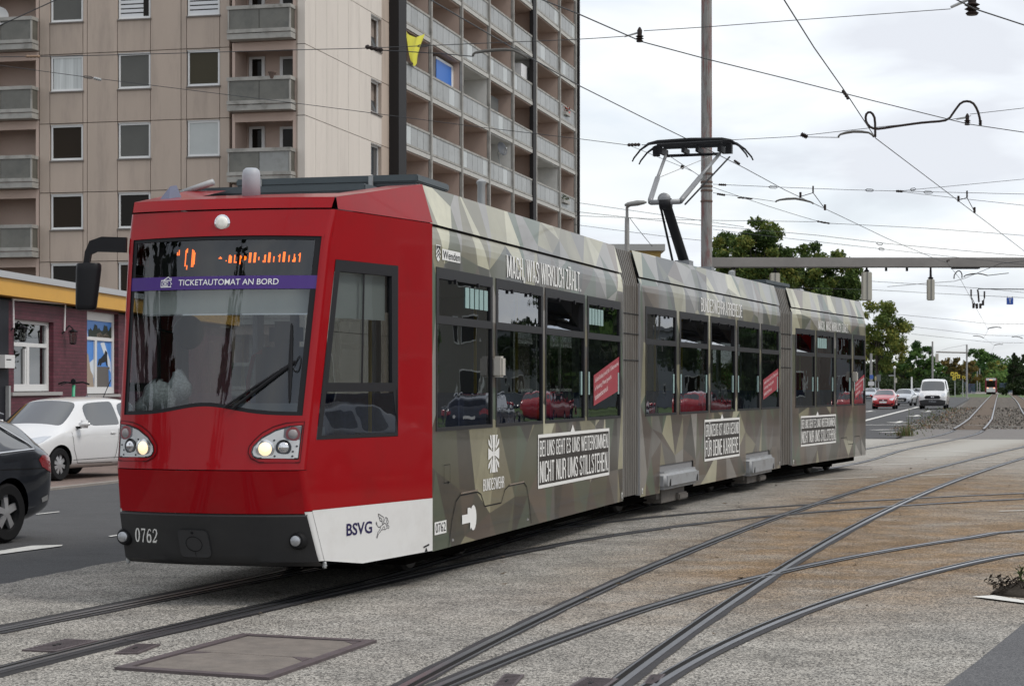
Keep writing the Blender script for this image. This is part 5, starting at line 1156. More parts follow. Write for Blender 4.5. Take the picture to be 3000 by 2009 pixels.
for k, fz in enumerate(FLO[:7]):
    z0, z1 = fz - .43, fz + 2.35
    ci = 0
    for a, b, ty in cols:
        t1, t0 = tA(zz1(a)), tA(zz1(b))
        if ty == 'p':
            mb = MB(); slab(mb, PA, t0 + g, t1 - g, -.3, 0, z0 + g, z1 - g); mb.build('wall_panel', m_beige, blk, fix=True)
        else:
            mb = MB(); slab(mb, PA, t0 + g, t1 - g, -.3, 0, z0 + g, fz + .84); mb.build('wall_panel', m_beige, blk, fix=True)
            mb = MB(); slab(mb, PA, t0 + g, t1 - g, -.3, -.02, fz + 2.30, z1 - g); mb.build('window_lintel', m_beige, blk, fix=True)
            win(PA, t0 + .03, t1 - .03, fz + .89, fz + 2.27, FILLS.get((k, ci), [m_wglass2]))
            ci += 1
mb = MB(); slab(mb, PA, tA(870), tA(0), -.32, -.28, 0, FLO[0] - .4); slab(mb, PA, .0, tA(115), -.3, 0, FLO[6] + 2.36, 29.6); mb.build('upper_wall', m_beige, blk, fix=True)
def balcony(k, u0, u1, left):
    fz = FLO[k]; t1, t0 = tA(u0), tA(u1); mb = MB()
    slab(mb, PA, t0, t1, 0, .55, fz - .24, fz - .03)                       # slab
    slab(mb, PA, t0, t1, .44, .58, fz, fz + .14); slab(mb, PA, t0, t1, .44, .58, fz + .92, fz + 1.06); slab(mb, PA, t0, t0 + .09, 0, .44, fz + .92, fz + 1.06); slab(mb, PA, t0, t0 + .09, 0, .44, fz, fz + .14)
    for t in (t0 + .03, t1 - .09): slab(mb, PA, t, t + .06, .46, .54, fz + .14, fz + .92)
    o = mb.build('balcony', m_slabc, blk, fix=True)
    n = 2
    for i in range(n):
        a = t0 + .1 + (t1 - t0 - .2) * i / n; s = MB(); slab(s, PA, a + .012, a + (t1 - t0 - .2) / n - .012, .48, .51, fz + .14, fz + .92); s.build('parapet_panel', m_parapd if (left or k != 3 or i) else m_parap, o, fix=True)
    s = MB(); slab(s, PA, t0 + .03, t0 + .05, .02, .44, fz + .14, fz + .92); s.build('side_panel', m_parapd, o, fix=True)
    s = MB(); slab(s, PA, t0 + .12, t1 - .12, -1.32, -1.28, fz - .03, fz + 2.5); slab(s, PA, t0 - .01, t0 + .12, -1.3, -.0, fz - .03, fz + 2.5); slab(s, PA, t1 - .12, t1, -1.3, -.0, fz - .03, fz + 2.5); slab(s, PA, t0, t1, -1.3, 0, fz - .24, fz - .03); slab(s, PA, t0 + .12, t1 - .12, -.06, -.01, fz + 2.16, fz + 2.5); s.build('recess_wall', m_pink, o, fix=True)
    if not left:
        w_ = t1 - t0
        for nm, q0, q1, z0, z1 in (('balcony_door', .66, .91, .02, 2.14), ('balcony_window', .08, .42, .75, 2.10)):
            a, b = t0 + w_ * q0, t0 + w_ * q1; s = MB()
            for c in ((a, a + .13, z0, z1), (b - .13, b, z0, z1), (a + .13, b - .13, z1 - .1, z1), (a + .13, b - .13, z0, z0 + .1)): slab(s, PA, c[0], c[1], -1.28, -1.20, fz + c[2], fz + c[3])
            d_ = s.build(nm, m_wframe, o, fix=True); s = MB(); slab(s, PA, a + .1, b - .1, -1.27, -1.23, fz + z0 + .1, fz + z1 - .1); s.build('pane', m_wglass2, d_, fix=True) if False else s.build('door_glass' if 'door' in nm else 'window_glass', m_wglass2 if (nm == 'balcony_door' or k != 4) else m_blind1, o, fix=True)
    else:
        s = MB(); slab(s, PA, t0 + .125, t0 + .16, -1.1, -.2, fz + .2, fz + 2.05); s.build('side_window', m_wglass2, o, fix=True)
    return o
for k in range(7): balcony(k, 680, 866.5, False); balcony(k, -75, 113, True)
mb = MB(); slab(mb, PA, tA(-75), 24, -.3, 0, 0, 29.6); mb.build('outer_wall', m_beige, blk, fix=True)
# --- long side: off white boards, small windows, black pilaster
us = [893.5, 925, 957.6, 990, 1021, 1052, 1087]
for k, fz in enumerate(FLO[:9]):
    z0, z1 = fz - .43, fz + 2.35
    for a, b in zip(us, us[1:]):
        t0, t1 = tB(a), tB(b); mb = MB(); slab(mb, PB, t0 + .01 - (.02 if a == us[0] else 0), t1 - .01, -.3, 0, z0 + g, z1 - g); mb.build('wall_panel', m_offw, blk, fix=True)
    t0, t1, t2 = tB(1087), tB(1118), tB(1140)
    mb = MB(); slab(mb, PB, t0 + .01, t1, -.3, 0, z0 + g, fz + .84); mb.build('wall_panel', m_offw, blk, fix=True); mb = MB(); slab(mb, PB, t0 + .01, t1, -.3, 0, fz + 2.30, z1 - g); mb.build('window_lintel', m_offw, blk, fix=True)
    mb = MB(); slab(mb, PB, t1 + .01, t2, -.3, -.01, z0 + g, z1 - g); mb.build('wall_panel', m_beige, blk, fix=True)
    win(PB, t0 + .03, t1 - .03, fz + .89, fz + 2.27, [pm('sky_grey_glass', (.06, .065, .07), .05)], rec=.22, tilt=k in (4, 5))
for q in ((tB(1140), tB(1163), -.3, .45), (TW - .25, TW, -1.7, .2)): mb = MB(); slab(mb, PB, *q, 0, 29.6); mb.build('pilaster', m_pil, blk, fix=True)
# --- loggias
pu = [1163, 1259, 1349.5, 1430, 1500, 1567, 1637, 1684]; pt = [tB(u) for u in pu]
rl = random.Random(11)
WHITE = {(5, 2), (4, 3), (6, 4), (2, 5), (4, 5)}
for k, fz in enumerate(FLO):
    mb = MB(); slab(mb, PB, pt[0], TW - .25, -1.75, .06, fz - .22, fz - .02); mb.build('floor_slab', m_slabe, blk, fix=True)
    if fz < 4: continue
    for i in range(7):
        t0, t1 = pt[i], pt[i + 1]; mw = m_lwhite if (k, i) in WHITE else m_pink
        mb = MB(); slab(mb, PB, t0 + .1, t1 - .1, -1.72, -1.66, fz - .02, fz + 2.56); slab(mb, PB, t1 - .1, t1 + .1, -1.7, -.05, fz - .02, fz + 2.56); slab(mb, PB, t0 + .1, t1 - .1, -1.66, -.02, fz + 2.5, fz + 2.559)
        lg = mb.build('loggia', mw, blk, fix=True)
        n = 5
        for j in range(n):
            a = t0 + .12 + (t1 - t0 - .24) * j / n; b = t0 + .12 + (t1 - t0 - .24) * (j + 1) / n
            s = MB(); slab(s, PB, a + .02, b - .02, -.01, .02, fz + .12, fz + .95); s.build('parapet_panel', m_parapl if rl.random() < .13 else m_parap, lg, fix=True)
        s = MB(); slab(s, PB, t0 + .1, t1 - .1, -.05, .05, fz + .95, fz + 1.05); slab(s, PB, t0 + .1, t1 - .1, -.04, .04, fz + .02, fz + .12); s.build('handrail', m_slabc, lg, fix=True)
        if mw is m_pink and rl.random() < .75:
            a = t0 + (t1 - t0) * rl.uniform(.15, .3); s = MB(); slab(s, PB, a, a + (t1 - t0) * .5, -1.66, -1.62, fz + .5, fz + 2.15); s.build('loggia_window', m_wglass2, lg, fix=True)
for i, t in enumerate(pt[1:]):
    mb = MB(); slab(mb, PB, t - .10, t + .10, -.02, .12, 0, 29.6); mb.build('loggia_post', m_slabc if i != 4 else m_slabc, blk, fix=True)
mb = MB(); slab(mb, PB, pt[5] - .85, pt[5] - .105, -.12, .11, 0, 29.6); mb.build('pilaster', m_pil, blk, fix=True)
# --- things on the balconies
def PBuv(u, v, o):
    """point on the loggia front, o metres outwards"""
    P0 = KX - DA * o; s, z = wallmap(P0, DB)(u, v); return P0 + DB * s + Vector((0, 0, z))
a, b, c = PBuv(1176, 62, .18), PBuv(1240, 100, .18), PBuv(1213, 183, .22)
mb = MB()
def cloth(p, q):
    top = a.lerp(b, p) + Vector((0, 0, -.34 * math.sin(math.pi * p))); e_ = a.lerp(c, q) if p < .5 else b.lerp(c, q)
    L_, R_ = a.lerp(c - DB * .42, q), b.lerp(c + DB * .42, q); m_ = L_.lerp(R_, p); sag = -.42 * math.sin(math.pi * p) * (1 - q) + (-.16) * math.sin(math.pi * p) * q
    return m_ + Vector((0, 0, sag)) - DA * (.07 * math.sin(p * 14 + q * 5) * (1 - q * .5))
mb.grid(cloth, lin_(0, 1, 16), lin_(0, 1, 16)); o = mb.build('yellow_cloth', pm('yellow_fabric', (.56, .53, .055), .85), smooth=True); tag(o, 'yellow cloth hung out to dry under a loggia ceiling next to the black pilaster', 'cloth')
def pbox(name, u0, u1, v0, v1, o0, o1, mats, label, cat):
    P0 = KX - DA * o1; mp = wallmap(P0, DB); s0, za = mp(u0, v1); s1, zb = mp(u1, v0); mb = MB(); 
    slab(mb, PB, s0, s1, o0, o1, za, zb); return tag(mb.build(name, mats, fix=True), label, cat)
bx = pbox('storage_cabinet', 1278, 1330, 196, 262, -.9, -.35, pm('cabinet_white', (.7, .7, .7), .5), 'blue fronted white cabinet standing in a second floor loggia beside the post', 'cabinet')
P0 = KX + DA * .34; s0, za = wallmap(P0, DB)(1278, 262); s1, zb = wallmap(P0, DB)(1322, 199); mb = MB(); slab(mb, PB, s0, s1, -.36, -.33, za, zb); mb.build('door', pm('cabinet_blue', (.02, .14, .50), .5), bx, fix=True)
pbox('white_crate', 1527, 1553, 203, 235, -.8, -.3, pm('cabinet_white', (.7, .7, .7), .5), 'white box standing behind the parapet of a loggia just left of the black band', 'box')
pbox('grey_air_unit', 1435, 1460, 292, 325, -1.2, -.5, pm('unit_grey', (.09, .09, .085), .7), 'small dark grey unit on the white stained loggia', 'air unit')
def dish(p, r, nrm, label, mat):
    q = nrm.to_track_quat('Z', 'Y').to_matrix().to_4x4(); mb = MB(Matrix.Translation(p) @ q); mb.lathe([(.02, -.10 * r), (r * .5, -.05 * r), (r * .85, .06 * r), (r, .16 * r), (r * .97, .18 * r), (r * .8, .08 * r), (r * .4, -.02 * r), (.02, -.06 * r)], 24)
    o = mb.build('satellite_dish', mat, smooth=True); tag(o, label, 'satellite dish')
    mb = MB(Matrix.Translation(p) @ q); mb.tube([(0, -r, .1 * r), (0, -.2 * r, .75 * r)], .02, 6); mb.lathe([(.02, -.05), (.05, -.05), (.05, .06), (.02, .06)], 8, (0, -.15 * r, .78 * r)); mb.build('receiver_arm', m_steel, o, fix=True)
    mb = MB(Matrix.Translation(p) @ q); mb.tube([(0, 0, -.08 * r), (0, -.1, -.3), (0, -.9, -.3)], .025, 6); mb.build('mast', m_steel, o)
dish(PBuv(1469, 437, -.15), .39, Vector((.75, -.62, .25)), 'dark grey satellite dish fixed in a loggia above the tram roof', pm('dish_grey', (.07, .075, .085), .5))
p = PA(tA(8), .45, FLO[5] + 1.12); dish(p, .45, Vector((.2, -.9, .4)), 'pale satellite dish behind the parapet of the upper left balcony', pm('dish_pale', (.45, .45, .44), .5))
p = PA(tA(811.5), .52, FLO[4] + .97); mb = MB(); mb.lathe([(.08, 0), (.15, .22), (.17, .22), (.17, .27), (.13, .27), (.12, .24)], 12, p - Vector((0, 0, .02))); o = mb.build('flower_pot', pm('pot_brown', (.11, .075, .06), .8), fix=True); tag(o, 'brown flower pot hanging on the balcony rail of the end wall', 'flower pot')
rf = random.Random(3)
def flowers(pc, n, sx, mats, label, name='flower_box'):
    mb = MB(); 
    for i in range(n):
        q = pc + DB * rf.uniform(-sx, sx) + Vector((rf.uniform(-.1, .1), rf.uniform(-.1, .1), rf.uniform(0, .32))); r_ = rf.uniform(.04, .09)
        mb.add([q + Vector((rf.uniform(-r_, r_), rf.uniform(-r_, r_), rf.uniform(-r_, r_))) for _ in range(4)], [(0, 1, 2), (0, 2, 3), (1, 3, 2), (0, 3, 1)], rf.randrange(len(mats)))
    o = mb.build(name, mats); tag(o, label, 'flowers')
    b = MB(); 
    vs = [pc + DB * a + Vector((c, 0, z)) for z in (-.18, .02) for a, c in ((-sx, -.1), (sx, -.1), (sx, .1), (-sx, .1))]; b.add(vs, [(0, 3, 2, 1), (4, 5, 6, 7), (0, 1, 5, 4), (1, 2, 6, 5), (2, 3, 7, 6), (3, 0, 4, 7)]); b.build('planter', m_slabc, o, fix=True)
m_leafd = pm('leaf_dark', (.03, .055, .02), .8)
flowers(PBuv(1661, 331, .1), 60, .6, [pm('flower_red', (.5, .03, .015), .7), m_leafd], 'red geraniums on a loggia parapet near the right end of the block')
flowers(PBuv(1657, 588, .1), 70, .9, [m_leafd, pm('leaf_olive', (.09, .09, .035), .8)], 'green plants on the lowest visible loggia parapet near the right end of the block')

# ================================================================== LOW SHOP
SP = Vector((-11.3, 43.2, 0)); HS = R(5.2); DS = Vector((math.sin(HS), math.cos(HS), 0)); DN = Vector((DS.y, -DS.x, 0))
fS = wallmap(SP, DS); PS = lambda s, o, z: SP + DS * s + DN * o + Vector((0, 0, z))
def Sq(u, v): return fS(u, v)
z5 = lambda a, b: fS(a * .31888, 600 + b * .31888)
shop = empty('shop_building', PS(4, 0, 0), 'low purple brick shop with yellow fascia and grey roof edge beside the apartment block', 'shop')
M_SH = Matrix(((0, 0, 0, 0),) * 4)
m_brick = brickmat('purple_brick', (.120, .024, .040), (.085, .016, .028), (.070, .018, .026), .25, .085, .01, 'YZ', .7)
wall_end = 22.0
w1a, w1z1 = z5(128, 1045); w1b, _ = z5(492, 1075); w1z0 = Sq(41, 1146)[1]; w1z1 = z5(130, 1045)[1]
w2a, w2b = z5(800, 960)[0], z5(1088, 960)[0]; w2z1 = z5(805, 945)[1]; w2z0 = Sq(258, 1153)[1]
blk_end = z5(60, 900)[0]; top = 3.60
mb = MB(); T = lambda s: s
def wbox(s0, s1, z0, z1, o0=-.3, o1=0.0): slab(mb, PS, s0, s1, o0, o1, z0, z1)
for s0, s1 in ((blk_end, w1a), (w1b, w2a), (w2b, wall_end)): wbox(s0, s1, 0, top)
for s0, s1, a, b in ((w1a, w1b, w1z0, w1z1), (w2a, w2b, w2z0, w2z1)): wbox(s0, s1, 0, a - .06); wbox(s0, s1, b, top)
o = mb.build('brick_wall', m_brick, shop, fix=True)
mb = MB(); slab(mb, PS, blk_end - 8, blk_end, -.3, .05, 0, top); mb.build('dark_wall', pm('dark_blue_wall', (.016, .017, .022), .6), shop, fix=True)
mb = MB(); slab(mb, PS, -8, wall_end, -9, -.35, 0, 3.9); slab(mb, PS, -8, wall_end, -9, -.30, 3.9, 4.02); mb.build('roof', m_roofg, shop, fix=True)
zf0, zf1, zc1 = z5(300, 877)[1], z5(0, 683)[1], z5(0, 622)[1]
mb = MB(); slab(mb, PS, -8, wall_end, -.3, .28, zf0, zf1); mb.build('yellow_fascia', pm('fascia_yellow', (.62, .335, .055), .6, var=.05, vscale=1.5), shop, fix=True)
mb = MB(); slab(mb, PS, -8, wall_end, -.4, .34, zf1 + .002, zc1); mb.build('roof_edge', pm('coping_grey', (.42, .43, .44), .5), shop, fix=True)
def frame_bars(bars, name, mat, o0=-.22, o1=-.12):
    global mb
    mb = MB()
    for a, b, c, d in bars: slab(mb, PS, a, b, o0, o1, c, d)
    return mb.build(name, mat, shop, fix=True)
W = w1b - w1a; f = .11; tr0, tr1 = z5(300, 1303)[1], z5(300, 1268)[1]; mu = w1a + W * .455
wo1 = frame_bars([(w1a, w1b, w1z1 - .08, w1z1), (w1a, w1b, w1z0, w1z0 + .16), (w1a, w1a + .07, w1z0 + .16, w1z1 - .08), (w1b - .16, w1b - .0, w1z0 + .16, w1z1 - .08), (w1a + .07, w1b - .16, tr0, tr1), (mu - .06, mu + .12, w1z0 + .16, tr0), (mu - .18, mu - .09, w1z0 + .16, tr0 - .05)], 'window', m_wframe)
mb = MB(); slab(mb, PS, w1a, w1b, -.20, -.17, w1z0, w1z1); mb.build('pane', glass('shop_glass', (.22, .24, .23), 1.6), wo1, fix=True)
mb = MB(); slab(mb, PS, w1a - .1, w1b + .1, -1.2, -1.15, w1z0 - .2, w1z1); mb.build('room', pm('shop_room', (.06, .06, .055), .8), wo1, fix=True)
mb = MB(); slab(mb, PS, w1b - 1.0, w1b - .3, -.32, -.29, w1z0, w1z1); mb.build('net_curtain', pm('shop_curtain', (.30, .31, .29), .9), wo1, fix=True)
mb = MB()
for s, z, r_, h in ((w1a + .55, tr1 + .25, .55, .28), (w1a + .6, (tr0 + w1z0) / 2 + .1, .5, .33)): fill(mb, [(s + r_ * math.cos(t), z + h * math.sin(t)) for t in np.linspace(0, 6.28, 18)[:-1]], lambda a, b: PS(a, -.55, b))
mb.build('yellow_emblem', pm('emblem_yellow', (.45, .27, .03), .6), wo1)
mb = MB(); slab(mb, PS, w1a - .25, w1b + .5, -.1, .06, w1z0 - .10, w1z0 - .02); mb.build('sill', pm('stone_sill', (.36, .35, .34), .7), wo1, fix=True)
W2 = w2b - w2a; trz0, trz1 = z5(900, 1243)[1], z5(900, 1212)[1]; bx0 = z5(900, 1062)[1]; mu2 = w2a + W2 * .40
wo2 = frame_bars([(w2a, w2b, bx0, w2z1), (w2a, w2b, w2z0, w2z0 + .17), (w2a, w2a + .05, w2z0 + .17, bx0), (w2b - .14, w2b, w2z0 + .17, bx0), (w2a + .05, w2b - .14, trz0, trz1), (mu2 - .05, mu2 + .13, w2z0 + .17, trz0)], 'window', m_wframe)
m_psky = pm('poster_sky', (.05, .22, .62), .4); m_ptree = pm('poster_tree', (.02, .03, .02), .5); m_pst = pm('poster_stone', (.33, .26, .19), .5); m_pcl = pm('poster_cloud', (.62, .68, .74), .5); m_pdk = pm('poster_bronze', (.012, .014, .016), .5); m_pgr = pm('poster_granite', (.10, .09, .08), .5)
def poster(s0, s1, z0, z1, shapes):
    mb = MB(); slab(mb, PS, s0, s1, -.19, -.16, z0, z1); p = mb.build('poster', m_psky, wo2, fix=True)
    for nm, mt, pl in shapes:
        mb = MB(); fill(mb, pl, lambda a, b: PS(s0 + (s1 - s0) * a, -.157 + (.002 if mt in (m_ptree, m_pst, m_pdk, m_pgr) else 0), z0 + (z1 - z0) * b))
        q = mb.build(nm, mt, wo2)
rp = random.Random(4)
tree_ = [(0.22, .0)] + [(.22 + .78 * i / 22, .35 + .5 * rp.random()) for i in range(23)] + [(1, 0)]
poster(w2a + .05, w2b - .14, trz1, bx0, [('poster_cloud', m_pcl, [(0, .2), (.18, .35), (.2, .05), (0, 0)]), ('poster_trees', m_ptree, tree_), ('poster_houses', m_pst, [(.5, 0), (.5, .2), (.62, .32), (.72, .15), (.84, .35), (.95, .1), (.95, 0)])])
poster(w2a + .05, mu2 - .05, w2z0 + .17, trz0, [('poster_cloud', m_pcl, [(.6, .5), (1, .6), (1, .2), (.7, .2)]), ('poster_tower', m_pst, [(0, 0), (0, .35), (.2, .75), (.28, .72), (.33, .86), (.42, .72), (.55, .7), (.75, .35), (.95, .25), (1, .0)])])
poster(mu2 + .13, w2b - .14, w2z0 + .17, trz0, [('poster_cloud', m_pcl, [(.3, .95), (.55, .98), (.95, .55), (.98, .3), (.7, .55)]), ('poster_beast', m_pdk, [(.12, .46), (.2, .6), (.35, .63), (.55, .72), (.62, .80), (.75, .76), (.74, .66), (.78, .46), (.7, .46), (.65, .55), (.4, .52), (.32, .46), (.25, .46), (.27, .54), (.2, .46)]), ('poster_plinth', m_pgr, [(.05, 0), (.1, .38), (.02, .40), (.02, .44), (.9, .44), (.9, .40), (.82, .38), (.86, 0)])])
mb = MB(); slab(mb, PS, w2a - .1, w2b + .05, -.1, .05, w2z0 - .09, w2z0 - .02); mb.build('sill', pm('stone_sill', (.36, .35, .34), .7), wo2, fix=True)
mb = MB(); P5 = lambda a, b, o=.06: PS(*(lambda q: (q[0], o, q[1]))(z5(a, b)))
mb.tube([P5(92, 868), P5(590, 908)], .025, 6); mb.tube([P5(98, 872), P5(102, 1130)], .022, 6); mb.tube([P5(577, 912), P5(570, 1160)], .022, 6); mb.build('cable_conduit', m_white, shop, fix=True)
for (a, b, lab) in ((120, 1185, 'black carriage lantern on the purple wall at the left of the shop window'), (590, 1215, 'black carriage lantern on the purple wall between the two shop windows')):
    c = P5(a, b, .22); o = empty('wall_lantern', c, lab, 'lantern', 'wall lanterns of the shop')
    mb = MB(); mb.lathe([(.02, .20), (.12, .14), (.11, .12)], 6, c); mb.lathe([(.08, -.16), (.08, -.14), (.05, -.18)], 6, c); mb.tube([c + Vector((0, 0, .2)), c + Vector((-.08, -.05, .28)), P5(a - 22, b - 30, .0)], .018, 6)
    for i in range(6): t = i * math.pi / 3; mb.tube([c + Vector((.10 * math.cos(t), .10 * math.sin(t), .13)), c + Vector((.07 * math.cos(t), .07 * math.sin(t), -.15))], .009, 4)
    mb.build('cage', m_black, o, fix=True); mb = MB(); mb.lathe([(.05, -.14), (.08, .12)], 6, c); mb.build('glass', glass('lantern_glass', (.75, .75, .7), 1.4), o, fix=True)
c = fS(7, 1059); o = empty('letter_box', PS(c[0], .1, c[1]), 'white letter box on the dark wall at the left edge', 'letter box'); mb = MB(); slab(mb, PS, fS(-14, 1059)[0], fS(15.5, 1059)[0], .05, .22, fS(7, 1078)[1], fS(7, 1040)[1]); mb.build('case', m_wframe, o, fix=True); mb = MB(); slab(mb, PS, fS(-10, 1059)[0], fS(4, 1059)[0], .22, .226, fS(7, 1055)[1], fS(7, 1052)[1]); mb.build('slot', m_black, o, fix=True)
c = fS(11, 1160); mb = MB(); slab(mb, PS, c[0] - .06, c[0] + .06, .06, .14, 0, fS(8, 1130)[1]); tag(mb.build('grey_pipe', m_steel, fix=True), 'grey metal drain pipe against the dark wall at the left edge', 'pipe')

mb = MB(); slab(mb, PS, -10, wall_end, 0, 2.1, 0, .55); tag(mb.build('raised_pavement', m_pavers, fix=True), kind='structure')
# far flat roofed ochre building behind the lamp post
fb = empty('flat_roofed_building', (8, 150, 0), 'distant flat roofed ochre building just showing above the tram', 'building')
p0, p1 = at(1690, 700, 150), at(1936, 720, 150)
mb = MB(); mb.bb(p0.x, p1.x, 150, 170, 0, at(0, 735, 150).z); mb.build('wall', pm('ochre_wall', (.42, .28, .09), .8), fb, fix=True)
mb = MB(); mb.bb(p0.x - .3, p1.x + .3, 149.6, 170.4, at(0, 735, 150).z, at(0, 716, 150).z); mb.build('roof', pm('grey_fascia', (.36, .36, .35), .7), fb, fix=True)
for i in range(4): mb = MB(); x = p0.x + .8 + i * 1.5; mb.bb(x, x + 1.0, 149.93, 149.99, 6, 7.6); mb.build('window', m_wglass2, fb, fix=True)

# ================================================================== ROAD VEHICLES
m_cglass = pm('car_glass', (.03, .033, .036), .03, spec=1.0, coat=1.0)
m_tyre = pm('tyre_rubber', (.016, .016, .017), .85)
m_rim = pm('alloy_rim', (.40, .40, .41), .4, .35)
m_lamp = pm('clear_lamp', (.55, .57, .60), .12, .35, coat=1.0)
m_tail = pm('tail_lamp_red', (.26, .008, .012), .15, coat=1.0)
m_arch = pm('wheel_arch_dark', (.008, .008, .008), .9)
m_euro = pm('plate_blue', (.02, .06, .35), .5)
def carpaint(name, col, metal=0.0, rough=.3): return pm(name, col, rough, metal, coat=1.0, var=.03, vscale=1.0)
def car(spec, paint, root):
    """spec: stations front to back (x, zb, zbelt, half belt, ztop, half top), axles, sizes. Builds the parts under root (local: x forward, y left)."""
    S = spec['st']; n = len(S); ring = []
    for (x, zb, zs, hb, zt, ht) in S:
        hs = hb * .965; zm = zb + (zs - zb) * .52
        ring.append([(x, 0, zb), (x, hs * .80, zb), (x, hs * .99, zb + .10), (x, hb * 1.0, zm), (x, hb, zs - .10), (x, hb * .975, zs), (x, ht, zt - .045), (x, ht * .78, zt), (x, 0, zt + spec.get('crown', .025))])
    m_ = len(ring[0]); bm = bmesh.new(); V = []
    for r_ in ring: V.append([bm.verts.new(p) for p in r_])
    W = []
    for r_ in ring: W.append([None] + [bm.verts.new((p[0], -p[1], p[2])) for p in r_[1:-1]] + [None])
    for i in range(n): W[i][0] = V[i][0]; W[i][-1] = V[i][-1]
    G_ = {}
    for i in range(n - 1):
        for j in range(m_ - 1):
            a = bm.faces.new((V[i][j], V[i][j + 1], V[i + 1][j + 1], V[i + 1][j])); b = bm.faces.new((W[i][j], W[i + 1][j], W[i + 1][j + 1], W[i][j + 1]))
            for f_, s in ((a, 'L'), (b, 'R')): G_[(i, j, s)] = f_
    for i, fl in ((0, False), (n - 1, True)):
        loop = V[i][:] + [W[i][j] for j in range(m_ - 2, 0, -1)]
        bm.faces.new(loop if fl else loop[::-1])
    groups = []      # (faces, part name)
    ws, rw = spec['ws'], spec['rw']
    groups.append(([G_[(i, j, s)] for i in ws for j in (6, 7) for s in 'LR'], 'windscreen', .022))
    if rw: groups.append(([G_[(i, j, s)] for i in rw for j in (6, 7) for s in 'LR'], 'rear_window', .05))
    for sd in 'LR':
        for segs in spec['side']: groups.append(([G_[(i, 5, sd)] for i in segs], 'side_window', .024))
    names = ['body']; mats = [paint]
    for k, (fs_, nm, ins) in enumerate(groups):
        bmesh.ops.inset_region(bm, faces=fs_, thickness=ins, use_even_offset=True, use_boundary=True)
        for f_ in fs_: f_.material_index = len(names)
        names.append(nm); mats.append(m_cglass)
    cr = bm.edges.layers.float.get('crease_edge') or bm.edges.layers.float.new('crease_edge')
    for i in range(n - 1):
        for X_ in (V, W):
            for j, w_ in ((5, .45), (2, .4), (1, .3)):
                e_ = bm.edges.get((X_[i][j], X_[i + 1][j]))
                if e_: e_[cr] = w_
    for e_ in bm.edges:
        mi_ = {f_.material_index for f_ in e_.link_faces}
        if len(mi_) > 1: e_[cr] = .75
    bmesh.ops.recalc_face_normals(bm, faces=bm.faces)
    for f_ in bm.faces: f_.smooth = True
    me = bpy.data.meshes.new('car_body'); bm.to_mesh(me); bm.free()
    for mt in mats: me.materials.append(mt)
    me.materials.append(m_arch)
    o = bpy.data.objects.new('car_body', me); COL.objects.link(o)
    md = o.modifiers.new('s', 'SUBSURF'); md.levels = md.render_levels = spec.get('sub', 2)
    cut = MB()
    R_ = spec['wr']
    for ax in spec['axles']:
        for sy in (-1, 1): cut.lathe([(R_ + .055, -.16), (R_ + .055, .30)], 28, (ax, sy * spec['track'] , R_ - .0), 'Y') if sy > 0 else cut.lathe([(R_ + .055, -.30), (R_ + .055, .16)], 28, (ax, sy * spec['track'], R_), 'Y')
    co = cut.build('cut', m_arch, fix=True); 
    for q in range(len(mats)): co.data.materials.append(m_arch)
    for p in co.data.polygons: p.material_index = 0
    md = o.modifiers.new('b', 'BOOLEAN'); md.object = co; md.operation = 'DIFFERENCE'; md.solver = 'EXACT'; md.material_mode = 'TRANSFER'
    bpy.context.view_layer.update(); dg = bpy.context.evaluated_depsgraph_get(); ev = o.evaluated_get(dg); me2 = bpy.data.meshes.new_from_object(ev)
    nm_ = [m.name for m in me2.materials]
    V2 = np.array([v.co[:] for v in me2.vertices]); P2 = [(tuple(p.vertices), p.material_index) for p in me2.polygons]
    bvh = BVHTree.FromPolygons([tuple(v) for v in V2], [p for p, _ in P2])
    bpy.data.objects.remove(o); bpy.data.objects.remove(co)
    def sub(idx, name, mt, parent):
        fs_ = [p for p, i in P2 if i in idx]; used = sorted({v for f_ in fs_ for v in f_}); mp_ = {v: k for k, v in enumerate(used)}
        b = MB(); b.v = [tuple(V2[v]) for v in used]; b.f = [tuple(mp_[v] for v in f_) for f_ in fs_]; b.mi = [0] * len(b.f); b.col = [(1, 1, 1)] * len(b.f)
        if not b.f: return None
        if len(mt) > 1: b.mi = [mt_i(i) for p, i in P2 if i in idx]
        return b.build(name, mt, parent, auto=40)
    arch_idx = [i for i, q in enumerate(nm_) if q == m_arch.name]
    mt_i = lambda i: 1 if i in arch_idx else 0
    body = sub([0] + arch_idx, 'body', [paint, m_arch], root)
    for k in range(1, len(names)): sub([k], names[k], [m_cglass], root)
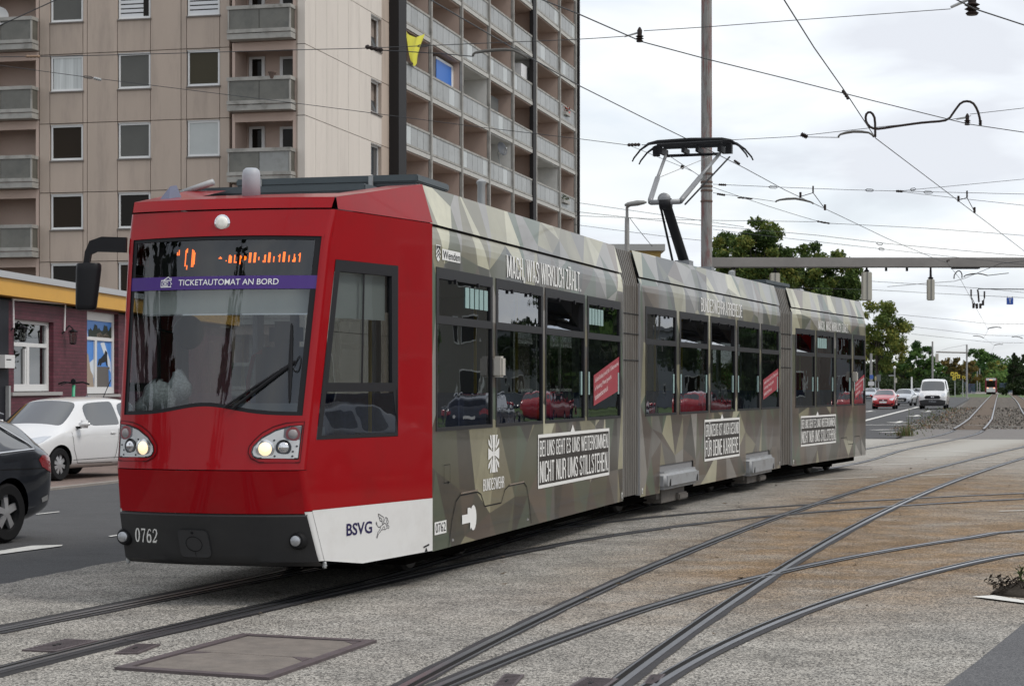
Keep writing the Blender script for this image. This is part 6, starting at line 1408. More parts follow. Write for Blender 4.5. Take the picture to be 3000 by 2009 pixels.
    # wheels
    for ax in spec['axles']:
        for sy in (-1, 1):
            y = sy * (spec['track'] - .02); q = MB(); q.lathe([(R_ * .62, -.10), (R_ * .9, -.105), (R_ * .985, -.08), (R_, -.04), (R_, .04), (R_ * .985, .08), (R_ * .9, .105), (R_ * .62, .10), (R_ * .60, 0), (R_ * .62, -.10)], 28, (ax, y, R_), 'Y', cap=False); wh = q.build('wheel', m_tyre, root, fix=True, auto=35)
            q = MB(); q.lathe([(R_ * .66, sy * .095), (R_ * .62, sy * .075), (R_ * .58, sy * .02), (.04, sy * .02)], 24, (ax, y, R_), 'Y', 1, cap=False)
            q.lathe([(R_ * .16, sy * .02), (R_ * .15, sy * .085), (.02, sy * .09)], 12, (ax, y, R_), 'Y', 0)
            ns = spec.get('spokes', 5)
            for s in range(ns):
                a = 2 * math.pi * s / ns + .3
                ca_, sa_ = math.cos(a), math.sin(a); pw = R_ * spec.get('spw', .16); p0, p1 = R_ * .1, R_ * .63
                vs = []
                for yy in (sy * .03, sy * .085):
                    for r_, w_ in ((p0, pw * .7), (p1, pw)):
                        for t in (-w_, w_): vs.append((ax + ca_ * r_ - sa_ * t, y + yy - (sy * .02 if r_ == p1 and yy == sy * .085 else 0), R_ + sa_ * r_ + ca_ * t))
                q.add(vs, [(0, 1, 3, 2), (4, 6, 7, 5), (0, 4, 5, 1), (2, 3, 7, 6), (0, 2, 6, 4), (1, 5, 7, 3)], 0)
            q.build('rim', [spec.get('rim', m_rim), m_dark], wh, fix=True, auto=35)
    # things laid onto the body
    def onto(pts, axis, name, mt, parent, off=.006, step=.04, sgn=1):
        def fn(a, b):
            if axis == 'side': o_, d_ = Vector((a, sgn * 3, b)), Vector((0, -sgn, 0))
            elif axis == 'front': o_, d_ = Vector((6, a, b)), Vector((-1, 0, 0))
            else: o_, d_ = Vector((-6, a, b)), Vector((1, 0, 0))
            h, nr, i, d = bvh.ray_cast(o_, d_)
            if h is None: h = o_ + d_ * (3 - spec['W'] / 2 if axis == 'side' else 6 - spec['L'] / 2); nr = -d_
            return h - d_ * off
        q = MB(); fill(q, pts, fn, step); ob = q.build(name, mt, parent, smooth=True)
        return ob
    def line(pts, axis, name, mt, parent, w_=.008, off=.004, sgn=1):
        def fn(a, b):
            o_, d_ = (Vector((a, sgn * 3, b)), Vector((0, -sgn, 0))) if axis == 'side' else (Vector((6, a, b)), Vector((-1, 0, 0))) if axis == 'front' else (Vector((-6, a, b)), Vector((1, 0, 0)))
            h, nr, i, d = bvh.ray_cast(o_, d_)
            if h is None: return o_ + d_ * (3 - spec['W'] / 2)
            return h - d_ * off
        q = MB(); P = []
        for a, b in zip(pts, pts[1:]):
            k = max(1, int((Vector(b) - Vector(a)).length / .08)); P += [Vector(a).lerp(Vector(b), i / k) for i in range(k)]
        P.append(Vector(pts[-1])); stroke(q, P, w_, fn); return q.build(name, mt, parent)
    for nm, axis, pts, mt in spec.get('decals', []):
        if axis == 'side':
            for s in (-1, 1): onto(pts, 'side', nm, mt, root, sgn=s)
        elif axis == 'front2': [onto([(s * a, b) for a, b in pts], 'front', nm, mt, root) for s in (-1, 1)]
        elif axis == 'rear2': [onto([(s * a, b) for a, b in pts], 'rear', nm, mt, root) for s in (-1, 1)]
        else: onto(pts, axis, nm, mt, root, off=.008)
    for nm, axis, pts, w_ in spec.get('lines', []):
        if axis == 'side':
            for s in (-1, 1): line(pts, 'side', nm, m_dark, root, w_, sgn=s)
        else: line(pts, axis, nm, m_dark, root, w_)
    for (x, y, z) in (spec.get('mirror', []) and [spec['mirror'], (spec['mirror'][0], -spec['mirror'][1], spec['mirror'][2])]):
        q = MB(); q.rbox((x, y, z), (.13, .22, .14), .045, seg=3); mo = q.build('door_mirror', spec.get('mirmat', paint), root, fix=True, smooth=True)
        q = MB(); q.bb(x - .03, x + .03, y - math.copysign(.2, y), y - math.copysign(.08, y), z - .08, z - .04); q.build('mirror_arm', m_black, mo, fix=True)
    return body, bvh
# ---- white three door hatchback
white_spec = dict(W=1.64, L=3.55, st=[(1.78, .30, .56, .50, .60, .42), (1.74, .22, .62, .66, .66, .58), (1.58, .19, .70, .77, .74, .68), (1.36, .19, .78, .80, .84, .70), (1.12, .19, .86, .815, .93, .71), (1.02, .19, .88, .82, .985, .70), (.36, .19, .925, .82, 1.41, .58), (.06, .19, .93, .82, 1.46, .575), (-.60, .19, .935, .82, 1.475, .565), (-.70, .19, .94, .82, 1.475, .565), (-1.25, .19, .965, .815, 1.44, .55), (-1.42, .19, .97, .81, 1.40, .54), (-1.66, .22, .97, .78, 1.08, .62), (-1.75, .30, .86, .68, .92, .55)],
    ws=[5], rw=[11], side=[[6, 7, 8][0:3], [9, 10]], axles=[1.18, -1.24], wr=.295, track=.715, spokes=8, spw=.12, mirror=(.66, .93, 1.0), crown=.03,
    decals=[('headlight', 'front2', [(.34, .66), (.40, .755), (.60, .80), (.72, .80), (.70, .70), (.58, .62), (.42, .60)], m_lamp), ('lower_grille', 'front', [(-.42, .34), (.42, .34), (.36, .46), (-.36, .46)], m_black), ('number_plate', 'front', [(-.26, .47), (.26, .47), (.26, .57), (-.26, .57)], m_white), ('tail_light', 'rear2', [(.55, .72), (.70, .72), (.70, 1.0), (.58, 1.0)], m_tail)],
    lines=[('door_seam', 'side', [(.86, .86), (.80, .55), (.66, .30), (-.45, .28), (-.52, .45), (-.60, .90)], .010), ('sill_line', 'side', [(.80, .36), (-.80, .37)], .008), ('bonnet_seam', 'front', [(-.66, .71), (0, .735), (.66, .71)], .010)])
rt = empty('white_car', (0, 0, 0), 'small white hatchback parked on the brick paving in front of the purple shop', 'car')
pw_ = carpaint('car_white', (.72, .72, .72)); body, bv = car(white_spec, pw_, rt)
for s in (-1, 1):
    q = MB(); q.rbox((-.40, s * .825, .82), (.17, .03, .035), .012); q.build('door_handle', pw_, rt, fix=True)
q = MB(); q.tube([(-.9, .25, 1.47), (-1.15, .25, 1.80)], .008, 5); q.build('aerial', m_black, rt)
q = MB(); q.rbox((.28, 0, 1.33), (.03, .24, .07), .015); q.build('rear_view_mirror', m_black, rt, fix=True)
rt.location = (-8.29, 36.27, 0.012); rt.rotation_euler = (0, 0, R(247))
# ---- dark estate car cut by the left edge
est_spec = dict(W=1.84, L=4.75, st=[(2.38, .30, .60, .60, .66, .50), (2.30, .20, .66, .78, .72, .68), (2.0, .18, .76, .88, .84, .76), (1.4, .18, .86, .91, .95, .78), (1.05, .18, .90, .92, 1.00, .78), (.95, .18, .91, .92, 1.03, .77), (.15, .18, .94, .92, 1.40, .62), (-.05, .18, .945, .92, 1.42, .62), (-.40, .18, .95, .92, 1.43, .62), (-.50, .18, .95, .92, 1.43, .62), (-1.15, .18, .965, .92, 1.41, .61), (-1.25, .18, .97, .92, 1.405, .61), (-1.85, .18, .99, .90, 1.33, .58), (-1.98, .20, .99, .88, 1.28, .60), (-2.26, .25, .96, .83, 1.02, .70), (-2.37, .32, .80, .74, .86, .60)],
    ws=[5], rw=[13], side=[[6, 7, 8], [9, 10], [11, 12]], axles=[1.42, -1.38], wr=.325, track=.80, spokes=5, spw=.125, mirror=(.70, 1.02, 1.0),
    decals=[('tail_light', 'side', [(-2.22, .92), (-2.02, .93), (-1.93, .88), (-2.0, .80), (-2.25, .72)], m_tail), ('tail_light', 'rear2', [(.40, .80), (.78, .75), (.82, .93), (.42, .93)], m_tail), ('rear_plate', 'rear', [(-.26, .62), (.26, .62), (.26, .73), (-.26, .73)], m_white), ('reflector', 'side', [(-2.20, .42), (-2.05, .40), (-2.02, .45), (-2.18, .48)], pm('reflector_grey', (.3, .3, .3), .3)), ('headlight', 'front2', [(.42, .66), (.80, .70), (.82, .78), (.45, .74)], m_lamp), ('grille', 'front', [(-.42, .42), (.42, .42), (.46, .70), (-.46, .70)], m_black)],
    lines=[('door_seam', 'side', [(-.42, .92), (-.40, .35), (-.9, .30), (-1.05, .5), (-1.15, .94)], .010), ('waist_crease', 'side', [(-2.2, .78), (-1.0, .80), (1.6, .78)], .010), ('door_seam', 'side', [(.90, .90), (.84, .35), (-.40, .35)], .010)])
et = empty('dark_estate_car', (0, 0, 0), 'dark blue grey estate car cut off by the left edge of the photo', 'car')
pe_ = carpaint('car_dark_blue', (.022, .025, .032), .3); body, bv = car(est_spec, pe_, et)
for s in (-1, 1):
    q = MB(); P = [(.05, .93), (-1.2, .975), (-1.86, 1.0), (-1.83, 1.06), (-1.45, 1.29), (-.9, 1.38), (.2, 1.385)]
    pts = []
    for a, b in P:
        h, nr, i, d = bv.ray_cast(Vector((a, s * 3, b)), Vector((0, -s, 0))); pts.append((h if h else Vector((a, s * .8, b))) + Vector((0, s * .008, 0)))
    q.tube(pts + [pts[0]], .011, 5); q.build('window_trim', m_chrome, et)
    q = MB(); q.tube([(.1, s * .60, 1.44), (0, s * .61, 1.475), (-1.5, s * .58, 1.43), (-1.7, s * .57, 1.385)], .015, 6); q.build('roof_rail', m_chrome, et)
et.location = (-6.80, 20.35, 0); et.rotation_euler = (0, 0, R(248))
# ---- far cars coming up the road
red_spec = dict(W=1.72, L=4.05, st=[(2.03, .28, .56, .55, .60, .46), (1.97, .19, .64, .70, .69, .60), (1.75, .17, .74, .80, .80, .70), (1.3, .17, .84, .84, .92, .74), (.98, .17, .89, .85, .99, .74), (.90, .17, .90, .855, 1.02, .73), (.15, .17, .93, .86, 1.38, .58), (-.05, .17, .935, .86, 1.42, .58), (-.5, .17, .94, .86, 1.43, .57), (-.6, .17, .94, .86, 1.43, .57), (-1.3, .17, .97, .85, 1.38, .54), (-1.45, .18, .97, .84, 1.34, .54), (-1.85, .22, .95, .80, 1.04, .64), (-2.0, .32, .80, .70, .86, .56)],
    ws=[5], rw=[11], side=[[6, 7, 8], [9, 10]], axles=[1.22, -1.25], wr=.30, track=.74, mirror=(.6, .98, .98),
    decals=[('headlight', 'front2', [(.42, .70), (.50, .78), (.76, .84), (.78, .72), (.66, .64)], m_lamp), ('grille', 'front', [(-.36, .60), (.36, .60), (.30, .70), (-.30, .70)], m_black), ('lower_grille', 'front', [(-.55, .26), (.55, .26), (.48, .38), (-.48, .38)], m_black), ('fog_grille', 'front2', [(.52, .30), (.74, .34), (.74, .46), (.56, .40)], m_black), ('number_plate', 'front', [(-.26, .45), (.26, .45), (.26, .56), (-.26, .56)], m_white), ('badge', 'front', [(-.06, .635), (0, .60), (.06, .635), (.04, .68), (-.04, .68)], m_chrome), ('tail_light', 'rear2', [(.5, .78), (.78, .8), (.74, .95), (.52, .93)], m_tail)],
    lines=[('bonnet_seam', 'front', [(-.7, .80), (0, .72), (.7, .80)], .012)])
def place_facing(root, u, v, head_deg):
    p = G(u, v); root.location = (p.x, p.y, 0); root.rotation_euler = (0, 0, R(270 - head_deg))
rc_ = empty('red_car', (0, 0, 0), 'bright red hatchback driving towards the camera on the far road', 'car', 'cars on the far road')
car(red_spec, carpaint('car_red', (.42, .012, .018)), rc_); place_facing(rc_, 2593, 1197.5, 15)
sil_spec = dict(red_spec); sil_spec.update(decals=[('headlight', 'front2', [(.48, .70), (.80, .76), (.80, .68), (.56, .63)], m_lamp), ('grille', 'front', [(-.42, .36), (.42, .36), (.48, .60), (.40, .68), (-.40, .68), (-.48, .60)], m_black), ('number_plate', 'front', [(-.26, .44), (.26, .44), (.26, .54), (-.26, .54)], m_white), ('air_intake', 'front2', [(.56, .26), (.80, .30), (.78, .42), (.62, .40)], m_black)], spokes=7)
sv = empty('silver_car', (0, 0, 0), 'silver saloon just behind the red car on the far road', 'car', 'cars on the far road')
car(sil_spec, carpaint('car_silver', (.42, .44, .47), .4), sv); place_facing(sv, 2650, 1188, 20)
cars_far = [('white', 'car_pale', (.60, .62, .64), 2690, 1178, 16, 'white car mostly hidden behind the white van', 0), ('grey', 'car_ice', (.40, .44, .48), 2548, 1175, 14, 'pale blue car partly hidden by the rear of the tram', 1), ('grey', 'car_grey', (.30, .33, .36), 2563, 1170, 14, 'grey car farthest back in the queue behind the red hatchback', 1)]
for nm, pn, colr, u, v, hd, lab, _ in cars_far:
    c_ = copy_tree(sv); c_['label'] = lab; place_facing(c_, u, v, hd); c_.name = nm + '_car'
    pp = carpaint(pn, colr, .2)
    for ch in [x for x in bpy.data.objects if x.parent is c_]:
        if ch.name.split('.')[0] in ('body', 'door_mirror'):
            ch.data = ch.data.copy(); ch.data.materials[0] = pp
van_spec = dict(W=2.06, L=5.3, sub=2, crown=.02, st=[(2.62, .34, .86, .80, .92, .72), (2.57, .24, .95, .94, 1.00, .84), (2.42, .22, 1.08, 1.0, 1.14, .90), (1.92, .22, 1.20, 1.02, 1.28, .90), (1.82, .22, 1.22, 1.02, 1.32, .89), (1.12, .22, 1.30, 1.02, 2.05, .80), (.95, .22, 1.30, 1.02, 2.16, .82), (.20, .22, 1.30, 1.02, 2.20, .84), (.1, .22, 1.3, 1.02, 2.20, .84), (-2.3, .22, 1.3, 1.02, 2.20, .84), (-2.6, .24, 1.28, 1.0, 2.16, .82), (-2.66, .3, 1.2, .95, 2.08, .78)],
    ws=[4], rw=None, side=[[5, 6]], axles=[1.70, -1.55], wr=.34, track=.88, mirror=(1.55, 1.22, 1.42), mirmat=m_black, spokes=6,
    decals=[('headlight', 'front2', [(.60, .98), (.66, 1.10), (.90, 1.16), (.92, 1.02), (.80, .92)], m_lamp), ('grille', 'front', [(-.50, .74), (.50, .74), (.58, .84), (.48, 1.0), (-.48, 1.0), (-.58, .84)], m_black), ('lower_bumper', 'front', [(-.92, .26), (.92, .26), (.95, .62), (.55, .70), (-.55, .70), (-.95, .62)], pm('bumper_plastic', (.05, .05, .052), .6)), ('number_plate', 'front', [(-.26, .50), (.26, .50), (.26, .62), (-.26, .62)], pm('plate_dull', (.40, .42, .45), .5)), ('badge', 'front', [(-.12, .86), (.12, .86), (.12, .93), (-.12, .93)], m_chrome)],
    lines=[('bonnet_seam', 'front', [(-.85, 1.17), (0, 1.06), (.85, 1.17)], .014)])
vn = empty('white_van', (0, 0, 0), 'white delivery van with dark lower bumper and its headlight on', 'van')
car(van_spec, carpaint('van_white', (.76, .76, .76)), vn); place_facing(vn, 2737, 1197, 15)
q = MB(); q.lathe([(.09, 0), (.06, .03)], 12, (2.50, -.76, 1.05), 'X'); q.build('lit_headlight', pm('lit_yellow', (1, .85, .55), .3, emit=2.0), vn, fix=True)
# ---- rental scooter behind the white car
p = Vector((-9.62, 42.5, .60)); so = empty('kick_scooter', p, 'green stemmed kick scooter standing behind the white car', 'scooter')
mb = MB(); mb.tube([p + Vector((.12, -.1, .12)), p + Vector((.16, -.14, 1.12))], .035, 8); mb.build('stem', pm('scooter_green', (.05, .38, .20), .4), so, smooth=True)
mb = MB(); mb.tube([p + Vector((-.17, -.14, 1.14)), p + Vector((-.05, -.14, 1.18)), p + Vector((.16, -.14, 1.16)), p + Vector((.36, -.14, 1.18)), p + Vector((.50, -.14, 1.13))], .02, 6); mb.rbox(p + Vector((.16, -.17, 1.19)), (.10, .10, .12), .02); mb.tube([p + Vector((.05, -.16, 1.17)), p + Vector((-.1, -.22, 1.12))], .01, 5); mb.build('handlebar', m_black, so, fix=True)
mb = MB(); mb.rbox(p + Vector((-.25, .35, .14)), (.2, .8, .06), .02); mb.build('deck', m_black, so, fix=True)
for dx, dy in ((.12, -.12), (-.5, .78)): mb = MB(); mb.lathe([(.04, -.025), (.11, -.025), (.11, .025), (.04, .025)], 14, p + Vector((dx, dy, .11)), 'X'); mb.build('wheel', m_tyre, so, fix=True)

# ================================================================== POLES, GANTRY, OVERHEAD WIRES
m_conc = pm('pole_concrete', (.30, .295, .285), .85, var=.1, vscale=2, dirt=(.16, .15, .14, .7), dscale=3)
def rustmat():
    m = pm('pole_with_red_paint_traces', (.24, .235, .225), .85, var=.15, vscale=2.5, dirt=(.10, .09, .08, .8), dscale=6, stretch=(1, 1, .25)); n = m.node_tree.nodes; l = m.node_tree.links; b = n['Principled BSDF']; src = b.inputs['Base Color'].links[0].from_socket
    P = n.new('ShaderNodeNewGeometry').outputs['Position']; mp = n.new('ShaderNodeMapping'); mp.inputs['Scale'].default_value = (9, 9, 1.3); l.new(P, mp.inputs[0])
    t = n.new('ShaderNodeTexNoise'); t.inputs['Scale'].default_value = 1.0; t.inputs['Detail'].default_value = 7; t.inputs['Roughness'].default_value = .7; l.new(mp.outputs[0], t.inputs['Vector'])
    mr = n.new('ShaderNodeMapRange'); l.new(t.outputs['Fac'], mr.inputs[0]); mr.inputs[1].default_value = .50; mr.inputs[2].default_value = .60; mr.inputs[4].default_value = .75
    mi = n.new('ShaderNodeMixRGB'); l.new(mr.outputs[0], mi.inputs[0]); l.new(src, mi.inputs[1]); mi.inputs[2].default_value = (.17, .055, .05, 1); l.new(mi.outputs[0], b.inputs['Base Color'])
    return m
m_ppole = rustmat()
YP = 41.0; pb = G(2070, HV + FPX * EYE / YP); pole = empty('catenary_pole', pb, 'tall weathered grey pole with traces of red paint behind the pantograph', 'pole')
mb = MB(); n_ = 12; rb0, rb1 = .122, .108
mb.lathe([(rb0, 0), (rb1, 12.5)], 12, pb); mb.build('shaft', m_ppole, pole, fix=True)
for z in (5.55, 5.77, 5.86, 5.95, 6.12):
    mb = MB(); mb.lathe([(.108, z - .022), (.128, z - .018), (.128, z + .018), (.108, z + .022)], 12, pb); mb.build('steel_band', pm('band_rusty', (.10, .06, .045), .7), pole, fix=True)
mb = MB(); mb.lathe([(.24, 0), (.23, .12), (.14, .15)], 12, pb); mb.build('foot', m_conc, pole, fix=True)
# street lamp left of it
YL = 60.0; p = at(1837, 1000, YL); p.z = 0; ztop = at(0, 640, YL).z; zt2 = at(0, 608, YL).z
lp = empty('street_lamp', p, 'grey street lamp with angled head standing behind the first bellows', 'street lamp')
mb = MB(); mb.lathe([(.11, 0), (.07, ztop), (.05, ztop + .02)], 12, p); mb.tube([p + Vector((0, 0, ztop)), p + Vector((0, 0, zt2)), p + Vector((.08, -.05, zt2 + .06))], .045, 8); mb.build('shaft', m_conc, lp, fix=True)
mb = MB(); c = p + Vector((.26, -.1, zt2 + .10)); rot = Matrix.Rotation(R(-8), 3, 'Y')
vs = []; 
for k, (x, w_, h) in enumerate(((-.34, .08, .08), (-.24, .13, .17), (.05, .19, .21), (.26, .16, .14), (.34, .07, .04))):
    for a in range(8):
        t = a * math.pi / 4; vs.append(c + rot @ Vector((x, w_ * math.cos(t), h * .5 * math.sin(t) if math.sin(t) > 0 else h * .32 * math.sin(t))))
mb.add(vs, [(i * 8 + j, i * 8 + (j + 1) % 8, i * 8 + 8 + (j + 1) % 8, i * 8 + 8 + j) for i in range(4) for j in range(8)] + [tuple(range(8)), tuple(range(39, 31, -1))]); mb.build('lamp_head', pm('lamp_head_grey', (.20, .20, .19), .6), lp, fix=True, smooth=True)
# gantry
YG = 78.0; g0, g1 = at(2060, 755, YG), at(3350, 760, YG); zb = at(0, 784, YG).z; zt = at(0, 755, YG).z
gt = empty('signal_gantry', (g0.x, YG, 0), 'long horizontal steel gantry beam spanning the tracks with weights hanging below it', 'gantry')
m_gan = pm('gantry_steel', (.23, .215, .20), .6, .2, var=.18, vscale=.8, dirt=(.17, .16, .155, .5), dscale=.5)
mb = MB(); mb.rbox(((g0.x + g1.x) / 2, YG, (zb + zt) / 2), (g1.x - g0.x, .38, zt - zb), .03); mb.build('beam', m_gan, gt, fix=True)
for x in (g0.x + .2, g1.x - .2): mb = MB(); mb.rbox((x, YG, zb / 2), (.34, .34, zb), .02); mb.build('post', m_gan, gt, fix=True)
for u in (2596, 2657): mb = MB(); q = at(u, 790, YG); mb.lathe([(.05, zb - .14), (.05, zb)], 8, (q.x, YG, 0)); mb.build('bracket', m_dark, gt, fix=True)
mb = MB(); q0, q1 = at(2789, 785, YG), at(2868, 787, YG); mb.bb(q0.x, q1.x, YG - .2, YG + .2, zb - .05, zb - .003); mb.build('sign_back', m_dark, gt, fix=True)
m_wgt = pm('weight_cream', (.42, .40, .34), .8, var=.1, vscale=3)
def weight(u0, u1, v0, v1, Y, lab, zhang):
    a, b = at(u0, v0, Y), at(u1, v1, Y); c = Vector(((a.x + b.x) / 2, Y, (a.z + b.z) / 2)); w_ = b.x - a.x; h = a.z - b.z
    o = empty('hanging_weight', c, lab, 'weight', 'cream weights hanging below the beam')
    mb = MB(); mb.rbox(c, (w_, w_ * .8, h), .03); mb.build('body', m_wgt, o, fix=True)
    mb = MB(); mb.bb(c.x - .02, c.x + .02, Y - w_ * .4 - .02, Y - w_ * .4 - .003, b.z, a.z); mb.build('centre_rib', pm('rib_grey', (.16, .16, .15), .7), o, fix=True)
    mb = MB(); mb.lathe([(.07, a.z), (.12, a.z + .05), (.05, a.z + .1), (.04, zhang)] if zhang - a.z > .12 else [(.1, a.z), (.1, zhang)], 10, (c.x, Y, 0)); mb.build('hanger', m_dark, o, fix=True)
weight(2525, 2553, 797, 881, YG, 'wide cream weight hanging under the gantry beam just right of the tram tail', zb); weight(2256, 2284, 800, 850, YG, 'cream weight hanging under the gantry beam partly behind the tram roof', zb)
weight(2716, 2737, 818, 880, YG, 'narrow cream weight hanging on a long rod under the middle of the gantry beam', zb); weight(2142, 2154, 789, 845, YG, 'thin grey weight beside the tall pole just above the tram roof', zb)
# second gantry and poles far down the line
def simple_pole(u, vtop, vbase_or_Y, lab, wpx, isY=False, name='line_pole', cat='pole', grp='poles along the tram line', mat=None):
    Y = vbase_or_Y if isY else FPX * EYE / (vbase_or_Y - HV); p = at(u, HV, Y); p.z = 0; z = at(u, vtop, Y).z; r_ = wpx / 2 / FPX * Y
    o = empty(name, p, lab, cat, grp); mb = MB(); mb.lathe([(r_ * 1.1, 0), (r_ * .9, z)], 10, p); mb.build('shaft', mat or m_conc, o, fix=True); mb = MB(); mb.lathe([(r_ * 1.7, 0), (r_ * 1.6, .25), (r_ * 1.2, .3)], 10, p); mb.build('foot', m_conc, o, fix=True); return o, p, z
simple_pole(2732, 1000, 200, 'thick grey line pole rising behind the white van', 5.5, True); o2, p2, z2 = simple_pole(2832.5, 1009, 1168, 'grey line pole at the end of the kerb right of the white van', 5.5)
ga = empty('small_gantry', at(2745, 1130, 255), 'small gantry arm between two grey poles behind the white van', 'gantry'); a, b = at(2742, 1031, 255), at(2832, 1033, 255)
mb = MB(); mb.tube([a, b], .09, 8); mb.build('beam', m_gan, ga); mb = MB(); q = at(2745, 1048, 255); mb.bb(q.x - .17, q.x + .17, 254.8, 255.2, at(0, 1061, 255).z, at(0, 1036, 255).z); mb.build('weight', m_wgt, ga, fix=True)
mb = MB(); mb.tube([at(2745, 1030, 255), at(2780, 1019, 255), at(2830, 1010, 255)], .02, 5); mb.build('stay', m_steel, ga)
for u, vt, vb, wp, lab in ((2870, 1079, 1147, 3.2, 'left one of two slim poles close together on the far platform'), (2863, 1081, 1148, 3.0, 'right-hand neighbour of the slim platform pole near the distant tram'), (2930, 1066, 1147, 4, 'slim pole to the right of the distant tram'), (2787, 1053, 1150, 3, 'slim pole behind the roof of the white van'), (2819, 1073, 1152, 3.2, 'slim pole next to the yellow traffic signals'), (2903, 1092, 1146, 2.5, 'short pole just above the distant tram roof')):
    simple_pole(u, vt, vb, lab, wp)
simple_pole(2552, 1035, 230, 'pale pole with round sign right beside the tail of the tram', 8, True, 'sign_pole', 'pole', None)
for u, v0, v1, w_, col_, nm in ((2553, 1098, 1110, 10, (.05, .12, .4), 'blue_sign'), (2552, 1118, 1129, 17, (.6, .6, .6), 'white_sign')):
    a, b = at(u - w_ / 2, v0, 229.5), at(u + w_ / 2, v1, 229.5); mb = MB(); mb.bb(a.x, b.x, 229.4, 229.5, b.z, a.z); mb.build(nm, pm(nm + '_paint', col_, .5), bpy.data.objects['sign_pole'], fix=True)
def sign(u, v0, v1, w_, Y, vpole, col_, lab):
    p = at(u, HV, Y); p.z = 0; o = empty('road_sign', p, lab, 'sign'); a, b = at(u - w_ / 2, v0, Y), at(u + w_ / 2, v1, Y)
    mb = MB(); mb.rbox(((a.x + b.x) / 2, Y, (a.z + b.z) / 2), (b.x - a.x, .06, a.z - b.z), .02); mb.build('board', pm('sign_%d_%d' % (u, v0), col_, .6), o, fix=True); mb = MB(); mb.lathe([(.05, 0), (.05, a.z)], 8, p + Vector((0, .08, 0))); mb.build('post', m_steel, o, fix=True)
sign(2574, 1097, 1117, 13, 215, 0, (.13, .14, .14), 'grey back of a road sign left of the red car roof'); sign(2565, 1102, 1114, 5, 222, 0, (.42, .37, .22), 'small cream sign next to the grey sign board')
o, p, z = simple_pole(2621, 1082, 240, 'globe topped street lamp with a side arm above the silver car', 4, True, 'globe_lamp', 'street lamp', None); mb = MB(); mb.lathe([(.02, z), (.16, z + .1), (.2, z + .25), (.1, z + .4), (.01, z + .42)], 10, p); mb.build('globe', m_white, o, fix=True, smooth=True)
a, b = at(2604, 1100, 240), at(2620, 1099, 240); mb = MB(); mb.bb(a.x, b.x, 239.9, 240.1, a.z - .05, a.z + .06); mb.build('street_name_plate', m_steel, o, fix=True); a, b = at(2621, 1107, 239.5), at(2627, 1121, 239.5); mb = MB(); mb.bb(a.x, b.x, 239.3, 239.7, b.z, a.z); mb.build('signal_box', m_wgt, o, fix=True)
simple_pole(2671, 1104, 300, 'white lamp post behind the silver car', 5, True, 'lamp_post', 'street lamp', None, m_white)
# yellow traffic signals
for u, v, lab in ((2799, 1101, 'larger cluster of yellow framed traffic signals on the far platform'), (2822, 1105, 'smaller yellow framed traffic signal right of the larger cluster')):
    Y = 300; p = at(u, v, Y); o = empty('traffic_signal', Vector((p.x, Y, 0)), lab, 'traffic signal'); mb = MB(); s_ = .32 if u < 2810 else .22
    for dx, dz in ((-.5, .3), (.1, .25), (.45, -.1), (-.2, -.35)) if u < 2810 else ((0, 0), (.35, -.1)): mb = MB(); mb.rbox(p + Vector((dx, dz * .0, dz)), (s_ * 1.5, .3, s_ * 1.8), .05); mb.build('signal_head', pm('signal_yellow', (.62, .50, .06), .5), o, fix=True); mb = MB(); mb.lathe([(.12, -.16), (.12, -.17)], 10, p + Vector((dx, 0, dz)), 'Y'); mb.build('lens', m_dark, o, fix=True)
    mb = MB(); mb.lathe([(.08, 0), (.07, p.z)], 8, Vector((p.x, Y + .3, 0))); mb.build('post', m_steel, o, fix=True)

m_wire = pm('copper_wire_dark', (.055, .058, .062), .5, .4); m_insul = pm('insulator_dark', (.03, .022, .02), .4)
WIRE_N = 0
def wire(pts, lab, r=.0085, cat='wire', group='overhead wires', name='contact_wire', mat=None):
    mb = MB(); mb.tube(pts, r * .8, 6); o = mb.build(name, mat or m_wire, smooth=True); return tag(o, lab, cat, group)
def Zs(pix, z): return [atz(u, v, z) for u, v in pix]
def Ys(pix, Y): return [at(u, v, Y) for u, v in pix]
CZ = 5.78
W1 = [Vector((-2.2, 15.6, 5.80)), Vector((-3.3, 11, 5.82))][::-1] + Zs([(1261, 0), (1480, 128), (1700, 253), (1880, 343), (2028, 415)], CZ + .0) + Zs([(2180, 492), (2300, 557), (2460, 632), (2602, 700), (2738, 757), (2775, 770), (2815, 820), (2860, 903), (2895, 965)], CZ) + Zs([(2882, 990), (2913, 1012), (2905, 1030)], CZ)
w1 = wire(W1, 'contact wire running over the pantograph and away above the tram tracks', .0095)
w2 = wire([Vector((-1.6, 14, 5.8)), Vector((-.6, 17.5, 5.8))] + Zs([(1588, 0), (1691, 40), (1881, 123), (2080, 176), (2300, 230), (2560, 296), (2771, 348), (2838, 364), (3000, 388), (3250, 420)], CZ), 'contact wire curving from the upper left across to the right edge above the crossing tracks', .0095)
w3 = wire([Vector((.6, 9, 5.8)), Vector((1.6, 15, 5.8))] + Zs([(2297, 0), (2385, 140), (2480, 275), (2565, 405), (2770, 560), (2900, 658), (3000, 735), (3085, 800)], CZ), 'steep contact wire running down the right part of the sky to the right edge', .0095)
w4 = wire([Vector((1.0, 12, 5.8))] + Zs([(2560, -150), (2803, 0), (2856, 27), (3000, 74), (3200, 130)], CZ), 'contact wire crossing the upper right corner of the photo', .0105)
w5 = wire(Zs([(2895, 965), (2880, 960), (2862, 908)], CZ)[::-1] and Zs([(3000, 765), (2952, 770), (2931, 772), (2824, 816), (2795, 824), (2712, 830), (2600, 840)], 5.9), 'thin wire with a loop slanting under the gantry beam', .012)
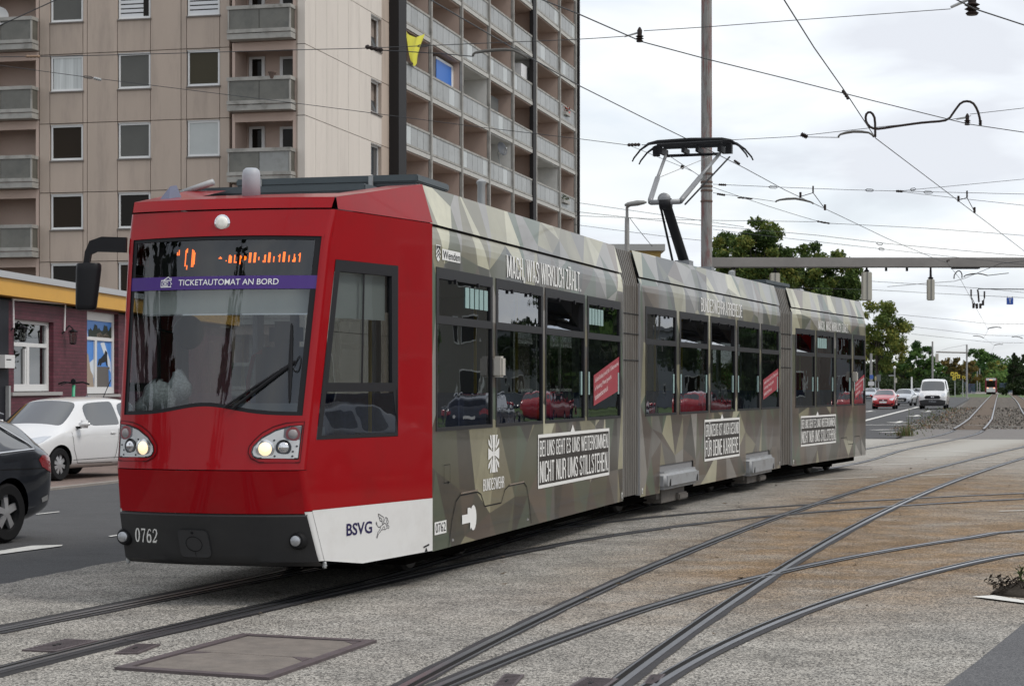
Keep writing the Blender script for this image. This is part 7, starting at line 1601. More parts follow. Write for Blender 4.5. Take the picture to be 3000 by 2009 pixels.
# span wires, each across the street at one distance
spans = [
 ([(-60, 163), (0, 167), (110, 166), (320, 162), (900, 146), (1069, 142), (1400, 128), (1690, 116), (1828, 107)], 22.9, 'span wire crossing in front of the apartment block from the upper left edge', .0055),
 ([(1886, 91), (2080, 79), (2300, 62), (2785, 27)], 22.9, 'span wire in the upper sky between two cone shaped insulators', .0055),
 ([(-40, 187), (0, 192), (242, 225), (296, 232), (900, 307), (1138, 338), (1400, 372), (1687, 406), (1843, 426)], 31.2, 'span wire sagging across the apartment block down to the pantograph', .006),
 ([(1880, 425), (1912, 423), (2127, 411), (2300, 402), (2356, 397), (2560, 374), (2790, 350)], 31.2, 'span wire from the pantograph to the looped cable in the right sky', .006),
 ([(2842, 335), (3000, 317), (3150, 300)], 31.2, 'short span wire leaving the looped cable towards the right edge', .006),
 ([(0, 75), (165, 0), (220, -30)], 18.0, 'wire across the extreme upper left corner', .006),
 ([(1843, 426), (1998, 489), (2034, 505)], 33, 'pull-off wire slanting down behind the pantograph frame', .005),
 ([(2089, 540), (2270, 548), (2480, 556), (2632, 560), (3000, 569), (3100, 572)], YP, 'upper span wire fixed to the tall pole running to the right edge', .0065),
 ([(2089, 549), (2250, 604), (2398, 649), (2440, 655), (2700, 668), (3000, 690), (3100, 697)], YP, 'lower sagging span wire fixed to the tall pole', .006),
 ([(2089, 565), (2190, 579), (2274, 591)], YP, 'short wire from the tall pole to the curved pull-off arm', .006),
 ([(2632, 560), (2675, 556), (3000, 525), (3100, 516)], YP, 'span wire branching upwards to the right edge from the pole wire', .006),
 ([(2632, 560), (2700, 569), (3000, 602), (3100, 613)], YP, 'span wire branching downwards to the right edge from the pole wire', .006),
 ([(1685, 593), (1948, 631), (2180, 665)], 62, 'thin wire between the apartment block and the tall pole above the street lamp', .009),
 ([(1685, 620), (1850, 638), (2051, 659), (2400, 690), (2600, 714), (3000, 750)], 70, 'thin wire passing below the street lamp head and on behind the trees', .011),
 ([(1684, 632), (2000, 644), (2200, 647), (2390, 650)], 66, 'nearly level thin wire behind the tall pole', .010),
 ([(1683, 658), (1950, 693), (2060, 705)], 64, 'lowest thin wire between the apartment block and the tall pole', .009),
 ([(2089, 672), (2270, 694), (2580, 729), (2750, 748), (3000, 775)], 72, 'thin wire with a tensioner crossing in front of the far trees', .010),
 ([(2553, 824), (2715, 834), (2865, 844), (3000, 857)], 90, 'thin wire passing behind the narrow hanging weight', .012),
 ([(2284, 842), (2553, 849), (2715, 858), (2960, 870), (3000, 872)], 92, 'thin wire carrying the small blue square sign', .012),
 ([(2865, 846), (3000, 847.5), (3100, 848)], 88, 'straight cantilever tube at the right edge below the gantry', .028),
 ([(2620, 920), (2795, 937), (2895, 948), (3000, 949)], 142, 'far thin span wire above the green trees, upper of three', .016),
 ([(2665, 956), (2770, 968), (2895, 982), (3000, 983)], 160, 'far thin span wire above the green trees, middle of three', .017),
 ([(2670, 978), (2850, 997), (2913, 1003), (3000, 1004)], 185, 'far thin span wire above the green trees, lowest of three', .018),
 ([(1846, 640), (1870, 672), (1911, 722)], 60, 'slack cable hanging from the street lamp head down to the tram roof', .012),
 ([(2790, 350), (2845, 340)], 31.2, 'stub of span wire at the crossing of the looped cable', .006),
]
for px_, Y, lab, r_ in spans: wire(resample(Ys(px_, Y), 2.5 * Y / 30), lab, r_, name='span_wire')
# turnbuckles, insulators, pull-off arms, hangers
def fitting(name, px0, px1, Y, r_, lab, cat, grp, mat=m_insul, prof=None):
    a, b = at(*px0, Y), at(*px1, Y); o = MB(); r_ *= .62
    n = 9; rr = prof or [r_ * (.4 if i in (0, n - 1) else 1.0 if i % 2 else .6) for i in range(n)]
    o.tube([a.lerp(b, i / (len(rr) - 1)) for i in range(len(rr))], rr, 8); ob = o.build(name, mat, fix=True, auto=40); return tag(ob, lab, cat, grp)
TB_ = 'line fittings on the overhead wires'
def turnbuckle(px0, px1, Y, lab):
    a, b = at(*px0, Y), at(*px1, Y); d = (b - a); n = Vector((0, 0, .016 * Y / 30)); mb = MB(); P = [a, a.lerp(b, .18) + n, a.lerp(b, .82) + n, b, a.lerp(b, .82) - n, a.lerp(b, .18) - n, a]
    mb.tube(P, .006 * Y / 30, 5); o = mb.build('turnbuckle', m_wire, smooth=True); tag(o, lab, 'turnbuckle', TB_)
turnbuckle((244, 225), (273, 229), 31.2, 'open turnbuckle on the sagging wire in front of the curtained window'); fitting('clamp', (274, 229), (297, 235), 31.2, .045, 'dull clamp beside the turnbuckle at the curtained window', 'clamp', TB_, m_steel)
turnbuckle((1222, 136), (1258, 133), 22.9, 'turnbuckle in front of the yellow cloth'); fitting('strain_insulator', (1070, 137), (1122, 148), 22.9, .05, 'knotty black strain insulator left of the yellow cloth', 'insulator', TB_)
fitting('clamp', (75, 166), (118, 166), 22.9, .03, 'small tan clamp on the upper left span wire', 'clamp', TB_, pm('clamp_tan', (.25, .16, .10), .6))
for a, b, Y, lab in (((2252, 548), (2278, 549), YP, 'turnbuckle on the pole wire nearest the contact wire'), ((2535, 557), (2560, 558), YP, 'turnbuckle in the middle of the upper pole wire'), ((2667, 556), (2683, 554), YP, 'small turnbuckle on the rising branch wire'), ((2706, 563), (2733, 564), YP, 'turnbuckle on the level branch of the pole wire'), ((2568, 713), (2586, 715), 70, 'upper of two small turnbuckles in front of the far trees'), ((2574, 729), (2591, 731), 72, 'lower of two small turnbuckles in front of the far trees')): turnbuckle(a, b, Y, lab)
for a, b, Y, r_, lab in (((2105, 541), (2128, 542), YP, .045, 'black insulator on the upper pole wire beside the pole'), ((2100, 568), (2125, 572), YP, .045, 'black insulator on the lower pole wire beside the pole'), ((2160, 579), (2205, 583), YP, .03, 'clamp row on the lower pole wire'), ((2625, 560), (2645, 561), YP, .05, 'black junction clamp where the pole wire branches'), ((2392, 648), (2432, 655), YP, .035, 'clamp on the lower sagging pole wire'), ((1838, 425), (1876, 424), 31.2, .05, 'black clamp on the span wire left of the pantograph'), ((2150, 470), (2168, 482), 40, .05, 'black clip on the contact wire right of the pantograph'), ((2346, 393), (2366, 402), 31.2, .07, 'black clamp at the left end of the curved pull-off arm'), ((2468, 264), (2486, 292), 26.3, .04, 'black clip where two contact wires cross'), ((1994, 488), (2004, 491), 33, .07, 'small ball clamp on the pull-off wire behind the pantograph')): fitting('strain_insulator' if r_ > .04 else 'clamp', a, b, Y, r_, lab, 'insulator' if r_ > .04 else 'clamp', TB_)
def cone(u, v, Y, s, lab, arm):
    s *= .8; c = at(u, v, Y); mb = MB(); mb.lathe([(.10 * s, -.26 * s), (.13 * s, -.22 * s), (.07 * s, -.18 * s), (.15 * s, -.14 * s), (.08 * s, -.10 * s), (.15 * s, -.06 * s), (.08 * s, -.02 * s), (.09 * s, .14 * s), (.04 * s, .24 * s), (.02 * s, .26 * s)], 14, c); o = mb.build('cone_insulator', m_insul, fix=True, auto=40); tag(o, lab, 'insulator', 'cone insulators')
    mb = MB(); mb.tube([c + Vector((0, 0, .08 * s)), at(*arm, Y)], .035 * s, 6, r2=.028 * s); mb.build('arm', m_steel if s < 1 else m_insul, o); return o
cone(1874, 102, 22.9, .42, 'grey cone insulator on the span wire between the block and the pole', (1829, 108)); cone(2848, 6, 22.9, .75, 'large dark cone insulator at the top edge of the photo', (2786, 22)); cone(2834, 350, 31.2, .45, 'black cone insulator beside the arched cable', (2802, 350))
def pull(pix, Y, lab, r_=.03, mat=None):
    r_ *= .62
    mb = MB(); P = resample(Ys(pix, Y), .15 * Y / 30); mb.tube(P, [r_ * (1 if 2 < i < len(P) - 3 else .75) for i in range(len(P))], 7); o = mb.build('pull_off_arm', mat or m_insul, smooth=True); tag(o, lab, 'pull-off arm', 'curved pull-off arms'); return o
m_arm = pm('arm_grey_brown', (.10, .095, .085), .5)
pull([(1386, 166), (1392, 155), (1450, 147), (1505, 148), (1545, 170)], 22.9, 'curved arm on the contact wire in front of the loggias', .032, m_arm); wire(Ys([(1122, 148), (1300, 158), (1386, 166)], 22.9), 'thin black rod between the strain insulator and the curved arm in front of the loggias', .007, name='steady_rod')
pull([(2456, 404), (2462, 394), (2500, 386), (2545, 389), (2561, 402)], 31.2, 'curved arm beside the narrow cable loop in the right sky', .035, m_arm); wire(Ys([(2362, 402), (2456, 403)], 31.2), 'thin rod joining the clamp to the curved arm by the cable loop', .007, name='steady_rod')
pull([(2272, 592), (2283, 586), (2330, 582), (2375, 592), (2383, 598)], YP, 'curved arm on the contact wire to the right of the tall pole', .04, m_arm)
pull([(2776, 768), (2774, 764), (2782, 762)], 66, 'small hooked arm at the left end of the beam loop', .05); pull([(2824, 812), (2830, 806), (2865, 801), (2893, 807)], 84, 'curved arm below the gantry beam', .05); wire(Ys([(2893, 807), (2955, 800)], 84), 'rod from the arm below the beam to its insulator', .02, name='steady_rod')
pull([(2895, 965), (2897, 961), (2920, 958), (2934, 960)], 142, 'distant curved arm, highest of the far row', .07); pull([(2851, 984), (2870, 985), (2882, 990)], 160, 'distant curved arm left of the far wire kink', .07); pull([(2964, 987), (2980, 986), (2996, 991)], 160, 'distant curved arm close to the right edge', .07); pull([(2913, 1011), (2925, 1008), (2938, 1009)], 185, 'distant curved arm, lowest of the far row', .07)
cp_ = resample(Ys([(2564, 402), (2564, 380), (2562, 345), (2550, 329), (2538, 335), (2537, 355), (2549, 372), (2572, 378), (2620, 371), (2700, 360), (2770, 353), (2790, 335), (2812, 305), (2832, 297), (2852, 304), (2866, 330), (2872, 358), (2872, 366)], 31.2), .12)
wire(cp_, 'thick looped feeder cable with a narrow loop and a wide arch in the right sky', .024, 'cable', None, 'feeder_cable', m_insul)
fitting('cable_clamp', (2872, 352), (2872, 369), 31.2, .05, 'black clamp holding the end of the arched feeder cable', 'clamp', TB_)
lo = resample(Ys([(2795, 817), (2796, 806), (2804, 795), (2812, 794), (2818, 803), (2818, 815)], 84), .3); wire(lo, 'small cable loop below the gantry beam', .03, 'cable', None, 'feeder_cable', m_insul)
lo = resample(Ys([(2868, 885), (2866, 860), (2864, 848)], 90), .4); wire(lo, 'black support hanging from the cantilever tube to the contact wire', .05, 'bracket', None, 'hanger_bracket', m_insul)
def vee(top, l_, r2_, Y, lab):
    mb = MB(); a = at(*top, Y); k = .011 * Y / 40; mb.tube([at(*l_, Y), a], k * .7, 5); mb.tube([a, at(*r2_, Y)], k * .7, 5); mb.tube([a, a + Vector((0, 0, .14 * Y / 40))], k * 1.5, 6)
    for q in (l_, r2_): c = at(*q, Y); mb.tube([c - Vector((0, 0, .03)), c + Vector((0, 0, .09 * Y / 40))], k * 2.2, 6)
    o = mb.build('wire_hanger', m_insul, fix=True); tag(o, lab, 'hanger', 'V shaped wire hangers')
vee((2382, 565), (2345, 576), (2417, 612), YP, 'V shaped hanger on the contact wire right of the tall pole'); vee((2833, 579), (2808, 587), (2855, 620), YP, 'V shaped hanger on the steep contact wire near the right edge'); vee((2845, 868), (2852, 901), (2862, 902), 90, 'V shaped hanger left of the black support below the gantry'); vee((2884, 873), (2880, 893), (2872, 902), 90, 'V shaped hanger right of the black support below the gantry')
a, b = at(2949, 872, 92), at(2968.5, 892, 92); mb = MB(); mb.rbox(((a.x + b.x) / 2, 92, (a.z + b.z) / 2), (b.x - a.x, .03, a.z - b.z), .01); o = mb.build('blue_sign', pm('sign_blue', (.012, .07, .36), .5), fix=True); tag(o, 'small blue square sign with a white T hanging on a wire', 'sign'); mb = MB(); put_text(mb, 'T', lambda x, z: Vector((x, 91.98, z)), a.x + .09, b.x - .09, b.z + .07, a.z - .07); mb.build('lettering', m_lett, o)
mb = MB()
for u in (2951, 2966): mb = MB(); mb.tube([at(u, 874, 92), at(u, 868, 92)], .012, 5); mb.build('hook', m_dark, o)

# ================================================================== TREES AND PLANTS
def leafmat(name, cols):
    m = bpy.data.materials.new(name); m.use_nodes = True; n = m.node_tree.nodes; l = m.node_tree.links; b = n['Principled BSDF']; b.inputs['Roughness'].default_value = .7; b.inputs['Specular IOR Level'].default_value = .25
    a = n.new('ShaderNodeAttribute'); a.attribute_name = 'Col'; sp_ = n.new('ShaderNodeSeparateColor'); l.new(a.outputs['Color'], sp_.inputs[0])
    r = n.new('ShaderNodeValToRGB'); l.new(sp_.outputs[0], r.inputs[0]); e = r.color_ramp.elements
    e[0].color = (*cols[0], 1); e[1].color = (*cols[-1], 1)
    for i, c in enumerate(cols[1:-1]): q = e.new((i + 1) / (len(cols) - 1)); q.color = (*c, 1)
    l.new(r.outputs[0], b.inputs['Base Color'])
    tr = n.new('ShaderNodeBsdfTranslucent'); l.new(r.outputs[0], tr.inputs[0]); mx = n.new('ShaderNodeMixShader'); mx.inputs[0].default_value = .25; l.new(b.outputs[0], mx.inputs[1]); l.new(tr.outputs[0], mx.inputs[2]); l.new(mx.outputs[0], n['Material Output'].inputs[0])
    return m
L_OLIVE = leafmat('leaves_olive', [(.026, .050, .012), (.058, .10, .022), (.115, .155, .032), (.24, .225, .05)])
L_YEL = leafmat('leaves_turning_yellow', [(.04, .065, .016), (.09, .135, .03), (.17, .195, .042), (.32, .28, .06)])
L_GREEN = leafmat('leaves_green', [(0.021, 0.049, 0.014), (0.044, 0.102, 0.025), (0.088, 0.166, 0.038), (0.149, 0.228, 0.052)])
L_BROWN = leafmat('leaves_brown', [(0.038, 0.035, 0.012), (0.088, 0.074, 0.021), (0.158, 0.114, 0.032), (0.210, 0.140, 0.035)])
L_DARK = leafmat('leaves_dark', [(0.011, 0.021, 0.009), (0.021, 0.038, 0.014), (0.038, 0.061, 0.021), (0.061, 0.079, 0.028)])
m_bark = pm('bark', (.06, .05, .042), .95, var=.3, vscale=6)
def crown_mesh(clumps, nleaf, size, seed, down=.0):
    """leaf quads in clumps [(centre, radii)], denser at each clump's outside"""
    r = np.random.default_rng(seed); V = []; tone = []
    for (c, rad) in clumps:
        k = int(nleaf * 1.7 * (rad[0] * rad[2])); k = max(k, 30)
        d = r.normal(size=(k, 3)); d /= np.linalg.norm(d, axis=1)[:, None]; rr = r.random(k) ** .42
        p = np.array(c) + d * rr[:, None] * np.array(rad) * r.uniform(.8, 1.15, (k, 1))
        a = r.normal(size=(k, 3)); a /= np.linalg.norm(a, axis=1)[:, None]; b = np.cross(a, r.normal(size=(k, 3))); b /= np.linalg.norm(b, axis=1)[:, None] + 1e-9
        s = size * .76 * r.uniform(.5, 1.35, (k, 1)); q = np.stack([p - a * s, p - b * s * .55, p + a * s, p + b * s * .55], 1); V.append(q.reshape(-1, 3))
        base = r.uniform(.15, .75); tone.append(np.clip(base + r.normal(0, .18, k), 0, 1))
    V = np.concatenate(V); T_ = np.concatenate(tone); n = len(T_); me = bpy.data.meshes.new('crown'); me.vertices.add(n * 4); me.vertices.foreach_set('co', V.astype(np.float32).ravel()); me.loops.add(n * 4); me.loops.foreach_set('vertex_index', np.arange(n * 4, dtype=np.int32)); me.polygons.add(n); me.polygons.foreach_set('loop_start', np.arange(0, n * 4, 4, dtype=np.int32)); me.polygons.foreach_set('loop_total', np.full(n, 4, dtype=np.int32)); me.update(calc_edges=True)
    ca = me.color_attributes.new('Col', 'FLOAT_COLOR', 'CORNER'); t4 = np.repeat(T_, 4); ca.data.foreach_set('color', np.stack([t4, t4, t4, np.ones_like(t4)], 1).astype(np.float32).ravel()); me.validate(); return me
def tree(base, H, rx, rz, crown_z, mat, seed, lab, nleaf=260, lsize=.26, shape='round', grp='trees beyond the junction', name='tree', trunk_r=.22, nclump=46):
    r = random.Random(seed); base = Vector(base); o = empty(name, base, lab, 'tree', grp); clumps = []; mb = MB(); mb.tube([base, base + Vector((r.uniform(-.2, .2), 0, crown_z * .6)), base + Vector((r.uniform(-.3, .3), r.uniform(-.3, .3), crown_z))], [trunk_r * 1.2, trunk_r * .9, trunk_r * .6], 9)
    cc = base + Vector((0, 0, crown_z))
    for i in range(nclump):
        for _ in range(20):
            d = Vector((r.gauss(0, 1), r.gauss(0, 1), r.gauss(0, 1))).normalized() * (r.random() ** .38)
            if shape == 'cone':
                t = r.random(); w_ = (1 - t) ** .8; p = Vector((d.x * rx * w_, d.y * rx * w_, -rz + 2 * rz * t)); break
            p = Vector((d.x * rx, d.y * rx, d.z * rz * (1.0 if d.z > 0 else .75)))
            if shape == 'ragged' and r.random() < .3: p *= 1.18
            break
        c = cc + p; cr = r.uniform(.14, .27) * rx if shape != 'cone' else r.uniform(.18, .3) * rx * (1.15 - (p.z + rz) / (2 * rz)); clumps.append((tuple(c), (cr, cr, cr * .8)))
        if i % 3 == 0:
            st_ = base + Vector((0, 0, crown_z * r.uniform(.35, .9))); mid = st_.lerp(c, .5) + Vector((0, 0, .1 * rz)); mb.tube([st_, mid, c], [trunk_r * .42, trunk_r * .25, trunk_r * .08], 6)
    mb.build('trunk', m_bark, o, smooth=True); me = crown_mesh(clumps, nleaf, lsize, seed); me.materials.append(mat); c_ = bpy.data.objects.new('crown', me); COL.objects.link(c_); put(c_, o); return o
def tree_px(uc, vtop, vbot, wpx, Y, mat, seed, lab, **k):
    """a tree at distance Y whose crown spans these photo rows"""
    b = at(uc, HV, Y); b.z = 0; zt = at(0, vtop, Y).z; zb = max(.6, at(0, vbot, Y).z); rx = wpx / 2 / FPX * Y
    return tree(b, zt, rx, (zt - zb) / 2, (zt + zb) / 2, mat, seed, lab, **k)
tree_px(2210, 640, 900, 270, 190, L_OLIVE, 1, 'large tree with olive and yellowing leaves right of the tall concrete pole', nclump=70, shape='ragged', lsize=.24, nleaf=330)
tree_px(2420, 735, 960, 230, 205, L_OLIVE, 2, 'broad dark tree behind the hanging weights and the gantry beam', nclump=60, shape='ragged', lsize=.25, nleaf=320)
tree_px(2330, 790, 980, 200, 212, L_OLIVE, 3, 'lower olive tree between the two large trees, mostly behind the tram roof', nclump=46, lsize=.25, nleaf=300)
tree_px(2570, 872, 1110, 190, 312, L_YEL, 4, 'yellowing tree beside the tail of the tram', nclump=56, shape='ragged', lsize=.32, nleaf=130)
tree_px(2500, 930, 1120, 150, 330, L_YEL, 41, 'low yellow green tree hidden largely by the rear of the tram', nclump=40, lsize=.34, nleaf=130)
tree_px(2692, 1000, 1135, 100, 345, L_GREEN, 5, 'fresh green tree above the silver car', nclump=50, lsize=.32, nleaf=150)
tree_px(2600, 1035, 1140, 130, 360, L_DARK, 6, 'dark bushy tree behind the red car', nclump=40, lsize=.36, nleaf=140)
tree_px(2640, 1050, 1145, 110, 352, L_OLIVE, 7, 'dull olive tree between the red car and the fresh green tree', nclump=40, lsize=.34, nleaf=140)
tree_px(2740, 1060, 1142, 80, 365, L_GREEN, 8, 'green tree directly behind the roof of the white van', nclump=36, lsize=.34, nleaf=140)
tree_px(2795, 1036, 1140, 90, 420, L_BROWN, 9, 'brownish autumn tree right of the white van', nclump=44, lsize=.38, nleaf=120)
tree_px(2842, 1050, 1140, 70, 470, L_BROWN, 91, 'second brownish tree behind the line pole', nclump=36, lsize=.42, nleaf=110)
tree_px(2870, 1024, 1120, 110, 640, L_GREEN, 10, 'wide dark green treetop far behind the slim platform poles', nclump=44, lsize=.55, nleaf=55)
tree_px(2905, 1058, 1140, 90, 560, L_YEL, 12, 'yellow green tree behind the distant tram', nclump=40, lsize=.5, nleaf=70)
tree_px(2972, 1032, 1158, 100, 350, L_DARK, 13, 'dark conical tree at the right edge behind the distant tram', shape='cone', nclump=80, lsize=.28, nleaf=260, trunk_r=.3)
tree_px(3010, 1020, 1150, 70, 420, L_DARK, 14, 'tall dark tree cut off by the right edge', nclump=44, lsize=.4, nleaf=140)
# the wood that closes the view far behind
r_ = np.random.default_rng(8); cl = []
for i in range(240):
    u = r_.uniform(1500, 3350); Y = r_.uniform(520, 760); h = r_.uniform(3.0, 8.5) if u > 2560 else r_.uniform(5, 13); p = at(u, HV, Y); cl.append(((p.x, Y, h * r_.uniform(.2, .95)), (r_.uniform(4, 7), r_.uniform(3, 5), r_.uniform(2.0, 3.2))))
me = crown_mesh(cl, 30, .62, 77); me.materials.append(L_GREEN); ob = bpy.data.objects.new('far_wood', me); COL.objects.link(ob); tag(ob, kind='stuff')
cl = []
for i in range(170):
    u = r_.uniform(2480, 2800); Y = r_.uniform(330, 420); p = at(u, HV, Y); cl.append(((p.x, Y, r_.uniform(.4, 2.6)), (r_.uniform(1.6, 3), 1.6, r_.uniform(.8, 1.5))))
me = crown_mesh(cl, 60, .4, 78); me.materials.append(L_DARK); ob = bpy.data.objects.new('hedge', me); COL.objects.link(ob); tag(ob, 'dark hedge along the far road behind the queue of cars', 'hedge')
# grass islands by the platform and tufts along the ballast edge
sheet('grass_island', [(66, 300), (74, 290), (98, 330), (120, 420), (96, 420)], .0, m_grass); sheet('grass_verge', [(88, 300), (110, 300), (150, 420), (112, 420)], .0, m_grass)
def tuft(p, n, h, spread, mats, lab, cat, name, seed, r0=.006, grp=None):
    rr = random.Random(seed); mb = MB(); p = Vector(p)
    for i in range(n):
        a = rr.uniform(0, 6.28); q = p + Vector((rr.gauss(0, spread), rr.gauss(0, spread), 0)); hh = h * rr.uniform(.35, 1); lean = Vector((math.cos(a), math.sin(a), 0)) * hh * rr.uniform(.1, .45); pts = [q, q + lean * .4 + Vector((0, 0, hh * .6)), q + lean + Vector((0, 0, hh))]; w_ = rr.uniform(.6, 1.4) * r0
        sd = Vector((-math.sin(a), math.cos(a), 0)) * w_; mb.add([pts[0] - sd, pts[0] + sd, pts[1] + sd * .8, pts[1] - sd * .8, pts[2]], [(0, 1, 2, 3), (3, 2, 4)], rr.randrange(len(mats)))
    o = mb.build(name, mats); return tag(o, lab, cat, grp)
mg = [pm('weed_green', (.07, .10, .025), .8), pm('weed_olive', (.12, .115, .035), .8), pm('weed_dry', (.19, .135, .07), .9)]
mbg = MB(); rr = random.Random(6)
for i in range(650):
    t = rr.random() ** 1.3; e_ = G(2650, 1277).lerp(Vector((34, 152, 0)), t); q = e_ + Vector((rr.gauss(0, .35 + .5 * t), rr.gauss(0, .3), 0)); hh = rr.uniform(.02, .09) * (1 + .7 * t); a = rr.uniform(0, 6.28); sd = Vector((math.cos(a), math.sin(a), 0)) * rr.uniform(.012, .03) * (1 + t)
    mbg.add([q - sd, q + sd, q + Vector((rr.gauss(0, .05), rr.gauss(0, .05), hh))], [(0, 1, 2)], rr.choices((0, 1, 2), (6, 3, 1.2))[0])
tag(mbg.build('verge_weeds', mg), kind='stuff')
def weed(p, h, n, lab, seed, mats, name='tall_weed'):
    rr = random.Random(seed); p = Vector(p); o = empty(name, p, lab, 'weed'); mb = MB(); lf = MB()
    for i in range(n):
        top = p + Vector((rr.gauss(0, .06 * h + .02), rr.gauss(0, .06 * h), h * rr.uniform(.6, 1))); mid = p.lerp(top, .5) + Vector((rr.gauss(0, .03), 0, 0)); mb.tube([p + Vector((rr.gauss(0, .02), 0, 0)), mid, top], [.008, .006, .003], 5)
        for k in range(9):
            c = p.lerp(top, rr.uniform(.25, 1)); d = Vector((rr.gauss(0, 1), rr.gauss(0, 1), rr.uniform(-.2, .8))).normalized() * rr.uniform(.04, .10); s_ = Vector((-d.y, d.x, 0)).normalized() * .012; lf.add([c, c + d * .5 + s_, c + d, c + d * .5 - s_], [(0, 1, 2, 3)], rr.randrange(len(mats)))
    mb.build('stem', mats[-1], o); lf.build('leaves', mats, o); return o
weed(G(2664, 1270), 1.05, 5, 'tall dry brown weed growing at the tip of the ballast bed', 3, mg[::-1])
tuft(G(2648, 1277), 110, .38, .13, mg, 'low green tuft around the foot of the dry weed at the ballast tip', 'weed', 'grass_tuft', 5, .012)
# clump of weeds at the right edge
o = weed(G(2998, 1732), .26, 4, 'scrubby weed clump growing out of the paving at the right edge', 9, [pm('weed_dark', (.04, .05, .02), .8), pm('weed_brown', (.07, .05, .03), .9), mg[0]], 'weed_clump')
rr = random.Random(12); mb = MB(); c = G(2992, 1742)
for i in range(26):
    a = rr.uniform(2.2, 4.6); L = rr.uniform(.15, .38); P = [c + Vector((rr.uniform(-.08, .1), rr.uniform(-.06, .06), .02))]
    for k in range(4): P.append(P[-1] + Vector((math.cos(a) * L / 4, math.sin(a) * L / 4 * .5, rr.uniform(-.01, .06))))
    mb.tube(P, .003, 4)
    for k in range(5): q = P[rr.randrange(1, 5)]; s_ = .012; mb.add([q, q + Vector((s_ * 2, rr.uniform(-s_, s_), s_)), q + Vector((s_ * 2.5, 0, s_ * 2.2)), q + Vector((s_ * .5, 0, s_ * 1.5))], [(0, 1, 2, 3)])
mb.build('creeping_twig', pm('twig_dark', (.035, .028, .022), .9), o)
mb = MB(); mb.lathe([(.30, 0), (.22, .05), (.10, .09), (.02, .11)], 14, c + Vector((.05, .05, -.01))); mb.v = [tuple(Vector(v) + Vector((rr.uniform(-.02, .02), rr.uniform(-.02, .02), rr.uniform(-.01, .01)))) for v in mb.v]; mb.build('soil_mound', pm('soil', (.05, .042, .034), .95, var=.4, vscale=30), o, fix=True, smooth=True)

# ================================================================== FAR PLATFORM
def far_tram(u, v, heading, lab):
    p = G(u, v); o = empty('distant_tram', p, lab, 'tram', 'distant trams'); h = R(heading); M = Matrix.Translation(p) @ Matrix.Rotation(-h, 4, 'Z'); m_fr = pm('far_tram_red', (.20, .015, .03), .35); m_fw = pm('far_tram_white', (.66, .66, .67), .35)
    mb = MB(M); mb.rbox((0, 9, 1.8), (2.3, 17.6, 2.95), .12, 0); mb.build('body', m_fr, o, fix=True)
    mb = MB(M); mb.rbox((0, .16, 2.98), (1.9, .12, .46), .04); mb.build('roof_front', m_fw, o, fix=True)
    mb = MB(M); mb.add([(-.86, .18, 1.45), (.86, .18, 1.45), (.80, .16, 2.72), (-.80, .16, 2.72)], [(0, 1, 2, 3)]); mb.build('windscreen', m_wglass2, o)
    mb = MB(M); mb.rbox((0, .14, .90), (1.75, .14, .92), .05); mb.build('front_apron', m_fw, o, fix=True)
    for s in (-1, 1):
        mb = MB(M); mb.rbox((s * .62, .05, 1.28), (.26, .06, .14), .02); mb.build('headlight', pm('far_lamp', (1, .5, .3), .3, emit=1.5), o, fix=True)
        mb = MB(M); mb.bb(s * 1.16, s * 1.165, .8, 16, 1.4, 2.6); mb.build('window_band', m_wglass2, o, fix=True)
    mb = MB(M); mb.bb(-.9, .9, .3, 17, .02, .4); mb.build('underfloor_box', m_underside, o, fix=True); mb = MB(M); mb.bb(-.3, .3, .08, .10, 2.78, 2.9); mb.build('destination_display', pm('led_amber', (1, .4, .1), .5, emit=1.0), o, fix=True); return o
far_tram(2903, 1155, 14, 'small distant red and white tram coming towards the camera'); far_tram(2791, 1152, 17, 'second distant red and white tram mostly behind the white van')
def fence(u0, u1, vb, vt, lab, n):
    Y = FPX * EYE / (vb - HV); o = empty('platform_fence', at((u0 + u1) / 2, vb, Y), lab, 'fence', 'blue platform fences'); a, b = at(u0, vb, Y), at(u1, vb, Y); z = at(0, vt, Y).z
    for i in range(n): x = a.x + (b.x - a.x) * i / (n - 1); mb = MB(); mb.bb(x - .05, x + .05, Y - .05, Y + .05, 0, z); mb.build('bar', pm('fence_blue', (.06, .085, .17), .6), o, fix=True)
    mb = MB(); mb.bb(a.x, b.x, Y - .04, Y + .04, z - .12, z - .02); mb.build('rail', pm('fence_blue', (.06, .085, .17), .6), o, fix=True)
fence(2803, 2829, 1154, 1119, 'blue barred fence on the platform left of the grey line pole', 8); fence(2837, 2856, 1153, 1124, 'blue barred fence on the platform right of the grey line pole', 6); fence(2930, 2985, 1152, 1122, 'blue barred fence to the right of the distant tram', 14)
pl = sheet('platform', [at(2800, 1150, 420) * 1, at(2990, 1150, 420), at(2990, 1150, 460), at(2800, 1150, 460)], .02, pm('platform_paving', (.32, .29, .27), .9))
# red car waiting at the right edge far away
c_ = copy_tree(rc_); c_.name = 'red_car'; c_['label'] = 'red car with its tail lights on at the far right edge near the platform'; p = at(2990, 1150, 400); c_.location = (p.x, 400, 0); c_.rotation_euler = (0, 0, R(50))
# low wall and pale building pieces seen between the cars
bb_ = empty('pale_shelter', at(2668, 1130, 420), 'pale blue shelter glimpsed between the silver car and the white van', 'shelter'); a, b = at(2650, 1138, 420), at(2694, 1124, 420); mb = MB(); mb.bb(a.x, b.x, 420, 424, 0, b.z - .3); mb.build('wall', pm('shelter_blue', (.30, .40, .46), .6), bb_, fix=True); mb = MB(); mb.bb(a.x - .5, b.x + .5, 419.5, 424.5, b.z - .3, b.z); mb.build('roof', m_steel, bb_, fix=True)

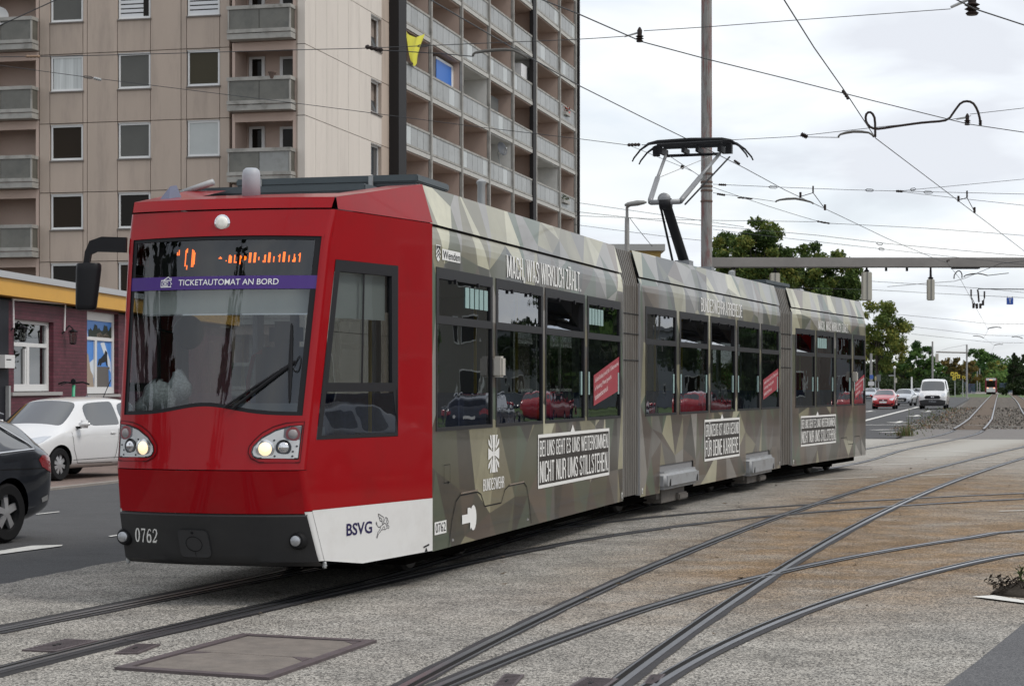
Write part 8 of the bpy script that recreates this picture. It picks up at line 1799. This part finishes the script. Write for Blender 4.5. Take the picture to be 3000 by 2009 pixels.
# ================================================================== WHAT STANDS JUST OUTSIDE THE FRAME AND SHOWS IN THE GLASS
def house(P0, hd, L, D, H, nst, ncol, wall, lab, name='street_house'):
    h = R(hd); d = Vector((math.sin(h), math.cos(h), 0)); n = Vector((-d.y, d.x, 0)); P = lambda t, o, z: P0 + d * t + n * o + Vector((0, 0, z))
    o = empty(name, P0, lab, 'house', 'houses across the junction'); mb = MB(); slab(mb, P, 0, L, -D, 0, 0, H); mb.build('wall', wall, o, fix=True); mb = MB(); slab(mb, P, -.3, L + .3, -D - .3, .3, H, H + .3); mb.build('roof', m_roofg, o, fix=True)
    for k in range(nst):
        for i in range(ncol):
            t = L * (i + .3) / ncol; z = 1.1 + k * 2.9; mb = MB(); slab(mb, P, t, t + 1.15, .0, .05, z, z + 1.4); w_ = mb.build('window', m_wframe, o, fix=True); mb = MB(); slab(mb, P, t + .08, t + 1.07, .05, .06, z + .08, z + 1.32); mb.build('pane', m_wglass2, w_, fix=True)
        if k: mb = MB(); slab(mb, P, L * .35, L * .62, 0, 1.1, .6 + k * 2.9 - .2, .6 + k * 2.9 + .9); mb.build('balcony', m_slabe, o, fix=True)
    return o
house(Vector((61.4, 80.6, 0)), 301.5, 20, 10, 12.5, 4, 7, pm('house_render', (.20, .185, .165), .9), 'grey brown rendered house across the junction, seen reflected in the first tram windows')
house(Vector((24, 20, 0)), 14.8, 20, 10, 11, 3, 6, pm('house_tan', (.24, .21, .18), .9), 'tan rendered house close across the tracks, reflected in the cab side window')
house(Vector((75, 130, 0)), 300, 24, 12, 6.0, 2, 8, pm('house_pale', (.26, .28, .30), .9), 'long low pale building reflected in the middle windows of the tram')
rr = random.Random(31)
for i, (x, y, H, w_) in enumerate(((33, 60, 5.2, 3.0), (37, 66, 6.6, 3.4), (40, 74, 5.0, 3.2), (36, 90, 5.4, 3.4), (40, 98, 6.2, 4), (47, 112, 7.5, 5), (50, 118, 7, 5), (62, 130, 9, 6), (58, 150, 9, 6), (72, 170, 10, 7), (38, 53, 4.6, 2.6), (66, 200, 11, 8), (84, 230, 12, 9))):
    tree(Vector((x, y, 0)), H, w_, H * .45, H * .55, L_DARK if i % 2 else L_GREEN, 200 + i, ['dark rounded street tree', 'green rounded street tree'][i % 2 == 0] + ' across the tracks, ' + ('beside the grey brown house', 'next to the lawn', 'behind the waiting estate car', 'by the long low building', 'at the lawn edge', 'in front of the low building', 'right of the low building', 'far along the lawn', 'taller than its neighbour', 'in the far row', 'closest to the house corner', 'far down the line', 'farthest of its row')[i], nleaf=70, lsize=.38, nclump=26, grp='trees reflected in the tram')
for i, (x, y, H, r0) in enumerate(((-22, 6.5, 21, 1.7), (-23, 4.0, 17, 1.5), (-17.5, -6.5, 21, 1.5), (-27, 9.5, 18, 2.0), (-20.5, -9, 15, 1.3), (-34, -2, 9, 2.8), (-27, -16, 8, 2.6), (-11, -26, 12, 2.6))):
    tree(Vector((x, y, 0)), H, r0, H * .48, H * .52, L_DARK, 300 + i, ['tall narrow poplar ' + q + ' behind the photographer' for q in ('left of the road', 'tallest of its row, on the bend', 'next to the tallest one', 'at the far left', 'by the road edge', 'set back from the road', 'with the broad crown', 'nearest the tracks')][i], nleaf=60, lsize=.34, nclump=90, grp='poplars behind the photographer', name='poplar')
def refl_car(src, name, x, y, rz, lab, newpaint=None):
    c_ = copy_tree(src); c_.name = name; c_['label'] = lab; c_.location = (x, y, 0); c_.rotation_euler = (0, 0, R(rz)); c_['group'] = 'cars across the tracks'
    return c_
for ch, (x, y, rz, lab) in ((et, (24.5, 58, 70, 'dark estate car waiting across the tracks, reflected in the first tram windows')), (rc_, (29.5, 66, 72, 'red hatchback across the tracks, reflected in the third tram window')), (rc_, (37, 84, 80, 'red hatchback across the tracks, reflected in the middle section'))):
    refl_car(ch, ch.name.split('.')[0], x, y, rz, lab)
c_ = refl_car(sv, 'silver_car', 14.2, 24.6, 70, 'silver saloon across the tracks, reflected low in the cab side window')
sheet('grass_lawn', [(30, 55), (44, 50), (75, 150), (52, 150)], .006, m_grass)
